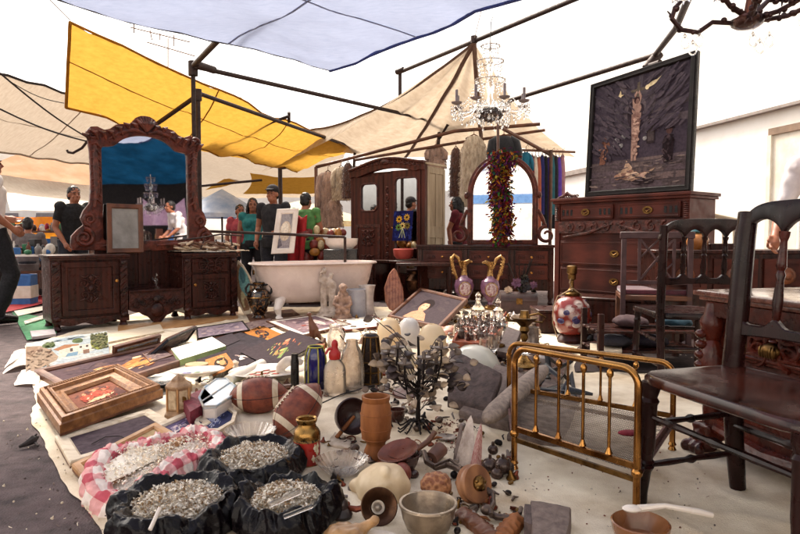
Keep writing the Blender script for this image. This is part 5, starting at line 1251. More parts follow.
for i in (3,4,5):
    a = PI/3*i+PI/3; R = Matrix.Rotation(a-PI/2,3,'Z')
    mb = MB(); mb.box((10.2*k*math.cos(a),10.2*k*math.sin(a),19.5*k),(8.5*k,1*k,18*k),R=R); obj('panel', mb, mat('faded_dial','#cdb695','#a78d6c',rough=.5,scale=40), b_)
    if i == 4:
        mb = MB(); mb.lathe([(3*k,0),(3*k,.5*k),(0,.5*k)],14,c=(10.8*k*math.cos(a),10.8*k*math.sin(a),20*k),R=Matrix.Rotation(PI/2,3,'X')); obj('dial', mb, M_BRASSD, b_)
mb = MB(); mb.rings([hexr(14,31),hexr(14,33),hexr(8,37),hexr(7,39),hexr(3,42),hexr(.4,44)]); obj('roof', mb, M_CLK, e, smooth=0, bevel=.002)
# maroon box
q = qpx([(190,412),(214,398),(204,388),(182,398)],.11); e = thing('maroon_box','small maroon cloth covered box behind the clock','box',(q[0]+q[2])/2); obj('body', slab(q,.1), mat('maroon_cloth','#7b1f33','#5c1425',rough=.7,scale=30), e, world=True)
S_ = None
# glass topped white box
q = qpx([(206,413),(240,391),(222,375),(197,393)],.11)
def oct_from(q, c=.27):
    o = []
    for i in range(4):
        a,b,d = q[i-1],q[i],q[(i+1)%4]; o += [b.lerp(a,c),b.lerp(d,c)]
    return o
def prism_poly(pl, th): 
    mb = MB(); n_ = len(pl); dn = V(0,0,-th); mb.add(list(pl)+[p+dn for p in pl],[tuple(range(n_)),tuple(range(2*n_-1,n_-1,-1))]+[(i,i+n_,(i+1)%n_+n_,(i+1)%n_) for i in range(n_)]); return mb
e = thing('white_glass_box','eight sided white box with pale blue glass edges','box',(q[0]+q[2])/2)
o_ = oct_from(q); obj('body', prism_poly([p-V(0,0,.012) for p in o_],.085), M_WHITE, e, world=True, smooth=0, bevel=.006)
obj('lid', prism_poly(o_,.01), mat('milk_glass','#dfe6ea','#c4d2da',rough=.1,coat=.5), e, world=True, smooth=0, bevel=.003)
mb = MB(); mb.tube([p+V(0,0,.002) for p in o_],.006,closed=True,seg=6); mb.tube([o_[7].lerp(o_[0],.5)+V(0,0,.003),o_[3].lerp(o_[4],.5)+V(0,0,.003)],.004); obj('trim', mb, mat('sky_blue_trim','#8fa9bd','#b9a88f',rough=.4,scale=14), e, world=True)
q = qpx([(208,437),(243,416),(222,401),(190,417)],.06); o_ = oct_from(q)
e = thing('octagonal_tray','octagonal cream rimmed tray with a blue night scene','tray',(q[0]+q[2])/2)
obj('body', prism_poly([p-V(0,0,.012) for p in o_],.04), mat('pewter_side','#a79a8f','#857a72',rough=.4), e, world=True, smooth=0, bevel=.004)
c_ = sum(o_,V(0,0,0))/8; ii = [c_+(p-c_)*.82 for p in o_]; vs = [p for p in o_]+ii
mb = MB(); mb.add([p+V(0,0,.0) for p in vs]+[p-V(0,0,.012) for p in vs],[(i,(i+1)%8,8+(i+1)%8,8+i) for i in range(8)]+[(8+i,8+(i+1)%8,24+(i+1)%8,24+i) for i in range(8)]+[(i,16+i,16+(i+1)%8,(i+1)%8) for i in range(8)]); obj('rim', mb, M_CREAMW, e, world=True, smooth=0)
S = [('#2c3050',[(.14,0),(.86,0),(1,.14),(1,.86),(.86,1),(.14,1),(0,.86),(0,.14)]),('#3b4270',ell(.5,.6,.35,.25)),('#8d92a8',ell(.42,.5,.1,.2,.4)),('#a9a6b0',[(.35,.3),(.55,.45),(.5,.7),(.42,.5)]),('#23263f',ell(.75,.4,.15,.12))]+strokes(['#3a4272','#252944','#6a7094','#9a9cae'],34,.2,.2,.8,.8,.07,.018,21,.6)
art('picture',[p-V(0,0,.009) for p in [c_+(p-c_)*.80 for p in q]],S,e)

# ================================================================ footballs
M_BALL = mat('football_leather','#84402a','#5c281b',rough=.5,scale=26,bump=.45,bscale=190,bdist=.003)
def football(label, px, py, rx, rz, el, hgt):
    p,k = base(px,py); e = thing('football', label, 'football', p+V(0,0,hgt))
    e.rotation_euler = Euler((0,el,rz)); A_ = .155; B_ = .098
    prof = [(max(.0005,B_*max(0,1-(abs(t)/1.03)**2.25)**.9),A_*t) for t in [-1+2*i/28 for i in range(29)]]
    R = Matrix.Rotation(PI/2,3,'Y'); mb = MB(); mb.lathe(prof,32,R=R); obj('body', mb, M_BALL, e, smooth=180)
    for s in (-1,1):
        mb = MB(); pr = [(B_*(1-(abs(t)/1.03)**2.25)**.9+.0012,A_*t) for t in (s*.50,s*.56,s*.62,s*.68)]; mb.lathe(pr,32,R=R,cap=False); obj('stripe', mb, M_CREAMW, e, smooth=180)
    for a0 in (0,PI/2,PI,1.5*PI):
        mb = MB(); mb.tube([V(A_*t,(B_*(1-(abs(t)/1.03)**2.25)**.9)*math.cos(a0),(B_*(1-(abs(t)/1.03)**2.25)**.9)*math.sin(a0)) for t in [-.95+1.9*i/24 for i in range(25)]],.0018,seg=5); obj('seam', mb, M_BLACK, e)
    mb = MB()
    for k in range(-3,4): mb.tube([V(k*.018,-.012,B_*.99),V(k*.018,0,B_+.004),V(k*.018,.012,B_*.99)],.003,seg=6)
    mb.tube([V(-.065,0,B_+.002),V(.065,0,B_+.002)],.0035); obj('laces', mb, M_CREAMW, e)
football('brown football with cream stripe lying flat behind the scalloped glass bowl',259,412,0,.12,-.05,.092)
football('brown football tipped upright beside the red and gold tin',298,434,0,.65,-.75,.115)

# ================================================================ glass bowls, bags of crystals
def flute(n): return lambda a,t: 1+.05*math.sin(n*a)*(.3+.7*t)
for (px,py,r,l) in ((250,443,26,'scalloped glass bowl in front of the flat football'),(342,473,27,'scalloped glass bowl beside the red and gold tin')):
    p,k = base(px,py); e = thing('glass_bowl', l, 'bowl', p); h = r*.55
    pr = [(.45,0),(.5,.02),(.62,.2),(.85,.65),(1.0,1),(.97,1.0),(.8,.66),(.56,.22),(.4,.08),(.02,.07)]
    mb = MB(); mb.lathe([(a*r*k,b*h*k) for a,b in pr],96,mod=flute(24)); obj('body', mb, M_GLASS, e, smooth=50)
    mb = MB(); mb.lathe([(.3*r*k,0),(.46*r*k,0),(.46*r*k,.004),(.3*r*k,.004)],32); obj('foot_ring', mb, M_GLASS, e)
M_BAG = mat('black_plastic_bag','#130e11','#0a0709',rough=.24,scale=6,bump=.7,bscale=22,bdist=.012,rvar=.08,spec=.22)
def bag(name, label, m, px, py, rx, ry, hgt, seed, lab2, mc, rim=.75):
    p,k = base(px,py); rx *= k; ry *= k*2.1
    e = thing(name, label, 'bag', p); 
    def f(u,v):
        a = u*2*PI; s = V(seed*3.1,seed*1.7,0)
        wob = 1+.16*noise.noise(V(math.cos(a)*1.6,math.sin(a)*1.6,seed))
        prof = [(.75,0),(1.12,.02),(1.24,.16),(1.22,.5),(1.12,.86),(1.02,1.06),(.93,1.05),(.86,.92),(.8,.78),(.7,.68)]
        x = v*(len(prof)-1); i = min(int(x),len(prof)-2); t = x-i
        r = prof[i][0]+(prof[i+1][0]-prof[i][0])*t; z = prof[i][1]+(prof[i+1][1]-prof[i][1])*t
        cs, sn = math.cos(a), math.sin(a)
        fold = 1.0*noise.noise(V(cs*3,sn*3,v*1.5+seed*5))+.9*(.3-abs(noise.noise(V(cs*5+v*2,sn*5,v*3+seed))))+.4*(.3-abs(noise.noise(V(cs*7+v*3,sn*7-v*2,v*5+seed))))+.06*noise.noise(V(cs*18,sn*18+v*4,v*12+seed))
        amp = .15*math.sin(PI*min(1,v*1.05))**.7
        r = r*wob+fold*amp; z = max(0,z*(1+.28*noise.noise(V(math.cos(a)*2.3,math.sin(a)*2.3,seed+4)))+fold*amp*1.3*(z>.02))
        return V(rx*r*math.cos(a), ry*r*math.sin(a), hgt*z)
    mb = MB(); mb.grid(f,230,50,wu=True); obj('body', mb, m, e, smooth=180)
    # heap of glass drops
    rd = random.Random(seed); mbs = [MB(),MB(),MB()]
    for i in range(2600):
        a = rd.uniform(0,2*PI); r = math.sqrt(rd.random())*.82*(1+.14*noise.noise(V(2*math.cos(a),2*math.sin(a),seed))); x = r*math.cos(a); y = r*math.sin(a)
        z = hgt*(.72+.42*(1-(r/.9)**2))+.015*noise.noise(V(x*4,y*4,seed))+rd.uniform(-.01,.01)
        R = Euler((rd.uniform(0,3),rd.uniform(0,3),rd.uniform(0,3))).to_matrix(); w = rd.uniform(.0018,.0048)
        mbs[rd.choice((0,0,0,0,1,1,2))].octa((rx*x,ry*y,z),w,w*rd.uniform(1.2,2.6),R)
    core = MB(); core.grid(lambda u,v: V(rx*.84*v*math.cos(2*PI*u), ry*.84*v*math.sin(2*PI*u), hgt*(.66+.42*(1-v*v))+.012*noise.noise(V(v*9*math.cos(2*PI*u),v*9*math.sin(2*PI*u),seed))),60,16,wu=True)
    h = thing('crystal_heap', lab2, 'glass drops', p); tag(h, kind='stuff')
    obj('bed', core, mat('crystal_bed','#c5b5a2','#efe6d8',rough=.3,scale=120,kind='voronoi',bump=.9,bscale=140,bdist=.01), h, smooth=180)
    for mb,mm in zip(mbs,(M_HEAPC,mat('frosted_drop','#f4ece0','#d6cab9',rough=.15,scale=40),mat('amber_drop','#9c7a52','#6e5436',rough=.15,scale=40))): obj('drops', mb, mm, h, smooth=0)
    return p,k
bag('plastic_bag','black plastic bag of glass drops in front of the flat football',M_BAG,254,474,42,23,.085,1,'heap of glass chandelier drops in the upper black bag',None)
bag('plastic_bag','black plastic bag of glass drops beside the red and gold tin',M_BAG,286,521,44,21,.095,2,'heap of glass drops in the black bag nearest the tin',None)
bag('plastic_bag','black plastic bag of glass drops overlapping the checked cloth',M_BAG,178,524,54,27,.095,3,'heap of glass drops in the black bag by the checked cloth',None)
for i,(a,b,r,l) in enumerate((((150,530,.12),(160,508,.16),.006,'white tube stuck upright in the crystals of one black bag'),((270,505,.15),(300,492,.17),.008,'clear glass rod lying on the crystals near the tin'),((284,517,.15),(312,506,.16),.007,'second clear glass rod on the crystals near the tin'))):
    mb = MB(); mb.tube([G(*a),G(*b)],r,seg=10); single('glass_rod', mb, M_WHITE if i == 0 else M_GLASS, l, 'rod')
# red and white checked cloth bundle
def chk():
    if 'checked_cloth' in MATS: return MATS['checked_cloth']
    m = mat('checked_cloth','#efe2d9','#dccabf',rough=.9,scale=30,bump=.4,bscale=120)
    nt = m.node_tree; N = nt.nodes; L = nt.links
    uvn = N.new('ShaderNodeAttribute'); uvn.attribute_name = 'Col'
    mx = N.new('ShaderNodeMixRGB'); mx.blend_type = 'MULTIPLY'; mx.inputs[0].default_value = 1
    b = N['Principled BSDF']; src = b.inputs['Base Color'].links[0].from_socket
    L.new(src,mx.inputs[1]); L.new(uvn.outputs['Color'],mx.inputs[2]); L.new(mx.outputs[0],b.inputs['Base Color']); return m
p,k = base(157,487); e = thing('checked_cloth','red and white checked cloth bundle opened round glass drops','cloth',p)
mb = MB(); nu, nv = 220, 44
RX, RY = .3, .27
ctr_px = [G(x,y,.0)-p for x,y in [(101,505),(98,488),(112,466),(140,460),(170,452),(197,445),(217,450),(215,464),(196,470),(172,480),(150,497),(128,516)]]
def loop(u):
    n_ = len(ctr_px); x = u*n_; i = int(x)%n_; t = x-int(x); P_ = [ctr_px[(i+j)%n_] for j in (-1,0,1,2)]
    return .5*((2*P_[1])+(-P_[0]+P_[2])*t+(2*P_[0]-5*P_[1]+4*P_[2]-P_[3])*t*t+(-P_[0]+3*P_[1]-3*P_[2]+P_[3])*t**3)
for j in range(nv):
    for i in range(nu):
        u = i/nu; v = j/(nv-1); c = loop(u); tn = (loop((u+.01)%1)-loop((u-.01)%1)).normalized(); sd = V(tn.y,-tn.x,0)
        a = -PI*.1+v*PI*1.2; rr = .045*(1+.35*noise.noise(V(u*12,v*2,1)))*(1+.5*(.25-abs(noise.noise(V(u*34,v*3,2)))))*(1+.3*(.25-abs(noise.noise(V(u*80,v*7,5)))))
        mb.v.append(c+sd*rr*math.cos(a)*1.1+V(0,0,max(-.005,rr*math.sin(a)*1.5+.012)))
for j in range(nv-1):
    for i in range(nu):
        u = (i//6)%2; w = (j//8)%2
        mb.col = {0:(1,1,1),1:(.88,.5,.53),2:(.62,.12,.18)}[u+w]; mb.f.append((j*nu+i,j*nu+(i+1)%nu,(j+1)*nu+(i+1)%nu,(j+1)*nu+i)); mb.c.append(mb.col)
obj('rolled_edge', mb, chk(), e, smooth=180)
h = thing('crystal_heap','heap of glass drops inside the checked cloth bundle','glass drops',p); tag(h, kind='stuff')
mbs = [MB(),MB()]; rd = random.Random(9)
for i in range(900):
    a = rd.uniform(0,2*PI); r = math.sqrt(rd.random())*.9; c = loop(a/(2*PI)); cc = sum(ctr_px,V(0,0,0))/len(ctr_px)
    q_ = cc.lerp(c,r); R = Euler((rd.uniform(0,3),rd.uniform(0,3),rd.uniform(0,3))).to_matrix(); w = rd.uniform(.0025,.006); mbs[i%3==0].octa((q_.x,q_.y,.045+.03*(1-r)+rd.uniform(-.01,.01)),w,w*2,R)
obj('drops', mbs[0], M_HEAPC, h, smooth=0); obj('drops', mbs[1], MATS['frosted_drop'], h, smooth=0)
core = MB(); core.grid(lambda u,v: (cc.lerp(loop(u%1),v*.97)+V(0,0,.03+.035*(1-v)+.01*noise.noise(V(u*20,v*6,0)))),40,8,wu=True); obj('bed', core, MATS['crystal_bed'], h, smooth=180)

# ================================================================ tin, bottles, lanterns
M_TIN = mat('gold_tin','#a8824c','#7d5c30',rough=.3,metal=1,scale=20)
p,k = base(307,464); e = thing('red_tin','red and gold milk can shaped tin with pale flowers','tin',p)
mb = MB(); mb.lathe([(r*k,h*k) for r,h in [(12.5,0),(13.5,1),(13.5,27)]],32); obj('body', mb, mat('tin_red','#a3231a','#8b1a14',rough=.3,scale=10,coat=.3), e)
mb = MB(); mb.lathe([(r*k,h*k) for r,h in [(13.6,27),(13.9,30),(13.5,33),(12,36),(9.6,38.5),(9.2,42),(10.5,44),(11,46.5),(10,47.5),(8.5,46),(8,40),(7,36)]],32); obj('neck', mb, M_TIN, e)
for (z0,z1) in ((0,2.2),(25,27.5)):
    mb = MB(); mb.lathe([(13.7*k,z0*k),(13.75*k,z1*k)],32,cap=False); obj('band', mb, mat('black_gold_band','#171311','#8a6a3c',rough=.35,kind='voronoi',scale=90,lo=.3,hi=.5), e)
mb = MB(); rd = random.Random(4)
for i in range(16):
    a = rd.uniform(0,2*PI) if i > 8 else -PI/2+rd.uniform(-1.2,1.2); z = rd.uniform(5,23)*k; r = 13.65*k
    R = Matrix.Rotation(a,3,'Z'); mb.ball((r*math.cos(a),r*math.sin(a),z),(.0012,rd.uniform(.006,.010),rd.uniform(.008,.012)),10,6,R)
    for s in range(4): mb.ball((r*math.cos(a+.1*math.cos(s*1.6)),r*math.sin(a+.1*math.cos(s*1.6)),z+.012*math.sin(s*1.6)),(.001,.004,.004),6,5,R)
obj('flowers', mb, mat('pale_flower','#c9b88a','#e0d6c0',rough=.4,scale=60), e)
# cobalt bottle with a yellow wire cage
p,k = base(316,388); e = thing('cobalt_bottle','cobalt blue glass cylinder wrapped in yellow cord','bottle',p)
mb = MB(); mb.lathe([(r*k,h*k) for r,h in [(10,0),(10.5,1),(10.5,30),(9.5,36),(7.5,40),(7,42),(6.2,42),(6.5,39),(8.5,35),(9.6,30),(9.6,2),(0,1.5)]],28); obj('body', mb, mat('cobalt_glass','#14145e','#0b0b3c',rough=.06,scale=5,coat=.6), e)
mb = MB()
for a in (-.2,-1.2,-2.2,-3.0): mb.tube([V(10.9*k*math.cos(a),10.9*k*math.sin(a),z*k) for z in (1,10,20,30)]+[V(9.4*k*math.cos(a),9.4*k*math.sin(a),37*k),V(7.6*k*math.cos(a),7.6*k*math.sin(a),41.5*k)],.7*k,seg=6)
mb.tube([V(7.6*k*math.cos(t),7.6*k*math.sin(t),42*k) for t in [2*PI*i/20 for i in range(20)]],.8*k,closed=True); obj('cord', mb, mat('lemon_cord','#b7b04a','#8f8a34',rough=.6), e)
e,k = turned('slim_bottle','slim black bottle between the strawberry platter and the cobalt one',295,391,[(4.2,0),(4.2,30),(3.6,33),(3.6,38),(0,38)],M_BLACK,'bottle',16)
p,k = base(335,394); e = thing('siphon_bottle','frosted soda siphon with a red top','siphon',p)
mb = MB(); mb.lathe([(r*k,h*k) for r,h in [(10,0),(11,1.5),(11,24),(10,29),(6,34),(4.2,37),(0,37)]],28); obj('body', mb, mat('frosted_glass','#e3d6c8','#c9b8a6',rough=.3,trans=.8,ior=1.3,scale=5), e)
mb = MB(); mb.lathe([(r*k,h*k) for r,h in [(5,35),(6,37),(6,42),(4.5,44),(3,47),(3.4,50),(3,53),(1,55),(0,55)]],20); mb.tube([V(0,0,47*k),V(-6*k,-3*k,46*k),V(-9*k,-4*k,41*k)],[1.8*k,1.5*k,1.2*k]); obj('top', mb, mat('siphon_red','#b3221f','#971815',rough=.35), e)
p,k = base(352,391); e = thing('cut_glass_bottle','tall cloudy cut glass bottle beside the siphon','bottle',p)
mb = MB(); mb.lathe([(r*k,h*k) for r,h in [(10,0),(12,2),(12.5,20),(11.5,32),(9,41),(6,47),(5.5,52),(4.6,52),(5,46),(8,40),(10.6,31),(11,4),(0,3)]],36,mod=lambda a,t:1+.035*math.sin(9*a)); obj('body', mb, mat('cloudy_glass','#f0e8e0','#d6cabe',rough=.1,trans=.93,ior=1.4,scale=30,bump=.9,bscale=50), e)
p,k = base(336,350); e = thing('clasp_jar','clear glass jar with a metal clasp behind the siphon','jar',p)
mb = MB(); mb.lathe([(r*k,h*k) for r,h in [(8,0),(8.5,1),(8.5,16),(6.5,20),(6.5,23),(5.6,23),(5.6,20),(7.5,16),(7.5,2),(0,1.5)]],24); obj('body', mb, M_GLASS, e)
mb = MB(); mb.lathe([(r*k,h*k) for r,h in [(7,23),(7,26),(3,27),(0,27)]],20); obj('lid', mb, M_GLASS, e)
mb = MB(); mb.tube([V(7*k,-3*k,22*k),V(9.5*k,-4*k,17*k),V(8*k,-5*k,11*k),V(5*k,-7*k,16*k)],.7*k,seg=6); obj('clasp', mb, M_IRON, e)
p,k = base(371,385); e = thing('iron_lantern','dark openwork lantern with brass ribs','lantern',p)
mb = MB(); mb.lathe([(r*k,h*k) for r,h in [(11,0),(11.5,2),(11,4),(10,24),(7,48),(7.5,50),(6,52),(0,52)]],8); obj('body', mb, mat('dark_lantern_glass','#2b201c','#191210',rough=.2), e, smooth=0)
mb = MB()
for i in range(8): a = 2*PI*i/8; mb.tube([V(11.4*k*math.cos(a),11.4*k*math.sin(a),3*k),V(10.4*k*math.cos(a),10.4*k*math.sin(a),24*k),V(7.4*k*math.cos(a),7.4*k*math.sin(a),49*k)],.7*k,seg=6)
for z,r in ((3,11.6),(24,10.6),(14,11.1),(49,7.6)): mb.tube([V(r*k*math.cos(2*PI*i/8),r*k*math.sin(2*PI*i/8),z*k) for i in range(8)],.8*k,closed=True,seg=6)
obj('cage', mb, M_BRASSD, e)
# bird figures
p,k = base(313,341); mb = MB()
mb.tube([V(0,0,4*k),V(1*k,0,12*k),V(-2*k,0,20*k),V(-3*k,0,25*k)],[4*k,5*k,2.6*k,1.6*k],10); mb.ball((-3.5*k,0,27*k),(2.3*k,1.8*k,2*k)); mb.tube([V(-5*k,0,27*k),V(-9*k,0,26*k)],[1*k,.3*k]); mb.tube([V(2*k,0,10*k),V(6*k,0,5*k),V(8*k,0,1*k)],[4*k,2.5*k,.8*k]); mb.tube([V(0,1*k,6*k),V(0,1*k,0)],1.2*k); mb.tube([V(1*k,-1*k,6*k),V(1*k,-1*k,0)],1.2*k); mb.lathe([(5*k,0),(5*k,1*k),(0,1*k)],16)
o = melt('crane_figurine', mb, M_MWOOD, None, voxel=.006, it=3, loc=p); tag(o,'small dark wooden crane figurine on the mounted print edge','figurine')
p,k = base(388,368); mb = MB()
mb.tube([V(-2*k,0,2*k),V(-2*k,0,14*k),V(-1*k,0,24*k),V(4*k,0,32*k),V(9*k,0,34*k),V(13*k,0,31*k)],[7*k,7*k,4*k,2.6*k,2.6*k,1.6*k],12); mb.tube([V(12*k,0,32*k),V(17*k,0,29*k),V(18*k,0,28*k)],[1.5*k,.8*k,.3*k])
o = melt('duck_figurine', mb, mat('grey_brown_horn','#6b5b52','#4a3e39',rough=.4,scale=20), None, voxel=.006, it=3, loc=p); tag(o,'grey brown long necked duck figurine beside the lampshades','figurine')
mb = MB(); mb.lathe([(.03,0),(.045,.03),(.04,.06),(0,.065)],16); single('orange_pot', mb, mat('orange_pot_glaze','#a84e22','#8a3c18',rough=.4), 'small orange pot behind the cobalt bottle','pot',loc=G(320,352))
# white glove / shell
p,k = base(291,380); mb = MB(); mb.tube([V(-12*k,0,2*k),V(-11*k,0,12*k),V(-4*k,0,19*k),V(5*k,0,20*k),V(12*k,0,17*k)],[4*k,5*k,5.5*k,5*k,3*k],10); mb.ball((-11*k,0,5*k),(5*k,5*k,6*k)); mb.tube([V(-8*k,0,4*k),V(2*k,-2*k,6*k)],[5*k,3*k])
o = melt('white_shell', mb, mat('chalky_shell','#d8cdbf','#b7a999',rough=.7,scale=14,bump=.4,bscale=30), None, voxel=.009, it=4, loc=p, disp=.006); tag(o,'chalky white curled shell behind the slim black bottle','shell')
# shuttle dark bits between
mb = MB(); mb.tube([G(275,388,.03),G(300,386,.035),G(322,393,.03)],[.015,.022,.012]); single('dark_knife_handle', mb, M_MWOOD, 'dark reddish handle lying under the strawberry platter rim','handle')

# ================================================================ statues by the tub
M_MARW = mat('aged_marble','#c9b8a8','#9a8878',rough=.55,scale=16,bump=.3,bscale=50)
M_STAT = mat('brown_stone','#a58672','#6e5446',rough=.7,scale=18,bump=.5,bscale=50)
def figure(mb, k, ox, h, lean=0, arm=1, s=1, seat=False):
    P = lambda x,y,z: V((ox+x)*k,y*k,z*k)
    hz = h
    mb.ball(P(lean,0,hz-3),(2.2*k*s,2.4*k*s,2.9*k*s),10,8); mb.ball(P(lean,.8,hz-2),(2.5*k*s,2.5*k*s,2.6*k*s),10,8)
    mb.tube([P(lean,0,hz-6),P(lean*.8,0,hz-9),P(lean*.5,0,hz-15),P(0,0,hz-20)],[1.3*k*s,3.3*k*s,2.9*k*s,3.5*k*s],12)
    mb.tube([P(-1.3,0,hz-20),P(-1.8,-.5,hz-30),P(-1.5,0,2)],[2.6*k*s,2*k*s,1.4*k*s],10); mb.tube([P(1.3,0,hz-20),P(1.4,-1.2,hz-30),P(2.2,.3,2)],[2.6*k*s,2*k*s,1.4*k*s],10)
    mb.tube([P(lean-3.2,0,hz-9),P(lean-5.5,-1,hz-13),P(lean-4+arm*3,-3,hz-15)],[1.3*k*s,1.1*k*s,.9*k*s],8); mb.tube([P(lean+3.2,0,hz-9),P(lean+5,-1,hz-14),P(lean+4,-2,hz-19)],[1.3*k*s,1.1*k*s,.9*k*s],8)
    mb.ball(P(0,1,hz-24),(4*k*s,3*k*s,5*k*s),10,8)
p,k = base(328,317); mb = MB(); mb.lathe([(12*k,0),(12*k,2.5*k),(10*k,4*k),(0,4*k)],20); figure(mb,k,-4,49,.5,1); figure(mb,k,4.5,44,-1.2,-1)
mb.tube([V(-8*k,0,36*k),V(-7*k,-1*k,44*k),V(-4*k,-1*k,47*k)],[1.1*k,1*k,.9*k]); mb.ball((-3*k,0,6*k),(6*k,5*k,5*k)); mb.ball((5*k,0,5*k),(5*k,4*k,5*k))
o = melt('marble_statuette', mb, M_MARW, None, voxel=.009, it=2, loc=p, disp=.004, dscale=40); tag(o,'pale marble statuette of two standing figures in front of the bathtub','statuette')
p,k = base(343,320); mb = MB(); mb.lathe([(9*k,0),(9.5*k,3*k),(8*k,6*k),(0,6*k)],16); mb.ball((0,0,12*k),(8*k,7*k,8*k)); mb.ball((0,0,22*k),(6*k,5*k,9*k)); mb.ball((0,-1*k,31*k),(3.6*k,3.6*k,4.2*k)); mb.ball((0,1*k,33*k),(4.4*k,4*k,3.6*k)); mb.tube([V(-6*k,-1*k,24*k),V(-8*k,-4*k,16*k),V(-2*k,-7*k,14*k)],[2.4*k,2.2*k,1.6*k]); mb.tube([V(6*k,-1*k,24*k),V(8*k,-4*k,16*k),V(2*k,-7*k,14*k)],[2.4*k,2.2*k,1.6*k]); mb.ball((-4*k,-5*k,9*k),(3.6*k,4*k,3*k)); mb.ball((4*k,-5*k,9*k),(3.6*k,4*k,3*k))
o = melt('seated_statuette', mb, M_STAT, None, voxel=.009, it=2, loc=p, disp=.008, dscale=30); tag(o,'seated brown stone statuette next to the pale marble pair','statuette')
e,k = turned('grey_crock','plain grey ceramic crock behind the seated statuette',356,318,[(9,0),(10,2),(10,22),(9.5,27),(10,29),(9,29),(8.5,22),(8.5,3),(0,2.5)],mat('grey_glaze','#9b9aa0','#807f87',rough=.35,scale=6),'crock')
p,k = base(367,316); e = thing('pewter_jug','pale pewter jug with a side handle near the portrait','jug',p)
mb = MB(); mb.lathe([(r*k,h*k) for r,h in [(8,0),(8.5,2),(7,8),(6.5,18),(7.5,26),(8.5,31),(7.6,31),(6.5,25),(5.5,18),(6,4),(0,3)]],24); obj('body', mb, mat('pale_pewter','#c5bab4','#9c918c',rough=.4,metal=.3,scale=8), e)
mb = MB(); mb.tube([V(-7.5*k,0,26*k),V(-12*k,0,27*k),V(-12.5*k,0,18*k),V(-7*k,0,10*k)],1.4*k,seg=8); obj('handle', mb, MATS['pale_pewter'], e)
# carved grotesque and slab
p,k = base(371,292); mb = MB(); mb.ball((0,0,16*k),(9*k,7*k,14*k)); mb.ball((-3*k,-3*k,28*k),(8*k,8*k,7*k)); mb.tube([V(-8*k,0,30*k),V(-13*k,0,36*k)],[3*k,.8*k]); mb.tube([V(3*k,0,32*k),V(8*k,0,38*k)],[3*k,.8*k]); mb.ball((-5*k,-9*k,26*k),(4*k,3*k,3*k)); mb.tube([V(6*k,0,20*k),V(14*k,0,24*k),V(16*k,0,12*k)],[4*k,3*k,2*k])
for s in (-1,1): mb.ball((-3*k+s*3*k,-9*k,30*k),(2*k,2*k,2*k))
o = melt('carved_grotesque', mb, M_MAHOGC, None, voxel=.012, it=2, loc=p, disp=.02, dscale=18); tag(o,'dark carved wooden beast figure at the end of the bathtub','carving')
p,k = base(394,312); mb = MB()
pl = [(0,0),(7,3),(10,12),(9,24),(3,40),(0,44),(-5,38),(-10,24),(-9,10),(-5,3)]
mb.prism([(x*k,z*k) for x,z in pl],lambda x,y,z: V(x,y+z*.25,z),-.05,.05)
single('agate_slab', mb, mat('agate_brown','#a36a4e','#6d3a2c',rough=.35,scale=14,kind='wood',bump=.3), 'tear shaped reddish polished stone slab standing by the portrait','stone slab',loc=p,bevel=.03,bseg=2)
# black amphora and painted plaque
p,k = base(259,318); e = thing('black_amphora','black amphora vase with gold figures and two handles','vase',p)
mb = MB(); mb.lathe([(r*k,h*k) for r,h in [(6,0),(6.5,1),(5,3),(7,7),(10.5,15),(11.5,22),(10,27),(5,30),(4.2,33),(5,35),(6,36),(4.6,36),(3.5,33),(3,29),(0,28)]],28)
obj('body', mb, mat('black_gold_glaze','#120d0c','#7a5332',rough=.16,scale=26,lo=.52,hi=.62,coat=.5), e)
for s in (-1,1): mb = MB(); mb.tube([V(s*4.5*k,0,33*k),V(s*10*k,0,34*k),V(s*13*k,0,30*k),V(s*12.5*k,0,26*k),V(s*10.5*k,0,24*k)],1.2*k,seg=8); obj('handle', mb, M_BLACK, e)
mb = MB(); mb.tube([V(11.7*k*math.cos(t),11.7*k*math.sin(t),21*k) for t in [2*PI*i/28 for i in range(28)]],.5*k,closed=True,seg=5); obj('gold_band', mb, M_TIN, e)
mb = MB(); mb.tube([V(5.4*k*math.cos(t),5.4*k*math.sin(t),35*k) for t in [2*PI*i/28 for i in range(28)]],.6*k,closed=True,seg=5); obj('gold_band', mb, M_TIN, e)
p0 = G(247,315); k = p0.y/F; pl = [(-3,0),(3,1),(8,12),(10,25),(7,38),(1,50),(-4,55),(-8,48),(-10,34),(-9,18)]
e = thing('painted_plaque','tall leaf shaped plaque with a pale rim and teal picture against the bathtub','plaque',p0)
mb = MB(); mb.prism([(x*k,z*k) for x,z in pl],lambda x,y,z: V(x-z*.12,y+z*.15,z),-.01,.015); obj('panel', mb, M_CREAMW, e, bevel=.004)
ctr = V(-.5*k,0,28*k); sh = MB(); 
for i,(c,s,dx_,dz) in enumerate((('#8b6a50',.86,0,0),('#6f9a96',.55,1,6),('#4d6f74',.3,0,12),('#b0a27c',.3,-1,-12),('#7c5a44',.2,1,-16))):
    sh.col = lin(c); pts = [V(ctr.x+(x*k-ctr.x)*s+dx_*k, -.0112-.0006*i, ctr.z+(z*k-ctr.z)*s+dz*k) for x,z in pl]; sh.add([V(q_.x-q_.z*.12,q_.y+q_.z*.15,q_.z) for q_ in pts],[tuple(range(len(pts)))])
obj('picture', sh, paint_mat(), e, smooth=0)

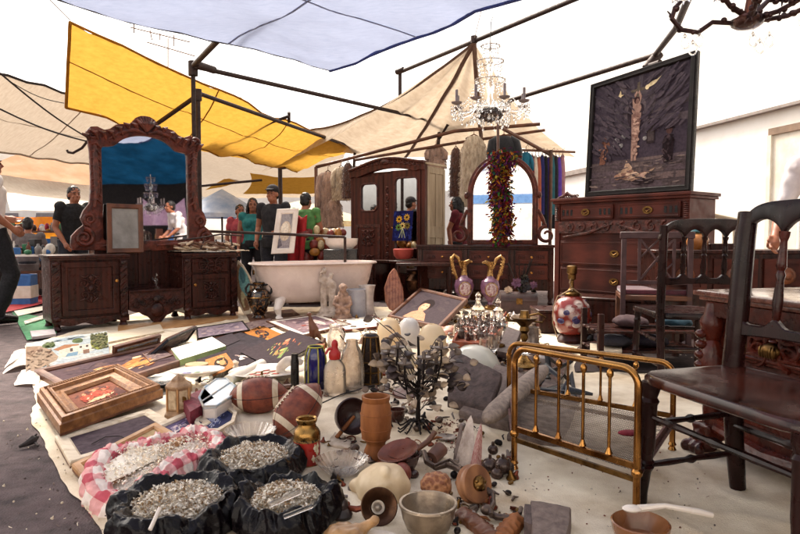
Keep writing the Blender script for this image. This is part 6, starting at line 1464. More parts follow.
# ================================================================ lampshades, glass dome
M_CREAMG = mat('cream_glass','#f7ead0','#ecdab6',rough=.25,scale=3,transl=.5,coat=.2)
M_MILK = mat('white_opal_glass','#e4e0dc','#d2cdc8',rough=.2,scale=3,transl=.3,coat=.4)
def shade(label, px, py, prof, m):
    p,k = base(px,py); e = thing('lamp_shade', label, 'lampshade', p)
    inn = [(max(.3,r-.9),h-.5) for r,h in reversed(prof)]
    mb = MB(); mb.lathe([(r*k,max(0,h*k)) for r,h in prof]+[(r*k,max(.002,h*k)) for r,h in inn],32,cap=False); obj('body', mb, m, e, smooth=50)
    mb = MB(); mb.lathe([(r*k,h*k) for r,h in [(prof[-1][0]+.3,prof[-1][1]-.6),(prof[-1][0]+.3,prof[-1][1]+.4),(.5,prof[-1][1]+.6)]],24); obj('fitter', mb, m, e)
shade('round topped cream glass lampshade nearest the duck figurine',389,352,[(12.5,0),(12.8,4),(12.5,14),(11.5,24),(9,31),(5,34),(2,34.5)],M_CREAMG)
shade('white opal glass lampshade between the two cream ones',409,345,[(11.5,0),(11.8,6),(11,16),(9,23),(5,27),(2,27.5)],M_MILK)
shade('cream bell shaped glass lampshade with a flared brim',432,366,[(20,0),(20.5,2),(18,7),(14.5,10),(14.5,22),(13.5,32),(10,39),(5,42),(2,42.5)],M_CREAMG)
shade('tall ribbed cream lampshade lying behind the leaf candelabra',404,372,[(10,0),(11,8),(10,18),(7,24),(2,26)],mat('ribbed_cream','#cdbfa6','#a89778',rough=.5,stretch=(1,1,.1),scale=30,bump=.6,bscale=50))
p,k = base(474,371); e = thing('glass_dome','big milky glass dome shade lying beside the stone slabs','lampshade',p,-.15); e.rotation_euler = Euler((.12,.10,-.2))
mb = MB(); pr = [(28,0),(28.3,1.5),(26,9),(21,17),(14,23),(6,26),(1,26.5)]; mb.lathe([(r*k,h*k) for r,h in pr]+[(max(.4,r-1)*k,(h-1)*k) for r,h in reversed(pr)],40,cap=False); obj('body', mb, mat('greenish_opal','#e2ded0','#d2cdbd',rough=.15,transl=.3,coat=.5,scale=2), e, smooth=60)
# ================================================================ middle of the cloth: stones, jars, iron plant, tools
def stone(name, label, px, z0, th, m, rough=.008, seed=1, sub=5, z1=None, cat='stone slab'):
    q = qpx(px, [z+th for z in (z0 if isinstance(z0,list) else [z0]*4)]); ctr = (q[0]+q[2])/2; e = None
    mb = MB(); n = 14
    def surf(u,v,h):
        # rounded block
        p = bil(q, .5+.5*math.copysign(abs(u)**1,u)*.5*2*.5+.0, .5) if False else bil(q,(u+1)/2,(v+1)/2)
        return p-V(0,0,h)
    rs = []; N = 40
    for (s,h) in ((.05,0),(.6,-.003),(.955,0),(.99,.12*th),(1.0,.5*th),(.98,.9*th),(.95,th),(.05,th)):
        r = []
        for k in range(N):
            a = 2*PI*k/N; ca, sa = math.cos(a), math.sin(a); mx = max(abs(ca),abs(sa))
            su = ca/mx*.94+ca*.06; sv = sa/mx*.94+sa*.06
            p = surf(su*s,sv*s,h); p += V(noise.noise(p*9+V(seed,0,0)),noise.noise(p*9+V(0,seed,0)),noise.noise(p*11+V(0,0,seed)))*rough*.8+V(1,1,1)*noise.noise(p*40)*.002
            r.append(p-ctr)
        rs.append(r)
    mb.rings(rs); return single(name, mb, m, label, cat, loc=ctr, smooth=45)
stone('stone_slab','dark grey stone slab with a chipped edge leaning near the glass dome',[(447,398),(490,408),(503,373),(456,358)],[.03,.03,.17,.17],.06,M_STONED,.01,1)
stone('stone_slab','flat grinding stone slab under the stone rolling pin',[(458,411),(508,424),(540,380),(497,366)],[.0,.0,.11,.11],.055,M_STONE,.008,2)
stone('stone_slab','broad grey grinding stone partly under the brass bed rail',[(506,434),(560,440),(582,392),(546,380)],[.0,.0,.05,.05],.05,M_STONE,.008,3)
mb = MB(); A_ = G(486,420,.12); B_ = G(545,368,.20); mb.tube([A_.lerp(B_,t) for t in (0,.02,.06,.15,.5,.85,.94,.98,1)],[.012,.03,.042,.05,.055,.048,.038,.026,.01],14,flat=.85)
for i in range(len(mb.v)): mb.v[i] = mb.v[i]+V(1,1,1)*.004*noise.noise(mb.v[i]*20)
single('rolling_stone', mb, mat('pale_basalt','#a39183','#7f7066',rough=.9,scale=40,bump=.7,bscale=120), 'long pale stone rolling pin resting across the grinding slab','stone tool')
stone('whetstone','square grey stone block on the bare cloth',[(533,541),(566,548),(572,506),(530,499)],0.0,.075,M_STONE,.006,5,cat='stone block')
stone('whetstone_chip','small broken stone piece touching the square grey block',[(523,522),(533,526),(535,505),(525,504)],0.0,.07,M_STONED,.006,6,cat='stone')
mb = MB(); mb.lathe([(.0,.004),(.034,.004),(.036,.0),(.036,.012),(.0,.016)][::1],24); mb.tube([V(0,-.006,.017),V(0,.006,.017)],.002)
single('button_lid', mb, M_CREAMW, 'small round cream button lid with a black mark near the stone slab','lid',loc=G(462,401,.03))
# wooden jar
p,k = base(376,458); e = thing('wooden_jar','light carved wooden mortar jar with a cracked rim','jar',p)
M_JAR = mat('turned_pale_wood','#9c6238','#6f4023',rough=.6,scale=11,stretch=(1,1,.25),bump=.5,bscale=40,spec=.25)
mb = MB(); mb.lathe([(r*k,h*k) for r,h in [(11,0),(12.5,2),(12,8),(9.5,14),(10,17),(14,21),(15.5,30),(15.6,44),(14.5,54),(13.2,58),(14.2,60),(14.4,63.5),(12,63.5),(11.5,60),(12.5,52),(13,30),(0,26)]],36); obj('body', mb, M_JAR, e)
for h,r in ((31,15.8),(46,15.7),(21,14.2)):
    mb = MB(); mb.tube([V(r*k*math.cos(2*PI*i/36),r*k*math.sin(2*PI*i/36),h*k) for i in range(36)],.45*k,closed=True,seg=6); obj('band', mb, M_JAR, e)
# tilted dark bowl with spatula
p,k = base(344,436); e = thing('tilted_bowl','dark deep bowl tipped on its side with a cracked interior','bowl',p)
R = Euler((math.radians(72),0,math.radians(28))).to_matrix()
pr = [(.3,0),(6,0),(13,3),(17.5,9),(18.5,15),(17.4,15.5),(16,9.5),(12,4.5),(5,2),(.2,1.8)]
mb = MB(); mb.lathe([(r*k,h*k) for r,h in pr],36,R=R,c=V(3*k,6*k,17.5*k)); obj('body', mb, mat('dark_red_clay','#3a2320','#241413',rough=.35,scale=9,coat=.2), e)
mb = MB(); mb.tube([V(-6*k,-14*k,3*k),V(4*k,-3*k,13*k),V(10*k,3*k,19*k)],[2.2*k,2.2*k,1.6*k],10); single('spatula', mb, M_JAR, 'short wooden spatula lying in the tilted bowl','spatula',loc=p)
stone('pale_lump','pale broken plaster lump in front of the tilted bowl',[(328,444),(350,448),(352,436),(334,432)],0,.02,mat('plaster_lump','#c7b6a2','#a59380',rough=.9,scale=20),.008,8,cat='lump')
# footed dark pot with lid
p,k = base(404,473); e = thing('footed_pot','dark reddish clay pot with a wide dish shaped lid','pot',p)
M_CLAY = mat('burnished_clay','#4c241c','#2c1412',rough=.25,scale=6,coat=.4)
mb = MB(); mb.lathe([(r*k,h*k) for r,h in [(6,0),(7,1),(11,5),(14,11),(15.5,17),(17,20),(16,20),(13,12),(0,8)]],32); obj('body', mb, M_CLAY, e)
mb = MB(); mb.ball((9*k,-9*k,2*k),(6*k,5*k,5*k)); mb.ball((-9*k,-7*k,2*k),(5*k,5*k,5*k)); obj('feet', mb, M_CLAY, e)
mb = MB(); R = Euler((.18,-.25,0)).to_matrix(); mb.lathe([(r*k,h*k) for r,h in [(.2,17),(12,19),(18,23),(21,26),(20,27),(15,24.5),(9,23),(.2,22.5)]],36,R=R); obj('lid', mb, mat('lid_clay','#6b3a2c','#472219',rough=.35,scale=12,bump=.2), e)
mb = MB(); mb.tube([V(8*k,6*k,20*k),V(20*k,14*k,26*k),V(28*k,16*k,36*k)],[2.6*k,3*k,2.6*k],10); single('tool_handle', mb, M_MWOOD, 'short wooden tool handle sticking up beyond the clay pot','handle',loc=p+V(.02,.02,0))
mb = MB(); mb.tube([G(431,459,.03),G(441,449,.05)],[.03,.032],12); mb.tube([G(430,460,.03),G(429,461,.03)],[.01,.01]); single('wooden_grip', mb, mat('worn_brown_wood','#6a473a','#4a2f27',rough=.5,scale=10,bump=.2), 'stubby brown wooden grip at the top of the crank drill','grip')
# ceramic mask with red ball
p,k = base(383,494); k *= 1.12; mb = MB()
mb.ball((0,0,7*k),(25*k,24*k,21*k),20,14); mb.ball((3*k,-10*k,23*k),(5*k,9*k,6*k)); mb.ball((-8*k,-8*k,21*k),(6*k,5*k,5*k)); mb.ball((12*k,-6*k,20*k),(5*k,5*k,5*k)); mb.ball((1*k,-20*k,16*k),(8*k,3*k,2.5*k)); mb.ball((-20*k,10*k,4*k),(12*k,10*k,8*k)); mb.ball((16*k,8*k,12*k),(5*k,6*k,6*k))
o = melt('ceramic_mask', mb, mat('aged_cream_ceramic','#dcc6a2','#c2a580',rough=.5,scale=8,bump=.2,bscale=40), None, voxel=.006, it=4, loc=p, disp=.006, dscale=20); tag(o,'cream ceramic face mask lying on its back by the brass bell','mask')
mb = MB(); mb.ball((0,0,.04),(.036,.05,.04),24,16); single('red_ball', mb, mat('dull_red_rubber','#7d3a2c','#5f2a20',rough=.5,scale=6), 'dull red ball partly behind the ceramic mask','ball',loc=G(402,484))
# brass bell lying mouth toward the viewer
p,k = base(379,524); e = thing('brass_bell','aged brass horn bell lying with its mouth open','bell',p)
R = Euler((math.radians(62),0,math.radians(10))).to_matrix(); c = V(0,2*k,17*k)
mb = MB(); mb.lathe([(r*k,h*k) for r,h in [(3,-17),(5,-15),(8,-9),(12,-3),(17,0),(19,1.5),(18,2),(15.5,.5),(11,-3),(7,-9),(4,-13),(.1,-13)]],36,c=c,R=R); obj('body', mb, mat('bronze','#5e4230','#3a261c',rough=.35,metal=.9,scale=12), e)
mb = MB(); mb.lathe([(r*k,h*k) for r,h in [(.2,-12),(5,-11),(6.5,-9),(7,-8),(5.5,-8),(4,-9),(2.5,-7),(.2,-6)]],24,c=c,R=R); obj('clapper', mb, mat('pewter','#a79c90','#7d7166',rough=.4,metal=.6,scale=30), e)
mb = MB(); mb.tube([V(-10*k,14*k,12*k),V(-24*k,16*k,8*k),V(-34*k,20*k,8*k),V(-36*k,24*k,14*k)],[2.5*k,3.5*k,3*k,2*k]); mb.ball((-34*k,24*k,10*k),(3*k,3*k,3*k)); single('copper_hook', mb, mat('copper','#7d3f2c','#56281c',rough=.35,metal=.7,scale=12), 'reddish copper hook beside the brass bell','hook',loc=p)
# metal bowl
p,k = base(428,531); e = thing('metal_bowl','worn dull metal bowl with a thick rim and scratched inside','bowl',p)
mb = MB(); mb.lathe([(r*k,h*k) for r,h in [(.2,0),(17,0),(22,4),(26,14),(28,24),(30,28),(29.5,30),(27,30),(25.5,27),(23,14),(19,7),(.2,5)]],48); obj('body', mb, mat('worn_tin','#a89884','#76675a',rough=.34,metal=.75,scale=9,bump=.4,bscale=40,bdist=.006), e)
# textured ball
p,k = base(436,498); mb = MB(); mb.ball((0,0,13*k),(16*k,14*k,13.5*k),40,26)
for i in range(len(mb.v)): mb.v[i] = mb.v[i]+ (mb.v[i]-V(0,0,13*k)).normalized()*.006*noise.noise(mb.v[i]*70)
single('woven_ball', mb, mat('gourd_crust','#7d4a30','#a8744e',rough=.6,scale=60,kind='voronoi',bump=1,bscale=70,bdist=.01), 'rough brown carved gourd ball behind the worn metal bowl','gourd',loc=p)
# crank drill
e = thing('crank_drill','old hand crank drill with a round wooden pulley and curved iron arms','hand drill',G(470,487))
PT = lambda px,py,z: G(px,py,z)
mb = MB(); mb.tube([PT(424,452,.05),PT(427,462,.04),PT(436,468,.04),PT(447,465,.045),PT(458,469,.06),PT(466,476,.07)],[.011,.012,.011,.012,.011,.012],10); mb.ball(PT(436,467,.04),(.016,.016,.014)); mb.tube([PT(434,466,.05),PT(450,460,.06),PT(462,468,.07)],.007,8); obj('arm', mb, mat('worn_iron','#6b5a50','#463a34',rough=.4,metal=.7,scale=16,bump=.3), e, world=True)
c = PT(474,484,.085); R = Euler((math.radians(70),0,math.radians(38))).to_matrix(); kk = .0037
mb = MB()
mb.lathe([(.3*kk,-6*kk),(17*kk,-6*kk),(18*kk,-4*kk),(16*kk,-2*kk),(16*kk,2*kk),(18*kk,4*kk),(17*kk,6*kk),(9*kk,6.5*kk),(.3*kk,6.5*kk)],36,c=c,R=R); obj('pulley', mb, mat('pulley_wood','#9c6c48','#6d4630',rough=.45,scale=9,kind='wood'), e, world=True)
mb = MB(); mb.lathe([(.3*kk,6*kk),(7*kk,6*kk),(7*kk,9*kk),(4*kk,11*kk),(.3*kk,13*kk)],20,c=c,R=R)
for i in range(5): a = 2*PI*i/5; mb.ball(c+R@V(5*kk*math.cos(a),5*kk*math.sin(a),9*kk),.009,8,6)
obj('hub', mb, M_BRASSD, e, world=True)
mb = MB(); mb.tube([PT(484,487,.07),PT(492,495,.05),PT(493,504,.04),PT(488,512,.035),PT(497,517,.03),PT(508,518,.03),PT(522,519,.03)],[.012,.012,.01,.011,.012,.011,.009],10); mb.ball(PT(487,510,.045),(.022,.018,.018)); mb.tube([PT(484,505,.045),PT(490,509,.05),PT(491,515,.045)],.008); mb.tube([PT(512,518,.03),PT(520,513,.035),PT(521,508,.04)],.008); obj('arm', mb, MATS['worn_iron'], e, world=True)
# cluster of knobs
e = thing('doorknob_cluster','cluster of dark turned knobs touching the brass bed foot','knobs',G(497,470))
for i,(px,py,z,r) in enumerate(((490,466,.04,.034),(503,466,.05,.035),(493,450,.07,.022),(508,468,.04,.026),(497,474,.03,.025))):
    mb = MB(); mb.ball(PT(px,py,z),(r,r,r*.95),14,10); mb.tube([PT(px,py,z),PT(px,py,z)+V(0,0,r+.012)],[.01,.006],8); obj('knob', mb, mat('dark_knob','#4c3a32','#2a1e1b',rough=.25,scale=20,metal=.3), e, world=True)
# triangular shards (mother of pearl fans)
for i,(a,b,c_,h,m,l) in enumerate((((455,462),(475,470),(466,463),.26,mat('pearl','#c5b5a8','#9a8a80',rough=.25,scale=20),'pale pointed shell blade standing beside the crank drill'),((453,460),(462,464),(456,458),.2,M_STONE,'grey pointed blade standing behind the pale shell blade'),((469,470),(481,472),(476,466),.24,mat('red_streak_shell','#b89a90','#8d4a44',rough=.35,scale=40,stretch=(6,6,.5)),'pale blade streaked with red next to the pulley'))):
    A_,B_,C_ = G(*a),G(*b),G(*c_); top = (A_+B_)/2+V(.03 if i != 1 else .02,.05,h*.75)
    mb = MB(); n_ = 10; rs = []
    for j in range(n_+1):
        t = j/n_; w = (1-t)**.6; ctr = ((A_+B_)/2).lerp(top,t); d_ = (B_-A_)*.5*w; th = (C_-(A_+B_)/2)*.3*w+V(0,.008,0)*w
        rs.append([ctr-d_,ctr-th,ctr+d_,ctr+th])
    mb.rings(rs); single('pointed_shell', mb, m, l, 'shell', smooth=60)
# carved wood strips bottom
for i,(a,b,l) in enumerate((((462,514),(494,540),'carved brown wooden ornament with scrolls beside the metal bowl'),((499,542),(517,521),'short carved wooden ornament crossing the crank arm'))):
    A_,B_ = G(*a,.02),G(*b,.02); mb = MB(); mb.bar(A_,B_,.06,.025)
    for t in range(9): p = A_.lerp(B_,(t+.5)/9)+V(0,0,.014); mb.ball(p,(.024,.018,.014),8,6)
    d_ = (B_-A_).normalized(); s_ = V(-d_.y,d_.x,0)
    for t in range(5): p = A_.lerp(B_,(t+.5)/5)+V(0,0,.012); mb.tube([p-s_*.03,p+d_*.02+V(0,0,.012),p+s_*.03],.007)
    o = melt('carved_ornament', mb, M_JAR if i else M_MWOOD, None, voxel=.005, it=1, disp=.004, dscale=60); tag(o,l,'carving')
# ceramic turtle
p,k = base(345,541); mb = MB(); mb.ball((0,0,6*k),(23*k,16*k,10*k),20,12); mb.tube([V(14*k,4*k,8*k),V(24*k,8*k,14*k),V(30*k,8*k,18*k)],[6*k,5*k,5*k],10); mb.ball((30*k,7*k,18*k),(6*k,5*k,5*k))
for a in (.6,2.4,3.8,5.6): mb.ball((20*k*math.cos(a),14*k*math.sin(a),2*k),(7*k,5*k,4*k))
for i in range(9): a = i*.7; mb.ball((13*k*math.cos(a),9*k*math.sin(a),13*k),(5*k,4*k,3*k))
o = melt('ceramic_turtle', mb, mat('ochre_ceramic','#b48a5a','#7d5a38',rough=.4,scale=18,coat=.3), None, voxel=.006, it=2, loc=p, disp=.004, dscale=50); tag(o,'ochre ceramic turtle with a raised head in front of the brass bell','figurine')
e,k = turned('pear_finial','small dark pear shaped finial on a black base near the bag',342,517,[(10,0),(11,3),(8,7),(6,9),(6.5,12),(6,16),(3,19),(1,22),(0,23)],mat('dark_pear','#40322e','#241b19',rough=.35,scale=12),'finial')
e,k = turned('saucer','pale saucer of clear glass at the very bottom by the turtle',378,548,[(.2,1),(10,1),(24,5),(25,6),(24,7),(10,3),(.2,3)],mat('pale_saucer','#d0c4b4','#b3a594',rough=.2,coat=.4),'saucer')
# big clay bowl bottom right with spoon
p,k = base(640,548); e = thing('clay_bowl','brown glazed bowl standing in front of the brass bed foot','bowl',p)
mb = MB(); mb.lathe([(r*k,h*k) for r,h in [(.2,0),(18,0),(24,8),(28,20),(29,27),(27.5,28),(25.5,20),(21,10),(.2,6)]],40); obj('body', mb, mat('ochre_glaze','#8a5a36','#65391f',rough=.25,scale=6,coat=.4), e)
mb = MB(); mb.ball((0,0,0),(.03,.022,.01),14,8); mb.tube([V(.02,0,0),V(.1,.01,.004),V(.2,0,-.01),V(.24,.0,-.02)],[.012,.008,.01,.008]); 
single('white_ladle', mb, M_WHITE, 'white enamel ladle resting in the brown glazed bowl','ladle',loc=p+V(-.03,-.01,.125))

# iron plant candelabra with leaves
p,k = base(418,430); e = thing('iron_candelabra','dark wrought iron plant candelabra crowded with metal leaves','candelabra',p)
mb = MB(); mb.tube([V(0,0,0),V(0,0,25*k),V(1*k,0,60*k),V(0,0,95*k)],[2.6*k,2.4*k,1.6*k,1.2*k],10); obj('stem', mb, M_IRON, e)
rd = random.Random(6)
for i in range(12):
    a = 2*PI*i/12+rd.uniform(-.2,.2); R_ = rd.uniform(14,24)*k; mb = MB()
    mb.tube([V(0,0,8*k),V(R_*.4*math.cos(a),R_*.4*math.sin(a),10*k),V(R_*.8*math.cos(a),R_*.8*math.sin(a),3*k),V(R_*math.cos(a),R_*math.sin(a),1*k),V(R_*1.12*math.cos(a),R_*1.12*math.sin(a),3*k)],.9*k,seg=6); obj('root', mb, M_IRON, e)
for i in range(11):
    a = 2*PI*i/11+.3; R_ = rd.uniform(18,36)*k; z = rd.uniform(45,75)*k; mb = MB()
    mb.tube([V(0,0,z*.6),V(R_*.4*math.cos(a),R_*.4*math.sin(a),z*.7),V(R_*.8*math.cos(a),R_*.8*math.sin(a),z*.72),V(R_*math.cos(a),R_*math.sin(a),z*1.0),V(R_*math.cos(a),R_*math.sin(a),z+14*k)],[1.2*k,1*k,.9*k,.9*k,.9*k],seg=7)
    b_ = obj('branch', mb, M_IRON, e); mb = MB(); mb.lathe([(.5*k,0),(6*k,1*k),(7*k,2.4*k),(6*k,2*k),(.5*k,1.4*k)],16,c=V(R_*math.cos(a),R_*math.sin(a),z+12*k)); mb.lathe([(1.8*k,0),(2*k,6*k),(1.5*k,6*k),(1.4*k,1*k)],10,c=V(R_*math.cos(a),R_*math.sin(a),z+13*k)); obj('candle_cup', mb, mat('tarnished_pewter','#8d8078','#5d524c',rough=.4,metal=.5,scale=20), b_)
M_LEAF = [mat('grey_metal_leaf','#83705f','#54443a',rough=.5,metal=.3,scale=16,bump=.3),mat('dark_metal_leaf','#4b3d3b','#2c2423',rough=.5,metal=.4,scale=16,bump=.3),mat('tan_metal_leaf','#b39c82','#7a6552',rough=.5,metal=.2,scale=16,bump=.3)]
mbs = [MB(),MB(),MB()]
for i in range(150):
    a = rd.uniform(0,2*PI); r = rd.gauss(20,10)*k; z = rd.gauss(58,15)*k; c = V(r*math.cos(a)*1.25,r*math.sin(a),max(28*k,z)); d_ = V(math.cos(a)+rd.uniform(-.6,.6),math.sin(a)+rd.uniform(-.6,.6),rd.uniform(-.6,.7))
    u_ = V(rd.uniform(-.6,.6),rd.uniform(-1,.2),rd.uniform(.2,1)); l = rd.uniform(8,14)*k; mbs[i%3].leaf(c,d_,u_,l,l*rd.uniform(.65,.9),.5,True)
    if i%3 == 0: mbs[1].tube([c,c.lerp(V(0,0,z*.7),.5)+V(0,0,-.01),V(0,0,z*.6)],.45*k,seg=4)
for m_,mb in zip(M_LEAF,mbs): 
    o_ = obj('leaves', mb, m_, e, smooth=50); sm = o_.modifiers.new('t','SOLIDIFY'); sm.thickness = .003
# hook stick from the candelabra to left
mb = MB(); mb.tube([G(300,413,.05),G(340,395,.10),G(374,385,.12)],.0035); single('thin_rod', mb, M_IRON, 'thin iron rod leaning across to the iron plant candelabra','rod')

# ================================================================ behind: tray of small bottles, books, candelabrum, vases
q = qpx([(452,346),(486,349),(508,326),(462,322)],.06); e = thing('wooden_tray','red brown wooden tray holding small glass bottles','tray',(q[0]+q[2])/2); obj('base', slab(q,.03), mat('orange_wood','#8a3f22','#5f2815',rough=.4,scale=6,kind='wood'), e, world=True); frame_on_quad(q,.02,.04,e,MATS['orange_wood'],[(0,0),(0,1),(1,1),(1,0)])
rd = random.Random(12); nb = 0
for i in range(5):
    for j in range(9):
        u = (j+.5)/9+rd.uniform(-.03,.03); v = .30+.16*i+rd.uniform(-.03,.03); c = bil(q,min(.95,u),min(.97,v))
        if v > .98: continue
        r = rd.uniform(.02,.03); h = rd.uniform(.07,.13); mb = MB(); mb.lathe([(r*.9,0),(r,.006),(r,h*.6),(r*.4,h*.75),(r*.35,h*.85)],12); mb.ball((0,0,h*.95),(r*.5,r*.5,r*.6),8,6)
        nb += 1
        single('glass_stopper_bottle', mb, M_CRYST if rd.random() < .6 else mat('smoky_glass','#8b7b70','#5a4d46',rough=.1,trans=.5,scale=20), 'little stoppered glass bottle packed with its twins on the wooden tray','bottle',loc=c,group='small bottles on the wooden tray')
e,k = turned('blue_glass_dish','low bluish cut glass dish in front of the small bottles',492,334,[(10,0),(14,2),(15,5),(14,9),(15,10),(13,10),(12,4),(0,3)],mat('blue_grey_glass','#8b9aa0','#5f6c72',rough=.12,trans=.4,coat=.4,scale=30,bump=.4),'dish',mod=lambda a,t:1+.04*math.sin(12*a))
mb = MB()
for (x,y,s) in ((-.06,0,.055),(.03,.02,.06),(.0,-.04,.045)): mb.ball((x,y,s*.7),(s*1.2,s,s*.8),12,8)
o = melt('pink_shell', mb, mat('pink_shell_skin','#d0a08c','#b5806c',rough=.5,scale=9), None, voxel=.01, it=3, loc=G(447,335)); tag(o,'pinkish sea shell lump at the corner of the tray','shell')
q = qpx([(497,351),(512,354),(521,331),(507,327)],[.09,.09,.16,.16]); e = thing('leather_book','worn dark leather book tilted beside the brass candlestick','book',(q[0]+q[2])/2); obj('cover', slab(q,.05), mat('worn_leather','#4a3432','#32211f',rough=.55,scale=14,bump=.3), e, world=True, bevel=.004)
# candlestick
p,k = base(524,367); e = thing('brass_candlestick','old brass oil lamp with a dish top and glass bowl on a gold base','oil lamp',p)
mb = MB(); mb.lathe([(r*k,h*k) for r,h in [(13,0),(14,2),(13,4),(9,6),(5,9),(3,12),(0,12)]],28); obj('foot', mb, M_TIN, e)
mb = MB(); mb.lathe([(r*k,h*k) for r,h in [(3,12),(6,14),(8,18),(6,23),(3,26)]],20); obj('glass_knop', mb, M_CRYST, e)
mb = MB(); mb.lathe([(r*k,h*k) for r,h in [(2.5,26),(4,30),(3,34),(5,37),(4,41),(9,46),(13,49),(14,50),(12,50.5),(6,48),(5,52),(4,57),(0,57)]],24); obj('burner', mb, M_BRASSD, e)
mb = MB(); mb.tube([V(8*k,0,46*k),V(18*k,0,45*k),V(21*k,0,50*k),V(14*k,0,54*k),V(5*k,0,52*k)],1.1*k,seg=8); obj('handle', mb, M_BRASSD, e)
mb = MB(); mb.tube([V(-8*k,0,46*k),V(-16*k,0,47*k),V(-18*k,0,51*k)],1*k,seg=8); obj('handle', mb, M_BRASSD, e)
for (px,py,l) in ((494,360,'small clear glass goblet beside the leather book'),(485,362,'smaller clear glass goblet beside the glass dome')):
    p,k = base(px,py); mb = MB(); mb.lathe([(r*k,h*k) for r,h in [(5,0),(5.5,.6),(1,1.5),(.9,8),(4,11),(6,17),(5.8,24),(5.3,24),(5.4,17),(3,12),(.2,11)]],20); single('glass_goblet', mb, M_CRYST, l, 'goblet', loc=p)
# ewers
M_EWER = mat('mauve_porcelain','#8c5f78','#5d3c55',rough=.2,scale=10,coat=.5); M_GILT = mat('bright_gilt','#b08a56','#7d5a34',rough=.3,metal=.8,scale=30)
def ewer(label, px, py, flip, dark=False):
    p,k = base(px,py); e = thing('porcelain_ewer', label, 'ewer', p); s = -1 if flip else 1
    m = mat('black_porcelain','#1c1a24','#5d4a44',rough=.2,scale=16,lo=.5,hi=.65,coat=.4) if dark else M_EWER
    mb = MB(); mb.lathe([(r*k,h*k) for r,h in [(6,0),(6.5,1.5),(3,4),(2.5,7),(5,10),(9,17),(9.8,23),(8.5,28),(4,31),(3,34)]],28); obj('body', mb, m, e)
    mb = MB(); mb.lathe([(r*k,h*k) for r,h in [(7,0),(7.2,2),(3.4,4.5)]],24); obj('foot', mb, M_GILT, e)
    mb = MB(); mb.lathe([(r*k,h*k) for r,h in [(3.6,33),(2.6,36),(2.4,42),(3.5,46),(4.2,47),(3.2,47),(2,42),(2.2,36)]],20); mb.tube([V(0,0,44*k),V(s*5*k,0,47*k),V(s*8*k,0,46*k)],[3*k,2*k,1*k],8); obj('neck', mb, M_GILT, e)
    mb = MB(); mb.tube([V(-s*2.5*k,0,40*k),V(-s*6*k,0,50*k),V(-s*10*k,0,53*k),V(-s*13*k,0,49*k),V(-s*12*k,0,43*k),V(-s*10*k,0,37*k),V(-s*8*k,0,32*k),V(-s*7*k,0,28*k)],[1.2*k,1.7*k,2*k,2*k,1.8*k,1.7*k,1.5*k,1.2*k],8)
    for t in range(6): mb.ball((-s*(12.5-t*.4)*k,0,(50-3*t)*k),(2.2*k,1.6*k,1.6*k),8,6)
    obj('handle', mb, M_GILT, e)
    for a in (-PI/2,PI/2):
        R = Matrix.Rotation(a+PI/2,3,'Z'); mb = MB(); mb.ball((0,9.4*k*math.sin(a),20*k),(5.6*k,.7*k,6.4*k),16,10); md = obj('medallion', mb, mat('cream_medallion','#c9b8b4','#8c5a62',rough=.25,scale=24,lo=.42,hi=.58), e)
        mb = MB(); mb.tube([V(5.8*k*math.cos(t),9.2*k*math.sin(a),20*k+6.6*k*math.sin(t)) for t in [2*PI*i/24 for i in range(24)]],.6*k,closed=True,seg=5); obj('rim', mb, M_GILT, md)
ewer('mauve porcelain ewer with gilt handle, its spout pointing at its twin',464,308,False)
ewer('mauve porcelain ewer with gilt handle standing by the dark casket',490,309,True)
ewer('blackish ewer with a pale medallion standing alone before the vanity',440,300,True,True)
# casket and flower ornament
q0 = G(501,314); e = thing('dark_casket','dark leather casket with a domed lid','casket',q0,-.12); k = q0.y/F
mb = MB(); mb.bx(0,36*k,0,20*k,0,13*k); obj('body', mb, MATS['worn_leather'], e, bevel=.008, bseg=2)
mb = MB(); n=10; mb.prism([(36*k,13*k)]+[(0+0,13*k)] ,FLAT,0,1) if False else None
mb.rings([[V(x, 10*k-11*k*math.cos(PI*t/n), 13*k+9*k*math.sin(PI*t/n)) for t in range(n+1)] for x in (-.6*k,36.6*k)]); obj('lid', mb, mat('casket_lid','#43302c','#2b1c1a',rough=.35,scale=8), e, smooth=40, bevel=.004)
mb = MB(); mb.bx(15*k,21*k,-1*k,0,10*k,16*k); obj('clasp', mb, M_BRASSD, e)
rd = random.Random(8); e = thing('silk_flowers','bunch of black, cream and mauve cloth flowers on the dark casket','flowers',G(522,300)+V(0,0,.3))
c0 = q0+V(20*k,6*k,24*k); e.location = c0; PM[e.name] = Matrix.Translation(c0)
for i,(dx,dz,s,m) in enumerate(((-12,-1,5,mat('cream_silk','#c9b59f','#9c8672',rough=.7)),(-4,7,6,mat('mauve_silk','#6d4a66','#4a2f46',rough=.7)),(4,11,6,M_BLACK),(6,3,6,mat('black_silk','#241c22','#171216',rough=.6)),(13,5,5,MATS['mauve_silk'] if 'mauve_silk' in MATS else M_BLACK),(14,-3,5,M_BLACK),(1,-1,6,M_BLACK))):
    mb = MB()
    for j in range(16): a = rd.uniform(0,2*PI); mb.leaf((dx*k,0,dz*k),V(math.cos(a),-.6+rd.uniform(-.4,.4),math.sin(a)),V(0,-1,.3),s*k,s*.8*k,.4)
    mb.ball((dx*k,-.01,dz*k),1.4*k,8,6); obj('flower', mb, m, e, smooth=50)
mb = MB(); 
for j in range(9): a = rd.uniform(-.8,.8); mb.tube([V(0,0,0),V(math.sin(a)*10*k,0,12*k),V(math.sin(a)*20*k,.01,26*k+rd.uniform(-6,6)*k)],.5*k,seg=5)
obj('stems', mb, M_IRON, e)
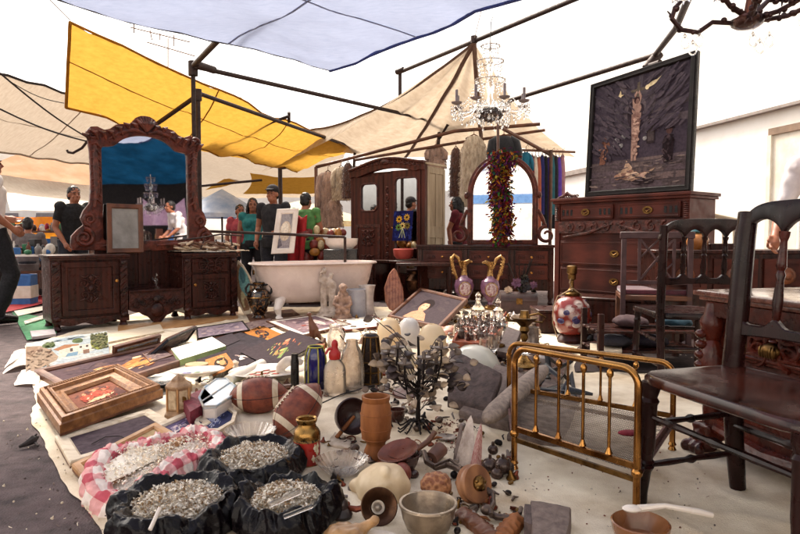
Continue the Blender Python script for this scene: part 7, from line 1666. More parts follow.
# gold flower stand before vanity
p,k = base(515,303); mb = MB()
for j in range(7): a = -.9+j*.3; mb.tube([V(0,0,0),V(math.sin(a)*6*k,0,18*k),V(math.sin(a)*12*k,0,36*k),V(math.sin(a)*9*k,0,44*k)],.7*k,seg=6); mb.ball((math.sin(a)*9*k,0,44*k),1.8*k,8,6); mb.ball((math.sin(a)*12*k,0,34*k),1.5*k,8,6)
mb.lathe([(6*k,0),(6*k,1*k),(1*k,3*k)],14); single('flower_stand', mb, M_BRASSD, 'thin brass branching stand in front of the vanity drawers','stand',loc=p)
# imari lamp vase
p,k = base(571,342); e = thing('painted_lamp_vase','large round vase lamp painted with red and blue medallions','vase lamp',p)
mb = MB(); mb.lathe([(r*k,h*k) for r,h in [(13,0),(14,3),(12,6),(10,8)]],28); obj('base', mb, M_MAHOG, e)
S_m = mat('imari_glaze','#d2c0b4','#7d2e26',rough=.15,scale=11,kind='voronoi',lo=.25,hi=.55,coat=.5)
mb = MB(); mb.lathe([(r*k,h*k) for r,h in [(9,8),(13,10),(17,17),(19,26),(18,35),(14,42),(9,46),(7,47)]],36); b_ = obj('body', mb, S_m, e)
rd = random.Random(15); mb = MB(); mb2 = MB(); mb3 = MB()
for i in range(26):
    a = rd.uniform(PI,2*PI); h = rd.uniform(15,40); r = 18.9*math.sin(math.acos(max(-1,min(1,(h-26)/20)))) if abs(h-26) < 19 else 12
    c = V(r*k*math.cos(a)*1.0,r*k*math.sin(a)*1.0,h*k); R = Matrix.Rotation(a,3,'Z'); [mb,mb2,mb3][i%3].ball(c,(.8*k,rd.uniform(2.4,4.4)*k,rd.uniform(2.4,4)*k),12,8,R)
for m_,c_,d_ in ((mb,'#8a2f26','#5a1c1a'),(mb2,'#c9b7ae','#a89088'),(mb3,'#4b3f6c','#2e2748')): obj('medallions', m_, mat('imari'+c_[1:3]+'_enamel',c_,d_,rough=.2,scale=30,coat=.4), b_)
mb = MB(); mb.lathe([(r*k,h*k) for r,h in [(8,47),(8.5,49),(4,52),(2,55),(2,62),(4,63),(4,68),(5,69),(5,76),(3,77),(0,77)]],20); obj('fitting', mb, M_BRASSD, e)
mb = MB(); mb.tube([V(0,-2*k,53*k),V(-3*k,-3*k,60*k),V(-1*k,-3*k,66*k)],.7*k,seg=6); mb.tube([V(-10*k,-2*k,48*k),V(0,-5*k,54*k),V(9*k,-3*k,47*k),V(4*k,-4*k,51*k)],.9*k,seg=6); mb.tube([V(0,-4*k,52*k),V(-14*k,0,46*k),V(-19*k,-4*k,36*k),V(-20*k,-6*k,20*k),V(-16*k,-8*k,6*k)],.6*k,seg=6); obj('cord', mb, mat('tan_cord','#a58a68','#7a6248',rough=.8), e)
# dark oddments behind the bed: black ribbon pile, boards
mb = MB(); rd = random.Random(3)
for i in range(10): a = G(rd.uniform(540,572),rd.uniform(372,400),.03+.1*rd.random()); mb.tube([a,a+V(rd.uniform(-.1,.1),rd.uniform(-.1,.1),rd.uniform(.02,.1)),a+V(rd.uniform(-.2,.2),rd.uniform(-.1,.1),.02)],[.02,.03,.01],8,flat=.4)
single('black_ribbon', mb, M_BLACK, 'tangle of black leather straps behind the brass bed','straps')
e = thing('wooden_chest','low dark wooden box behind the painted lamp vase','box',G(548,336)); mb = MB(); mb.bx(-.05,.95,.15,.55,0,.2); obj('body', mb, M_MAHOG, e, bevel=.01); mb = MB(); mb.bx(-.06,.96,.14,.56,.2,.225); obj('lid', mb, M_MAHOG, e, bevel=.006)
q = qpx([(590,352),(622,352),(622,343),(590,343)],.14); e = thing('pale_card','pale cream card lying behind the bed rail','card',(q[0]+q[2])/2); obj('sheet', slab(q,.01), M_CREAMW, e, world=True)
e = thing('dark_tray','dark wooden tray under the oil lamp and goblets','tray',G(520,372)); q = qpx([(478,378),(560,388),(574,352),(500,344)],.02); obj('base', slab(q,.012), M_MAHOG, e, world=True); frame_on_quad(q,.02,.035,e,M_MAHOG,[(0,0),(0,1),(1,1),(1,0)])
q = qpx([(546,396),(560,398),(566,384),(552,381)],.05); 
mb = MB(); mb.ball((0,0,.012),(.05,.025,.012),14,8); single('red_cloth', mb, mat('crimson_cloth','#7a1526','#5a0e1a',rough=.8,scale=20), 'small crimson cloth lying on the wire mesh of the bed','cloth',loc=G(630,436,.15))

# ================================================================ chandeliers
def chandelier(name, label, c, k, arms, R_, seed, tiers=True):
    e = thing(name, label, 'chandelier', c); rd = random.Random(seed)
    mb = MB(); mb.lathe([(r*k,h*k) for r,h in [(1,-4),(5,0),(12,4),(14,9),(8,11),(3,13),(4,18),(2.5,24),(4,30),(5,36),(3,40),(2,48),(4,54),(3,60),(1.2,66),(1,75)]],20); obj('stem', mb, M_CRYST, e)
    mb = MB(); mb.ball((0,0,5*k),(13*k,13*k,8*k),14,8)
    for i in range(60): a = rd.uniform(0,2*PI); t = rd.uniform(0,PI/2); mb.octa((13.5*k*math.cos(a)*math.cos(t),13.5*k*math.sin(a)*math.cos(t),5*k-8*k*math.sin(t)),1.5*k,1.9*k)
    obj('bowl', mb, mat('smoky_crystal','#7d6d68','#3f3534',rough=.15,trans=.3,scale=40), e, smooth=0)
    for i in range(arms):
        a = 2*PI*i/arms+.25; ca, sa = math.cos(a), math.sin(a); P = lambda r,z: V(r*k*ca,r*k*sa,z*k)
        mb = MB(); mb.tube([P(4,10),P(R_*.35,16),P(R_*.6,6),P(R_*.85,4),P(R_,12)],1.1*k,seg=8); ar = obj('arm', mb, M_CRYST, e)
        mb = MB(); mb.lathe([(.5*k,0),(5*k,1.5*k),(6*k,3*k),(5*k,2.5*k),(.5*k,1*k)],14,c=P(R_,12)); mb.lathe([(1.5*k,0),(1.5*k,14*k),(0,14.5*k)],10,c=P(R_,14)); obj('candle_holder', mb, mat('pewter_candle','#8d8080','#6b5e5e',rough=.4,scale=20), ar)
        mb = MB()
        for j in range(6):
            b = 2*PI*j/6; q_ = P(R_,12)+V(5.5*k*math.cos(b),5.5*k*math.sin(b),0)
            for m in range(3): mb.octa(q_+V(0,0,-(2+3.4*m)*k),.9*k*(1+.3*m),1.6*k*(1+.4*m))
        obj('drops', mb, M_CRYST, ar, smooth=0)
    mb = MB()
    for i in range(90): # garlands and hanging drops
        a = rd.uniform(0,2*PI); r = rd.choice((10,18,R_*.55,R_*.8)); z = {10:0,18:-2}.get(r,4)+rd.uniform(-9,2); mb.octa((r*k*math.cos(a),r*k*math.sin(a),z*k),1.2*k,rd.uniform(2,4)*k)
    for (r,z,n_,drop) in ((14,60,18,14),(10,76,12,10),(16,40,16,10)):
        for i in range(n_):
            a = 2*PI*i/n_
            for m in range(4): mb.octa((r*k*math.cos(a)*(1-.05*m),r*k*math.sin(a)*(1-.05*m),(z-drop*m/3.2)*k),1.1*k,1.9*k)
    for i in range(arms):
        a0 = 2*PI*i/arms+.25
        for m in range(14):
            t = m/13; r = 16+(R_-16)*t; z = 38+(14-38)*t-9*math.sin(PI*t); mb.octa((r*k*math.cos(a0),r*k*math.sin(a0),z*k),.8*k,1.1*k)
    obj('crystals', mb, M_CRYST, e, smooth=0)
    mb = MB()
    for (r,z) in ((14,60),(10,76),(16,40)): mb.tube([V(r*k*math.cos(2*PI*i/24),r*k*math.sin(2*PI*i/24),z*k) for i in range(24)],.5*k,closed=True,seg=5)
    mb.tube([V(0,0,72*k),V(0,0,84*k)],.6*k); obj('ring', mb, mat('silvered_ring','#a5968c','#857569',rough=.3,metal=.8), e)
    return e
p = D(490,118,6.6); k = 6.6/F
chandelier('crystal_chandelier','clear crystal chandelier hanging in front of the pointed tent',p,k*.92,8,38,2)
mb = MB(); mb.tube([D(490,51,6.6),D(491,22,6.6)],.004); mb.tube([D(491,22,6.6),D(493,16,6.85)],.004); single('chandelier_wire', mb, M_ROPE, 'thin wire the crystal chandelier hangs by','wire')
mb = MB(); mb.tube([D(498,118,9.0),D(498,160,8.9)],.02); single('wooden_stick', mb, M_MWOOD, 'brown wooden stick hanging above the feather boa','stick')
# branch chandelier, close, top right
c = D(742,22,2.6); k = 2.6/F; e = thing('branch_chandelier','dark bronze twig chandelier with glass drops cut by the top edge','chandelier',c)
M_TWIG = mat('dark_bronze_twig','#4a302c','#2c1b19',rough=.35,metal=.6,scale=24,bump=.6,bscale=50)
mb = MB(); mb.ball((5*k,0,2*k),(13*k,10*k,7*k),14,10,Euler((0,-.2,0)).to_matrix()); mb.tube([V(5*k,0,5*k),V(8*k,0,30*k),V(6*k,0,70*k)],[4*k,3*k,2*k],8); obj('hub', mb, mat('copper_hub','#7d4a38','#4c2a22',rough=.35,metal=.6,scale=12), e)
mb = MB(); mb.lathe([(r*k,h*k) for r,h in [(16,3),(14,-2),(9,-5),(2,-6)]],20,c=V(5*k,0,-1*k)); obj('glass_cup', mb, M_CRYST, e)
rd = random.Random(5)
for i,pts in enumerate(([(8,0,2),(-6,3,0),(-26,6,2),(-40,6,-8),(-58,4,-6),(-68,2,4),(-66,0,14),(-60,0,20)],[(6,2,6),(-14,-4,14),(-22,-8,20),(-24,-10,40)],[(8,0,4),(24,2,3),(44,0,6),(58,-3,12),(70,-5,18)],[(10,0,6),(30,8,24),(50,10,26),(70,14,30)],[(8,2,6),(20,10,18),(26,14,30),(10,16,34),(-10,18,28)],[(4,-4,2),(0,-18,2),(-6,-34,6),(-8,-44,16)],[(10,-4,2),(24,-18,4),(36,-30,10),(38,-34,22)])):
    P_ = [V(a*k,b*k,h*k) for a,b,h in pts]; mb = MB(); mb.tube(P_,[3.2*k]+[2.4*k]*(len(P_)-2)+[1.6*k],8)
    for t in range(9): j = rd.randrange(len(P_)-1); q_ = P_[j].lerp(P_[j+1],rd.random()); mb.ball(q_+V(rd.uniform(-1,1),rd.uniform(-1,1),rd.uniform(-1,1))*2*k,rd.uniform(2,3.6)*k,8,6)
    for t in range(3): j = rd.randrange(len(P_)-1); q_ = P_[j].lerp(P_[j+1],rd.random()); mb.tube([q_,q_+V(rd.uniform(-6,6)*k,rd.uniform(-6,6)*k,rd.uniform(-8,8)*k)],[1.6*k,.6*k],6)
    br = obj('branch', mb, M_TWIG, e)
    mb = MB(); q_ = P_[-1]
    for s in range(7): a = 2*PI*s/7; mb.octa(q_+V(7*k*math.cos(a),7*k*math.sin(a),2*k),1.8*k,3.4*k,Euler((.5*math.sin(a),-.5*math.cos(a),0)).to_matrix())
    mb.lathe([(1*k,0),(5*k,1*k),(7*k,4*k),(6*k,4*k),(4*k,2*k),(1*k,1*k)],14,c=q_); obj('glass_flower', mb, M_CRYST, br, smooth=0)
for i,(x,y,z) in enumerate(((-54,4,-14),(-46,4,-20),(10,-2,-14),(26,-2,-14),(18,0,-20),(-40,4,-12),(60,0,6))):
    mb = MB(); mb.tube([V(x*k,y*k,(z+10)*k),V(x*k,y*k,z*k)],.35*k,seg=4); mb.tube([V(x*k+4*k*math.cos(t),y*k,z*k-5*k+5.5*k*math.sin(t)) for t in [2*PI*j/14 for j in range(14)]],.9*k,closed=True,seg=6); mb.octa((x*k,y*k,(z+2)*k),2*k,3*k); obj('glass_drop', mb, M_CRYST, e, smooth=0)
# chandelier and pieces reflected in the dresser mirror
p = V(5.2,1.6,1.62); chandelier('hanging_chandelier','golden chandelier hanging in the side stall beyond the frame',p,.011,6,30,9)
# ================================================================ clothes on the rail
M_FURW = mat('cream_fur','#d9c3a4','#a98f72',rough=.95,scale=26,stretch=(1,1,.35),bump=1,bscale=70,bdist=.02,sheen=.6)
M_FURP = mat('pinkish_fur','#c3a08a','#8d6f5e',rough=.95,scale=26,stretch=(1,1,.35),bump=1,bscale=70,bdist=.02,sheen=.6)
M_FURB = mat('brown_fur','#6d4633','#3c241b',rough=.95,scale=26,stretch=(1,1,.35),bump=1,bscale=70,bdist=.02,sheen=.5)
def garment(name, label, px, py0, py1, Y, wpx, m, cat='coat', sleeves=True, fur=0, taper=.75, seed=1, tufts=0):
    k = Y/F; p = D(px,py0,Y); e = thing(name, label, cat, p); h = (py1-py0)*k; w = wpx*k/2
    def f(u,v):
        a = 2*PI*u; sh = .42+.58*min(1,v*5)**.6; s = sh*(1+(.18 if taper < 1 else -.1)*v); fold = 1+.09*math.sin(7*a+seed)*v+.05*noise.noise(V(a*2,v*5,seed))
        return V(w*s*fold*math.cos(a), w*.5*s*fold*math.sin(a), -h*v+fur*noise.noise(V(a*3,v*8,seed))*.5)
    mb = MB(); mb.grid(f,36,26,wu=True)
    if tufts:
        rd = random.Random(seed)
        for i in range(tufts):
            u,v = rd.random(),rd.random(); c = f(u,v); d = V(c.x/w,c.y/w*1.4,-.9); mb.leaf(c,d,V(rd.random(),rd.random(),.1),rd.uniform(.03,.055),.01,.2)
    obj('body', mb, m, e, smooth=180)
    if sleeves:
        for s in (-1,1):
            mb = MB(); mb.tube([V(s*w*.55,0,-.02),V(s*w*1.0,-.02,-.10),V(s*w*1.15,-.05,-h*.35),V(s*w*1.12,-.08,-h*.62)],[w*.2,w*.34,w*.34,w*.3],10); obj('sleeve', mb, m, e, smooth=180)
    mb = MB(); mb.tube([V(-w*.7,0,-.04),V(0,0,.03),V(w*.7,0,-.04)],.01); mb.tube([V(0,0,.03),V(.0,0,.09),V(.03,0,.12),V(.04,0,.09)],.005); obj('hanger', mb, M_MWOOD, e)
    return e
garment('fur_coat','long pinkish cream fur coat at the end of the rail',328,172,228,10.9,17,M_FURP,seed=1,tufts=1100)
garment('fur_coat','cream fur coat with darker stripes next to the armoire',341,167,200,10.7,14,M_FURW,seed=2,tufts=900)
garment('fur_stole','dark brown fur stole hung just left of the armoire crest',348,163,198,10.4,9,M_FURB,'fur',False,seed=3,tufts=600)
garment('fur_stole','pale fur piece hanging below the long cream fur',334,200,227,10.8,14,M_FURP,'fur',False,seed=4,tufts=600)
garment('fur_coat','beige fur jacket hanging behind the armoire corner',436,146,168,10.9,16,M_FURP,seed=5,tufts=700)
garment('fur_stole','slim brown fur stole between the armoire and the cream fur',456,148,196,10.2,10,M_FURB,'fur',False,seed=6,tufts=600)
garment('fur_coat','thick white fur coat behind the arched mirror',474,136,206,10.0,24,M_FURW,sleeves=False,seed=7,tufts=900)
M_JKT = mat('black_wool','#1d1a1c','#121012',rough=.9,scale=30,sheen=.3)
garment('black_jacket','black jacket hung above the arched mirror',504,136,182,9.7,24,M_JKT,'jacket',seed=8)
garment('teal_shirt','teal shirt hanging right of the black jacket',526,152,182,10.3,10,mat('teal_cotton','#1f6f88','#155467',rough=.85),'shirt',seed=9)
cols = [('#8c2a3c','crimson'),('#d9c9b6','cream'),('#b35f45','rust'),('#2a2a66','navy'),('#1a1a1e','black'),('#46308a','violet'),('#27606b','teal'),('#1b1b20','dark charcoal'),('#5b3aa0','bright purple'),('#a0707a','dusty rose')]
for i,(c,nm) in enumerate(cols):
    garment('hanging_dress', f'{nm} garment in the row on the clothes rail by the carved chest', 532+i*3.4, 155+ (i%3), (228 if i%3 else 214), 10.5+.02*i, 5.2, mat(nm.replace(' ','_')+'_cloth',c,rough=.85,scale=12), 'garment', False, seed=20+i)
mb = MB(); mb.bx(-.3,.4,-.15,.25,.0,.95); p = D(573,232,10.2)
e = thing('white_plinth','white shelf stand below the row of hanging clothes','shelf',(p.x,10.2,gz(10.2)))
for z in (.3,.62,.95): mb = MB(); mb.bx(-.25,.25,-.2,.2,z-.02,z); obj('board', mb, M_WHITE, e, bevel=.004)
for x in (-.23,.23):
    for y in (-.18,.18): mb = MB(); mb.bx(x-.015,x+.015,y-.015,y+.015,0,.95); obj('leg', mb, M_WHITE, e)
# ================================================================ people
SKIN = mat('warm_skin','#9c6348','#85503a',rough=.5,scale=9,bump=.1)
SKIN2 = mat('tan_skin','#8a543c','#744430',rough=.5,scale=9,bump=.1)
HAIR = mat('black_hair','#17100e','#0c0807',rough=.45,scale=60,stretch=(1,1,.2),bump=.5,bscale=90)
def person(label, loc, rz, h=1.7, shirt=None, trousers=None, skin=SKIN, pose=None, hair='short', female=False, sleeve=.5, beltless=True, lean=(0,0), shoes=None, vox=.0085, cap=None, vest=None):
    """standing figure facing -y; pose: overrides of joint positions for a 1.7 m figure"""
    e = thing('person', label, 'person', loc, rz); s = h/1.7
    sw = .165 if female else .185; hw = .10
    J = dict(pel=(0,0,.92), waist=(0,.0,1.06), chest=(0,-.005,1.27), neck=(0,.0,1.43), head=(0,-.015,1.565),
             shl=(-sw,0,1.385), shr=(sw,0,1.385), ell=(-sw-.06,.03,1.10), elr=(sw+.06,.03,1.10), wrl=(-sw-.07,-.05,.86), wrr=(sw+.07,-.05,.86),
             hil=(-hw,0,.90), hir=(hw,0,.90), knl=(-hw-.01,-.01,.48), knr=(hw+.01,-.01,.48), anl=(-hw-.01,.03,.08), anr=(hw+.01,.03,.08))
    J.update(pose or {})
    for n_ in ('chest','neck','head','shl','shr','ell','elr','wrl','wrr','waist'):
        if pose and n_ in pose: continue
        x,y,z = J[n_]; J[n_] = (x+lean[0]*(z-.92), y+lean[1]*(z-.92), z)
    J = {a: Vector(b)*s for a,b in J.items()}
    def limb(mb, pts, rs, seg=12): mb.tube([p for p in pts], [r*s for r in rs], seg)
    def torso(mb, g=0, top=True, female=female):
        rs = []
        sx = (J['shr']-J['shl']).normalized(); 
        for (c,w,d) in ((J['pel']-V(0,0,.06)*s,.145,.11),(J['pel'],.16,.12),(J['waist'],.135 if female else .15,.10),(J['chest']-V(0,0,.06)*s,.16,.115),(J['chest']+V(0,0,.04)*s,.175,.115),((J['shl']+J['shr'])/2-V(0,0,.0)*s,.15,.085),(J['neck'],.065,.06)):
            f_ = sx.cross(V(0,0,1)); rs.append([c+sx*(w+g)*s*math.cos(2*PI*k/20)+f_*(d+g)*s*math.sin(2*PI*k/20) for k in range(20)])
        mb.rings(rs)
        if female:
            for q_ in (-1,1): mb.ball(J['chest']+sx*q_*.075*s+V(0,-.09,.0)*s,((.07+g)*s,)*3,10,8)
        for a in ('shl','shr'): mb.ball(J[a],((.062+g)*s,)*3,10,8)
    mb = MB(); torso(mb)
    limb(mb,[J['neck']-V(0,0,.04)*s,J['neck'],J['head']-V(0,-.01,.05)*s],[.062,.055,.056])
    hd = J['head']; mb.ball(hd+V(0,.012,.03)*s,(.074*s,.092*s,.095*s),18,14); mb.ball(hd+V(0,-.028,-.055)*s,(.055*s,.06*s,.065*s),14,10)
    limb(mb,[hd+V(0,-.075,.015)*s,hd+V(0,-.102,-.02)*s,hd+V(0,-.085,-.032)*s],[.010,.016,.010],8)       # nose
    for q_ in (-1,1):
        mb.ball(hd+V(q_*.076,.01,-.005)*s,(.012*s,.02*s,.03*s),8,6); mb.ball(hd+V(q_*.03,-.072,.028)*s,(.024*s,.012*s,.008*s),8,6); mb.ball(hd+V(q_*.036,-.06,-.03)*s,(.026*s,.022*s,.022*s),8,6)
    mb.ball(hd+V(0,-.083,-.062)*s,(.024*s,.008*s,.007*s),8,6); mb.ball(hd+V(0,-.082,-.074)*s,(.02*s,.009*s,.007*s),8,6)
    for S in ('l','r'):
        limb(mb,[J['sh'+S],J['sh'+S].lerp(J['el'+S],.4),J['el'+S],J['el'+S].lerp(J['wr'+S],.35),J['wr'+S]],[.052,.05,.04,.041,.027])
        limb(mb,[J['hi'+S]+V(0,0,.02)*s,J['hi'+S].lerp(J['kn'+S],.4),J['kn'+S],J['kn'+S].lerp(J['an'+S],.35),J['an'+S]],[.092,.082,.058,.058,.038])
        limb(mb,[J['an'+S]+V(0,.03,-.04)*s,J['an'+S]+V(0,-.06,-.04)*s,J['an'+S]+V(0,-.16,-.055)*s],[.04,.042,.03])
        # hand with five fingers
        w = J['wr'+S]; d = (w-J['el'+S]).normalized(); q_ = -1 if S == 'l' else 1
        side = V(0,-1,0)-d*d.dot(V(0,-1,0)); side = side.normalized() if side.length > .2 else V(1,0,0)
        nrm = d.cross(side); 
        if nrm.x*q_ > 0: nrm = -nrm
        mb.tube([w,w+d*.045*s,w+d*.085*s],[.024*s,.036*s,.036*s],10,flat=1)
        for i,(o,l) in enumerate(((-.028,.062),(-.009,.075),(.01,.07),(.027,.056))):
            b = w+d*.085*s-side*o*s; limb(mb,[b-d*.02*s,b+d*l*.5*s+nrm*.008*s,b+d*l*.9*s+nrm*.026*s],[.0105,.0098,.0085],7)
        b = w+d*.03*s+side*.026*s; limb(mb,[b,b+(d*.6+side*.7)*.03*s,b+(d*.95+side*.35)*.062*s],[.013,.0115,.0095],7)
    body = melt('body', mb, skin, e, voxel=vox, it=2)
    mb = MB()
    for q_ in (-1,1): mb.ball(hd+V(q_*.03,-.078,.008)*s,(.011*s,.005*s,.006*s),10,8)
    obj('eyes', mb, mat('dark_eye','#2a1a14','#120b09',rough=.2,scale=60), e)
    mb = MB()
    for q_ in (-1,1): mb.tube([hd+V(q_*.014,-.086,.03)*s,hd+V(q_*.03,-.086,.036)*s,hd+V(q_*.048,-.07,.03)*s],.004*s,6)
    obj('eyebrows', mb, HAIR, e)
    if hair:
        mb = MB(); mb.ball(hd+V(0,.024,.045)*s,(.083*s,.094*s,.094*s),16,12)
        mb.ball(hd+V(0,.05,-.01)*s,(.078*s,.065*s,.075*s),14,10)
        if hair == 'long':
            mb.tube([hd+V(0,.06,.03)*s,hd+V(0,.085,-.1)*s,hd+V(0,.10,-.24)*s],[.08*s,.075*s,.04*s],12)
            for q_ in (-1,1): mb.tube([hd+V(q_*.065,.0,.04)*s,hd+V(q_*.085,.02,-.06)*s,hd+V(q_*.09,.0,-.2)*s],[.03*s,.035*s,.02*s],8)
        if hair == 'tail': mb.tube([hd+V(0,.09,.03)*s,hd+V(0,.15,-.03)*s,hd+V(0,.13,-.16)*s],[.03*s,.035*s,.015*s],8)
        melt('hair', mb, HAIR, e, voxel=.009, it=2, disp=.008, dscale=45)
    if shirt:
        mb = MB(); torso(mb,.013)
        mb2 = mb
        for S in ('l','r'):
            en = J['el'+S] if sleeve >= 1 else J['sh'+S].lerp(J['el'+S],sleeve*1.15)
            limb(mb,[J['sh'+S],J['sh'+S].lerp(en,.5),en],[.06,.058,.054 if sleeve < 1 else .05])
            if sleeve > 1: limb(mb,[J['el'+S],J['el'+S].lerp(J['wr'+S],.5),J['el'+S].lerp(J['wr'+S],.9)],[.058,.054,.046])
        limb(mb,[J['pel']+V(0,0,.03)*s,J['pel']-V(0,0,.1)*s],[.175,.17],16) if not female else None
        melt('shirt', mb, shirt, e, voxel=.011, it=2, disp=.012, dscale=11)
    if trousers:
        mb = MB()
        limb(mb,[J['pel']+V(0,0,.07)*s,J['pel']-V(0,0,.04)*s],[.152,.155],16)
        for S in ('l','r'): limb(mb,[J['hi'+S]+V(0,0,.03)*s,J['hi'+S].lerp(J['kn'+S],.4),J['kn'+S],J['kn'+S].lerp(J['an'+S],.4),J['an'+S]],[.112,.1,.078,.076,.066])
        melt('trousers', mb, trousers, e, voxel=.012, it=2, disp=.012, dscale=10)
    mb = MB()
    for S in ('l','r'):
        mb.tube([J['an'+S]+V(0,.05,-.04)*s,J['an'+S]+V(0,-.06,-.035)*s,J['an'+S]+V(0,-.18,-.05)*s],[.05*s,.052*s,.036*s],10)
    melt('shoes', mb, shoes or M_BLACK, e, voxel=.012, it=2)
    if cap:
        mb = MB(); mb.ball(hd+V(0,.015,.07)*s,(.088*s,.1*s,.075*s),16,10); mb.tube([hd+V(0,-.06,.07)*s,hd+V(0,-.16,.055)*s],[.07*s,.05*s],12,flat=.15); melt('cap', mb, cap, e, voxel=.009, it=2)
    return e, J
def stand(px, Y): p = D(px,236,Y); return (p.x,Y,gz(Y)+.006*noise.noise(V(p.x*.9,Y*.9,0)))
JEANS = mat('dark_jeans','#23242e','#16171e',rough=.85,scale=20); BLKTR = mat('black_trousers','#17151a','#0f0e11',rough=.85,scale=20)
person('person in a white t-shirt and black trousers walking, cut by the picture edge', stand(-9,6.6), 2.4, 1.86, mat('white_tshirt','#e3dbd4','#d0c7c0',rough=.9,scale=6), BLKTR,
       pose=dict(elr=(.27,.05,1.12),wrr=(.2,-.18,1.05),ell=(-.25,.08,1.1),wrl=(-.2,-.12,.95),knl=(-.1,-.14,.5),anl=(-.1,.0,.1),anr=(.11,.22,.1),knr=(.11,.06,.48)))
person('person in a black polo shirt looking down beside the carved mirror frame', stand(73,8.6), .9, 1.66, mat('black_polo','#1a181b','#100f11',rough=.85,scale=16), JEANS,
       pose=dict(head=(0,-.07,1.55),elr=(.25,-.02,1.1),wrr=(.22,-.2,.9),ell=(-.25,-.02,1.1),wrl=(-.2,-.2,.88)), lean=(0,-.12), sleeve=.6)
person('person in a grey shirt seated with their back turned at the glowing stall', (stand(27,9.6)[0],9.6,stand(27,9.6)[2]), 3.5, 1.6, mat('grey_tshirt','#6d6464','#575050',rough=.9,scale=10), JEANS,
       pose=dict(pel=(0,0,.55),waist=(0,-.02,.70),chest=(0,-.05,.92),neck=(0,-.08,1.08),head=(0,-.12,1.21),shl=(-.185,-.06,1.03),shr=(.185,-.06,1.03),ell=(-.26,-.12,.78),elr=(.26,-.12,.78),wrl=(-.15,-.34,.78),wrr=(.15,-.34,.78),hil=(-.1,0,.53),hir=(.1,0,.53),knl=(-.15,-.42,.5),knr=(.15,-.42,.5),anl=(-.15,-.38,.08),anr=(.15,-.38,.08)))
sp = stand(27,9.6); mb = MB(); mb.bx(-.2,.2,-.18,.2,.40,.44)
for x in (-.17,.17):
    for y in (-.15,.17): mb.bx(x-.02,x+.02,y-.02,y+.02,0,.40)
single('stool', mb, M_MWOOD, 'plain wooden stool under the seated grey shirted person','stool',loc=sp,rz=3.5)
person('person in a coral pink top with a dark ponytail beside the teal shirted one', stand(240,10.0), .5, 1.5, mat('coral_top','#b8515a','#963d48',rough=.85,scale=12), JEANS, hair='tail', female=True, pose=dict(head=(.0,-.03,1.555)))
person('person in a teal sleeveless top with long dark hair', stand(253,9.6), .25, 1.56, mat('teal_top','#2f8080','#216464',rough=.85,scale=12), BLKTR, hair='long', female=True, sleeve=.25)
person('person in a black t-shirt and cap carrying the white framed mirror', stand(274,8.6), -.25, 1.66, mat('charcoal_tshirt','#262428','#19181b',rough=.9,scale=12), JEANS, cap=mat('dark_cap','#2a2426','#1a1618',rough=.8),
       pose=dict(elr=(.24,-.08,1.12),wrr=(.20,-.28,1.05),ell=(-.25,.02,1.1),wrl=(-.2,-.14,.9),head=(0,-.04,1.56)))
person('person in a green top with a red cloth over the arm seen from behind', stand(305,9.0), 2.8, 1.6, mat('green_top','#5a8c4e','#44703c',rough=.85,scale=12), BLKTR, pose=dict(ell=(-.24,-.06,1.12),wrl=(-.16,-.26,1.05),head=(0,-.05,1.555)))
p = D(299,214,8.75); mb = MB()
def f(u,v): 
    x = -.22+.34*u+.06*v*math.sin(u*5); return V(x,-.05*math.sin(u*9)-.03*v,-.75*v+.05*math.sin(u*6)*(1-v))
mb.grid(f,24,20); o_ = single('red_cloth', mb, mat('scarlet_cloth','#a81f22','#861519',rough=.8,scale=9), 'scarlet cloth hanging over the arm of the green shirted person','cloth',loc=p,smooth=180); sm = o_.modifiers.new('t','SOLIDIFY'); sm.thickness = .02
person('person in a maroon shirt with short dark hair between the armoire and the arched mirror', stand(458,9.9), -1.9, 1.62, mat('maroon_shirt','#661522','#4d0e18',rough=.85,scale=12), BLKTR, hair='long', pose=dict(head=(0,-.05,1.55),elr=(.22,-.1,1.14)))
person('person in a white shirt leaning over the sideboard behind the dark chairs', stand(843,4.0), -1.0, 1.74, mat('white_cotton_shirt','#ddd5d4','#c3bbbd',rough=.85,scale=8,bump=.4,bscale=20), JEANS, sleeve=1,
       pose=dict(waist=(0,-.04,1.06),chest=(0,-.14,1.25),neck=(0,-.24,1.40),head=(0,-.30,1.52),shl=(-.185,-.2,1.36),shr=(.185,-.2,1.36),ell=(-.25,-.24,1.08),wrl=(-.2,-.42,.92),elr=(.25,-.18,1.06),wrr=(.2,-.36,.92)))
# white framed mirror carried
q = [D(271,254,8.15),D(294,253,8.2),D(299,208,8.2),D(277,209,8.15)]
e = thing('carried_mirror','white framed mirror with a painted pale oval reflection carried by the capped person','mirror',(q[0]+q[1])/2)
obj('backing', slab([p-qnorm(q)*.002 for p in q],.02), M_CREAMW, e, world=True); frame_on_quad(q,.07,.03,e,M_WHITE)
art('picture',[p+qnorm(q)*.004 for p in inset(q,.06)],[('#7d757c',rect(0,0,1,1)),('#938a8f',rect(0,.0,1,.5)),('#c9b49a',ell(.5,.5,.42,.28)),('#ddd0bb',ell(.45,.56,.28,.18)),('#5d5660',[(0,0),(.4,.1),(.2,.3),(0,.25)]),('#5d5660',[(1,.75),(1,1),(.6,1)])],e,m=paint_mat('painted_reflection',rough=.08,bump=0,spec=.7))  # the mirror's reflection is painted on as flat colours
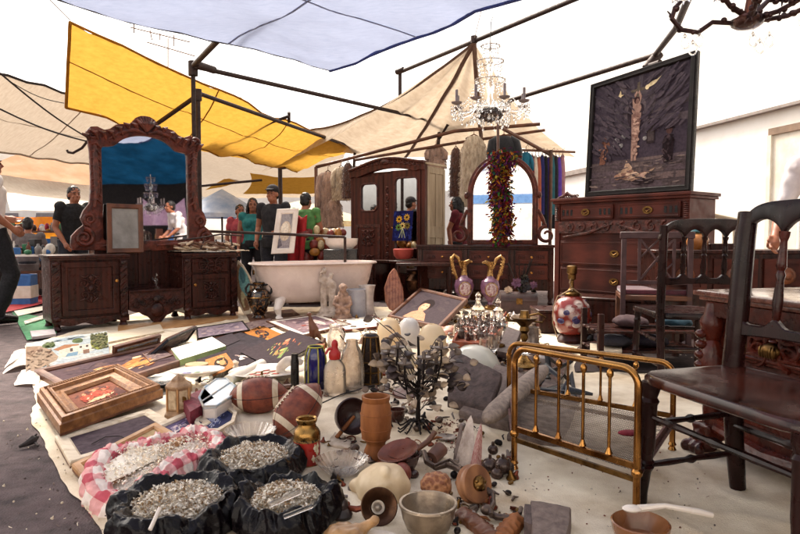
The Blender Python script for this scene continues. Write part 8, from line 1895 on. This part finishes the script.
# clutter between shoppers and armoire
p = D(323,244,8.9); e = thing('golden_toys','heap of amber and gold toys and ornaments below the fur coats','ornaments',(p.x,8.9,gz(8.9))); tag(e,kind='stuff'); rd = random.Random(2)
for c,(a_1,b_1) in enumerate((('#a8702c','#7a4a1a'),('#c9b48c','#9a8460'),('#7d2a20','#561a15'))):
    mb = MB()
    for i in range(16): mb.ball((rd.uniform(-.28,.28),rd.uniform(-.2,.2),rd.uniform(.4,1.05)),(rd.uniform(.04,.08),rd.uniform(.04,.07),rd.uniform(.05,.1)),10,7)
    obj('ornament', mb, mat('toy'+'abc'[c]+'_paint',a_1,b_1,rough=.4,scale=20), e)
mb = MB(); mb.bx(-.45,.45,-.3,.3,0,.42); single('toy_crate', mb, M_MAHOG, 'dark crate below the amber ornaments','crate',loc=(p.x,8.9,gz(8.9)),bevel=.01)
p = D(341,240,8.3); mb = MB(); mb.lathe([(.02,0),(.12,.0),(.17,.06),(.18,.14),(.165,.14),(.15,.07),(.02,.04)],20,mod=lambda a,t:1+.25*math.cos(2*a)); mb.tube([V(-.1,0,0),V(-.1,0,-.2)],.02)
single('white_basin', mb, M_WHITE, 'small white washbasin standing between the bathtub and the armoire','basin',loc=(p.x,8.35,.78))
mb = MB(); mb.bx(-.22,.22,-.2,.2,gz(8.3),.775); single('basin_stand', mb, M_BLACK, 'black stand below the small white washbasin','stand',loc=(p.x,8.35,0),bevel=.01)
# ================================================================ stalls at the far left
def table(label, x,y,w,d,h,m,rz=0):
    z = gz(y); e = thing('stall_table', label, 'table', (x,y,z), rz); mb = MB(); mb.bx(-w/2,w/2,-d/2,d/2,h-.03,h); obj('tabletop', mb, m, e, bevel=.004)
    for sx in (-1,1):
        for sy in (-1,1): mb = MB(); mb.bx(sx*(w/2-.06)-.02,sx*(w/2-.06)+.02,sy*(d/2-.06)-.02,sy*(d/2-.06)+.02,0,h-.03); obj('leg', mb, M_IRON, e)
    return e, z
def stk(px,Y): p = D(px,236,Y); return p.x
e,z = table('stall table with stacked boxes under the white canopy', stk(22,9.0),9.0,1.0,.6,.70,M_WHITE,.1)
rd = random.Random(21); pal = [('#3d6fae','blue'),('#d9d0c4','white'),('#a8283a','red'),('#2a2628','black'),('#c08a3a','amber'),('#8a8480','grey'),('#6d3a28','brown'),('#3d7a54','green')]
def goods(label, x0,x1,y0,y1,z,n,hmax,cat='goods'):
    g = thing('stall_goods', label, cat, ((x0+x1)/2,(y0+y1)/2,z)); tag(g, kind='stuff')
    mbs = {c:MB() for c,_ in pal}
    for i in range(n):
        c,_ = rd.choice(pal); w,d,h = rd.uniform(.06,.2),rd.uniform(.05,.14),rd.uniform(.03,hmax); x,y = rd.uniform(x0,x1)-(x0+x1)/2,rd.uniform(y0,y1)-(y0+y1)/2
        if rd.random() < .5: mbs[c].box((x,y,h/2),(w,d,h),rd.uniform(0,3))
        elif rd.random() < .5: mbs[c].lathe([(w*.3,0),(w*.35,h*.6),(w*.15,h*.8),(w*.12,h)],10,c=(x,y,0))
        else: mbs[c].ball((x,y,h*.4),(w*.5,d*.5,h*.45),10,7)
    for c,nm in pal:
        if mbs[c].v: obj('goods', mbs[c], mat('goods_'+nm,c,rough=.5,scale=20), g, bevel=.004)
x = stk(22,9.0); goods('boxes and bottles crowding the white stall table', x-.42,x+.42,8.75,9.25,z+.70,26,.22)
x = stk(18,7.8)
e = thing('blue_carton','blue and white carton standing below the white stall table','carton',(stk(20,8.6),8.6,gz(8.6)),.2); mb = MB(); mb.bx(-.16,.16,-.14,.14,0,.42); obj('body', mb, mat('carton_blue','#3d6fae','#2c5a98',rough=.6,scale=10), e, bevel=.006); mb = MB(); mb.bx(-.165,.165,-.146,.145,.1,.27); obj('label', mb, M_PAPER, e)
q = [G(2,313,.015),G(50,302,.015),G(52,289,.015),G(14,290,.015)]
mb = MB(); mb.grid(lambda u,v: bil(q,u,v)+V(0,0,.01*noise.noise(V(u*7,v*7,1))),24,18); single('red_sheet', mb, mat('red_sheet_cloth','#c23a3c','#9c2a2e',rough=.8,scale=8), 'bright red sheet on the road covered with small goods','sheet',smooth=180)
c = (q[0]+q[2])/2; g0 = goods('jumble of small goods laid out on the red sheet', min(q[0].x,q[3].x)+.1,q[1].x-.1,c.y-.1,c.y+1.1,.03,90,.14)
e,z = table('long low stall bench behind the red sheet', stk(30,9.8)-.1,10.0,1.6,.5,.45,M_MWOOD,.05)
goods('row of goods on the long low stall bench', stk(30,9.8)-.85,stk(30,9.8)+.65,9.85,10.2,z+.45,40,.25)
for i,(px,Y,l,n_) in enumerate(((30,13,'far stall shelf heaped with amber and red goods',60),(58,13.5,'far stall shelf heaped with dark and golden goods',60))):
    x = stk(px,Y); e = thing('stall_shelf', 'tiered shelf of the far stall '+('under the white awning' if i == 0 else 'next to the black polo person'), 'shelf', (x,Y,gz(Y)))
    for zz in (.4,.8,1.15): mb = MB(); mb.bx(-.8,.8,-.2,.2,zz-.03,zz); obj('shelf_board', mb, M_MWOOD, e)
    for sx in (-.78,.78): mb = MB(); mb.bx(sx-.02,sx+.02,-.2,.2,0,1.3); obj('upright', mb, M_MWOOD, e)
    for zz in (.4,.8,1.15): goods(l+(' low down',' midway',' at the top')[(.4,.8,1.15).index(zz)], x-.75,x+.75,Y-.15,Y+.15,gz(Y)+zz,26,.25)
p = D(38,222,14); mb = MB(); mb.grid(lambda u,v: D(14+64*u,217+26*v,14.5)+V(0,.2*math.sin(u*9),0),20,8); single('yellow_banner', mb, mat('yellow_red_cloth','#e0a030','#c8502a',rough=.7,scale=1.4,transl=.5), 'glowing yellow and orange cloth hung at the back of the far stall','cloth',smooth=180)
# green sheet with frames by the dresser
q = [G(27,340,.016),G(57,333,.016),G(52,318,.016),G(12,312,.016)]
mb = MB(); mb.grid(lambda u,v: bil(q,u,v)+V(0,0,.006*noise.noise(V(u*6,v*6,4))),16,12); single('green_sheet', mb, mat('green_felt','#2f7a4c','#246039',rough=.85,scale=9), 'green felt sheet on the road beside the dresser','sheet',smooth=180)
picture('painted_strip','white painted strip lying across the green felt sheet',[(25,324),(52,316),(50,313),(24,321)],.03,'strip',None,back=M_WHITE,base_th=.01)
picture('card_box','grey card box lying at the near end of the green felt sheet',[(32,337),(56,334),(54,329),(30,331)],.04,'box',None,back=mat('grey_card','#a39a9c','#8a8284',rough=.7),base_th=.025)
picture('cream_paper','cream paper at the far end of the green felt sheet',[(18,316),(48,309),(44,306),(14,311)],.025,'paper',None,back=M_PAPER,base_th=.004)
# shoppers' barrier rod near the tub
mb = MB(); mb.tube([D(200,231,8.0),D(280,234,8.0),D(345,237,8.0)],.018); mb.tube([D(345,237,8.0),V(D(345,237,8).x,8,0)],.018); mb.tube([D(205,231,8.0),V(D(205,231,8).x,8,0)],.018)
single('guard_rail', mb, M_POLE, 'thin brown rail running behind the bathtub in front of the shoppers','rail')
# ================================================================ extra small clutter on the cloth
rd = random.Random(77)
def small(name, label, px, py, prof, m, cat, seg=20, tilt=None, h0=0):
    p,k = base(px,py); mb = MB(); R = Euler(tilt).to_matrix() if tilt else None
    mb.lathe([(max(.15,r)*k,h*k) for r,h in prof],seg,R=R,c=V(0,0,h0*k)); return single(name, mb, m, label, cat, loc=p)
CUP = [(.2,0),(3,0),(3.4,.6),(1,1.6),(.9,4),(3.6,6),(5,10),(4.9,14),(4.4,14),(4.4,10),(3,7),(.2,6)]
small('silver_cup','small tarnished footed cup between the tray and the leather book',489,349,CUP,MATS['tarnished_pewter'],'cup')
small('brass_cup','small brass footed cup touching the leather book',500,358,CUP,M_BRASSD,'cup')
small('pewter_pot','squat pewter pot beside the oil lamp foot',543,365,[(.2,0),(6,0),(8,3),(8,8),(5,11),(4,11),(4.4,13),(2,15),(.2,17)],MATS['pale_pewter'],'pot')
small('silver_tankard','tall tarnished tankard standing behind the oil lamp',533,345,[(.2,0),(7,0),(7.4,1),(6,3),(5.4,16),(6,18),(5.2,18),(4.6,4),(.2,3)],MATS['tarnished_pewter'],'tankard')
small('glass_decanter','clear decanter with a round stopper behind the small bottles',478,318,[(.2,0),(6,0),(7,2),(7,9),(3,14),(2,18),(3,19),(2,20),(3,23),(.2,26)],M_CRYST,'decanter')
small('glass_decanter','square shouldered clear decanter behind the blue dish',498,322,[(.2,0),(5,0),(5.5,1),(5.5,12),(2,15),(2,19),(3,20),(.2,24)],M_CRYST,'decanter',8)
small('brown_jug','small brown glazed jug near the portrait picture corner',476,300,[(.2,0),(6,0),(8,4),(8.4,10),(5,15),(4,18),(5,20),(4.2,20),(.2,15)],MATS['ochre_glaze'],'jug')
small('round_tin','flat round grey tin behind the leather book',530,330,[(.2,0),(8,0),(8,5),(8.4,5),(8.4,8),(.2,8.6)],MATS['pewter'],'tin')
small('candle_stub','short cream candle beside the dark casket',547,330,[(.2,0),(3.4,0),(3.4,14),(2,15),(.2,14.5)],M_CREAMG,'candle')
small('clay_cup','small dark clay cup between the wooden jar and the iron plant',397,421,[(.2,0),(6,0),(8,6),(8.6,12),(7.8,12),(7,6),(.2,3)],MATS['burnished_clay'],'cup')
small('clay_disc','round brown clay disc lying beneath the iron plant',404,396,[(.2,0),(10,0),(12,2),(11,4),(5,4.4),(.2,4)],MATS['lid_clay'],'disc',tilt=(.25,.1,0))
small('pewter_dish','shallow grey dish lying by the stub of the wooden grip',446,440,[(.2,.6),(6,.6),(10,2.6),(10.4,3.4),(6,1.6),(.2,1.4)],MATS['tarnished_pewter'],'dish')
small('inkwell','small square shouldered ink bottle behind the footballs',283,401,[(.2,0),(5,0),(5.4,1),(5.4,8),(2.4,10),(2.4,13),(.2,13)],M_BLACK,'bottle',8)
small('porcelain_cup','tiny white porcelain cup beside the strawberry platter',241,391,[(.2,0),(3,0),(5,4),(5.6,8),(5,8),(4,3),(.2,2)],PW,'cup')
small('brass_bell_jar','small brass hand bell standing by the paper roll',262,388,[(5,0),(5.2,.8),(3.4,3),(2.6,7),(.8,8.4),(1,11),(1.5,13),(.8,17),(.2,17.4)],M_BRASSD,'bell')
small('ring_box','small round tan box between the clock and the oval flower dish',186,391,[(.2,0),(6,0),(6,4),(6.3,4),(6.3,6),(.2,6.4)],MATS['sand_tin'],'box')
for i,(px,py,l,m) in enumerate(((455,338,'small pale figurine standing at the tray corner',MATS['plaster']),(462,343,'small brown figurine standing at the tray edge',M_STAT),(468,346,'small dark figurine standing at the tray edge',M_MAHOGC))):
    small('little_figurine',l,px,py,[(.2,0),(3,0),(3.2,1.4),(1.6,3),(2.2,7),(1.2,9),(1.7,11),(1.4,13),(.2,14)],m,'figurine')
# heap of old hardware between the stone slabs and the lamp
def heap(name, label, x0,x1,y0,y1, n, mats, seed, smin=.012, smax=.035):
    r2 = random.Random(seed); c = G((x0+x1)/2,(y0+y1)/2); g = thing(name, label, 'small goods', c); tag(g, kind='stuff'); mbs = [MB() for _ in mats]
    for i in range(n):
        p = G(r2.uniform(x0,x1),r2.uniform(y0,y1))-c; s = r2.uniform(smin,smax); mb = mbs[r2.randrange(len(mats))]; R = Euler((r2.uniform(-.5,.5),r2.uniform(-.5,.5),r2.uniform(0,6))).to_matrix(); t = r2.randrange(5)
        if t == 0: mb.lathe([(.1*s,0),(s,0),(s*1.1,s*.3),(s*.5,s),(s*.3,s*1.8),(s*.1,s*2)],12,c=p,R=R)
        elif t == 1: mb.tube([p+R@V(s*math.cos(a),s*math.sin(a),.006) for a in [2*PI*j/14 for j in range(14)]],s*.16,6,closed=True)
        elif t == 2: mb.tube([p+V(0,0,.008),p+R@V(s*2,s*.4,.01),p+R@V(s*3,-.2*s,.012)],[s*.22,s*.3,s*.14],7)
        elif t == 3: mb.box(p+V(0,0,s*.4),(s*1.6,s,s*.7),R=R)
        else: mb.ball(p+V(0,0,s*.7),(s,s*.8,s*.75),10,7,R)
    for mb,m in zip(mbs,mats):
        if mb.v: obj('pieces', mb, m, g, bevel=.001)
heap('hardware_heap','jumble of small brass and pewter oddments around the oil lamp foot',486,548,346,372,70,[M_BRASSD,MATS['tarnished_pewter'],M_IRON,M_CRYST],1)
heap('hardware_heap','scatter of small glass and metal oddments behind the tray',452,530,306,322,60,[M_CRYST,MATS['pale_pewter'],M_MAHOG,M_BRASSD],2,.02,.05)
heap('hardware_heap','scatter of small dark oddments before the vanity legs',410,470,286,300,40,[M_MAHOG,M_BLACK,MATS['burnished_clay'],M_BRASSD],3,.03,.08)
heap('hardware_heap','dark oddments on the ground behind the bed and lamp vase',580,690,330,352,60,[M_MAHOG,M_BLACK,M_MWOOD,MATS['worn_leather']],4,.03,.07)
heap('hardware_heap','small trinkets between the siphon bottles and the footballs',272,330,384,398,36,[M_BRASSD,M_CREAMW,M_MWOOD,M_IRON],5,.008,.02)
heap('hardware_heap','small trinkets scattered between the platters and the album row',196,236,372,396,34,[M_CREAMW,M_MWOOD,PW,M_BLACK],6,.01,.026)
heap('wood_chips','reddish crumbs of wood scattered around the shell blades',436,462,420,452,110,[mat('red_chip','#8a4a38','#6a3228',rough=.8),M_MWOOD],7,.003,.007)
heap('road_grit','small grit and scraps lying on the bare asphalt and cloth edge',2,110,420,534,120,[M_STONE,M_STONED,M_CREAMW],8,.002,.006)
heap('cloth_grit','specks of dirt scattered over the bare cloth near the brass bed',520,720,440,530,90,[M_STONED,M_MWOOD,MATS['red_chip']],9,.0015,.004)
# more papers and frames among the albums
S = bgs('#6d5a58',26,['#7d6a64','#5c4a4c','#8d7a70'],31)
picture('small_print','small brown print half under the lettered box',[(150,364),(178,355),(168,347),(142,355)],.025,'print',S,.012,.012,M_MWOOD)
picture('white_card','narrow white card between the village painting and the lettered box',[(160,350),(186,343),(182,338),(158,344)],.02,'card',None,back=M_PAPER,base_th=.004)
picture('grey_folder','grey folder lying before the black amphora',[(244,333),(280,326),(270,319),(238,325)],.02,'folder',S,.0,.0,None,back=M_BLACK,base_th=.01)
picture('cream_booklet','cream booklet behind the strawberry platter',[(276,362),(300,352),(290,346),(268,355)],.035,'booklet',None,back=M_CREAMW,base_th=.01)
picture('green_booklet','thin green booklet under the white glass box',[(228,398),(248,388),(240,381),(220,391)],.02,'booklet',None,back=MATS['pale_green_card'],base_th=.008)
# dusty dark things between the bathtub and the vanity
e = thing('dark_table','small dark table packed behind the portrait painting','table',(.25,8.45,0)); mb = MB(); mb.bx(-.3,.45,-.2,.2,.55,.59); obj('tabletop', mb, M_MAHOG, e, bevel=.005)
for x in (-.27,.42):
    for y in (-.17,.17): mb = MB(); mb.tube([V(x,y,0),V(x,y,.3),V(x,y,.55)],[.018,.028,.022],8); obj('leg', mb, M_MAHOG, e)
small('dark_urn','dark bronze urn on the ground beneath the small dark table',415,302,[(.2,0),(6,0),(4,4),(9,14),(10,22),(6,28),(7,31),(6,31),(.2,24)],MATS['bronze'],'urn')

A_MET = [M_BRASSD,MATS['tarnished_pewter'],M_IRON,MATS['worn_iron'],MATS['copper']]
heap('hardware_heap','small tarnished metal oddments around the clay pot and wooden jar',345,432,440,466,40,A_MET+[M_JAR],11,.010,.026)
heap('hardware_heap','small tarnished metal oddments around the crank drill',432,520,476,526,46,A_MET+[M_JAR],12,.009,.022)
heap('hardware_heap','small metal and ceramic oddments beneath the iron plant candelabra',380,470,400,432,50,A_MET+[M_CREAMW],13,.011,.026)
heap('hardware_heap','small oddments in front of the stone slabs by the bed foot',455,512,425,466,34,A_MET+[M_STONED],14,.009,.022)
heap('hardware_heap','small brown and cream oddments between the lampshades and bottles',330,400,352,392,60,A_MET+[M_CREAMW,M_MWOOD,M_CRYST],15,.01,.03)
heap('hardware_heap','small oddments beside the scalloped bowls and tin',322,352,440,500,26,A_MET+[M_MWOOD],16,.007,.016)
goods('boxes and ornaments on the lilac cloth of the side stall',6.0,6.6,.2,2.2,.785,26,.4)
q = qpx([(575,372),(735,372),(735,326),(585,326)],.018)  # added dark sheet, turns the lit cream ground under the shelf dark
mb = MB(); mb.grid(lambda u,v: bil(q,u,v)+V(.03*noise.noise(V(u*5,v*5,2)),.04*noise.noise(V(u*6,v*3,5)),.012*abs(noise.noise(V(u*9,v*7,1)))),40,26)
single('added_dark_sheet', mb, mat('ground_darkening_brown','#33221f','#1f1513',rough=.95,scale=14,bump=.5), 'dark sheet added to darken the ground under the low shelf and lattice chair','dark sheet',smooth=180)
mb = MB(); mb.bx(0,.9,0,.35,0,.36); mb.bx(-.02,.92,-.02,.37,.36,.385)
single('dark_bench_box', mb, M_MAHOG, 'dark wooden box bench standing against the carved chest','bench',loc=(D(560,300,5.9).x,5.9,0),rz=-.6,bevel=.008)

heap('hardware_heap','crowded tarnished cups, stoppers and trinkets from the tray to the oil lamp',440,545,318,350,95,A_MET+[M_CRYST,MATS['pale_pewter'],M_MAHOG,M_CREAMW],21,.02,.045)
heap('hardware_heap','crowded small ornaments around the statuettes and lampshades',318,400,318,350,60,[M_BRASSD,M_STAT,M_CREAMW,M_MWOOD,M_CRYST,MATS['bronze']],22,.018,.04)
heap('hardware_heap','small dark and brassy pieces behind the glass dome and slabs',452,512,350,372,50,A_MET+[M_CRYST,M_MAHOG],23,.014,.032)
heap('hardware_heap','small brassy scraps beside the metal bowl and bell',400,470,496,534,26,A_MET,24,.007,.015)
# ================================================================ light, sky, camera
w = bpy.data.worlds.new('World'); scene.world = w; w.use_nodes = True
nt = w.node_tree; bg = nt.nodes['Background']
sky = nt.nodes.new('ShaderNodeTexSky'); sky.sky_type = 'NISHITA'; sky.sun_disc = False
SUN_EL = math.radians(52); SUN_AZ = math.radians(-38)
sky.sun_elevation = SUN_EL; sky.sun_rotation = SUN_AZ
sky.air_density = 1.0; sky.dust_density = 6.0; sky.ozone_density = .6
hs = nt.nodes.new('ShaderNodeHueSaturation'); hs.inputs['Saturation'].default_value = .25
tint = nt.nodes.new('ShaderNodeMixRGB'); tint.blend_type = 'MULTIPLY'; tint.inputs[0].default_value = 1; tint.inputs[2].default_value = (1,.94,.87,1)
nt.links.new(sky.outputs[0], hs.inputs['Color']); nt.links.new(hs.outputs[0], tint.inputs[1]); nt.links.new(tint.outputs[0], bg.inputs['Color'])
bg.inputs['Strength'].default_value = .15
sl = bpy.data.lights.new('sun','SUN'); sl.energy = 2.0; sl.angle = math.radians(14); sl.color = (1,.91,.77)
so = bpy.data.objects.new('sun', sl); COL.objects.link(so)
d = V(math.sin(SUN_AZ)*math.cos(SUN_EL), math.cos(SUN_AZ)*math.cos(SUN_EL), math.sin(SUN_EL))
so.rotation_euler = (-d).to_track_quat('-Z','Y').to_euler()
cam = bpy.data.cameras.new('camera'); cam.sensor_width = 36; cam.lens = 36*F/800; cam.clip_end = 1200; cam.clip_start = .05
co = bpy.data.objects.new('camera', cam); COL.objects.link(co); scene.camera = co
co.location = (0,0,H); co.rotation_euler = (math.radians(90)-PITCH,0,0)
vs_ = scene.view_settings; vs_.view_transform = 'Standard'; vs_.look = 'None'; vs_.gamma = 1; vs_.use_curve_mapping = False; vs_.exposure = 1.42
scene.cycles.max_bounces = 10; scene.cycles.transmission_bounces = 8; scene.cycles.transparent_max_bounces = 12
scene.cycles.use_denoising = True
scene.cycles.caustics_refractive = False; scene.cycles.caustics_reflective = False

bpy.data.scenes.remove(TMP)
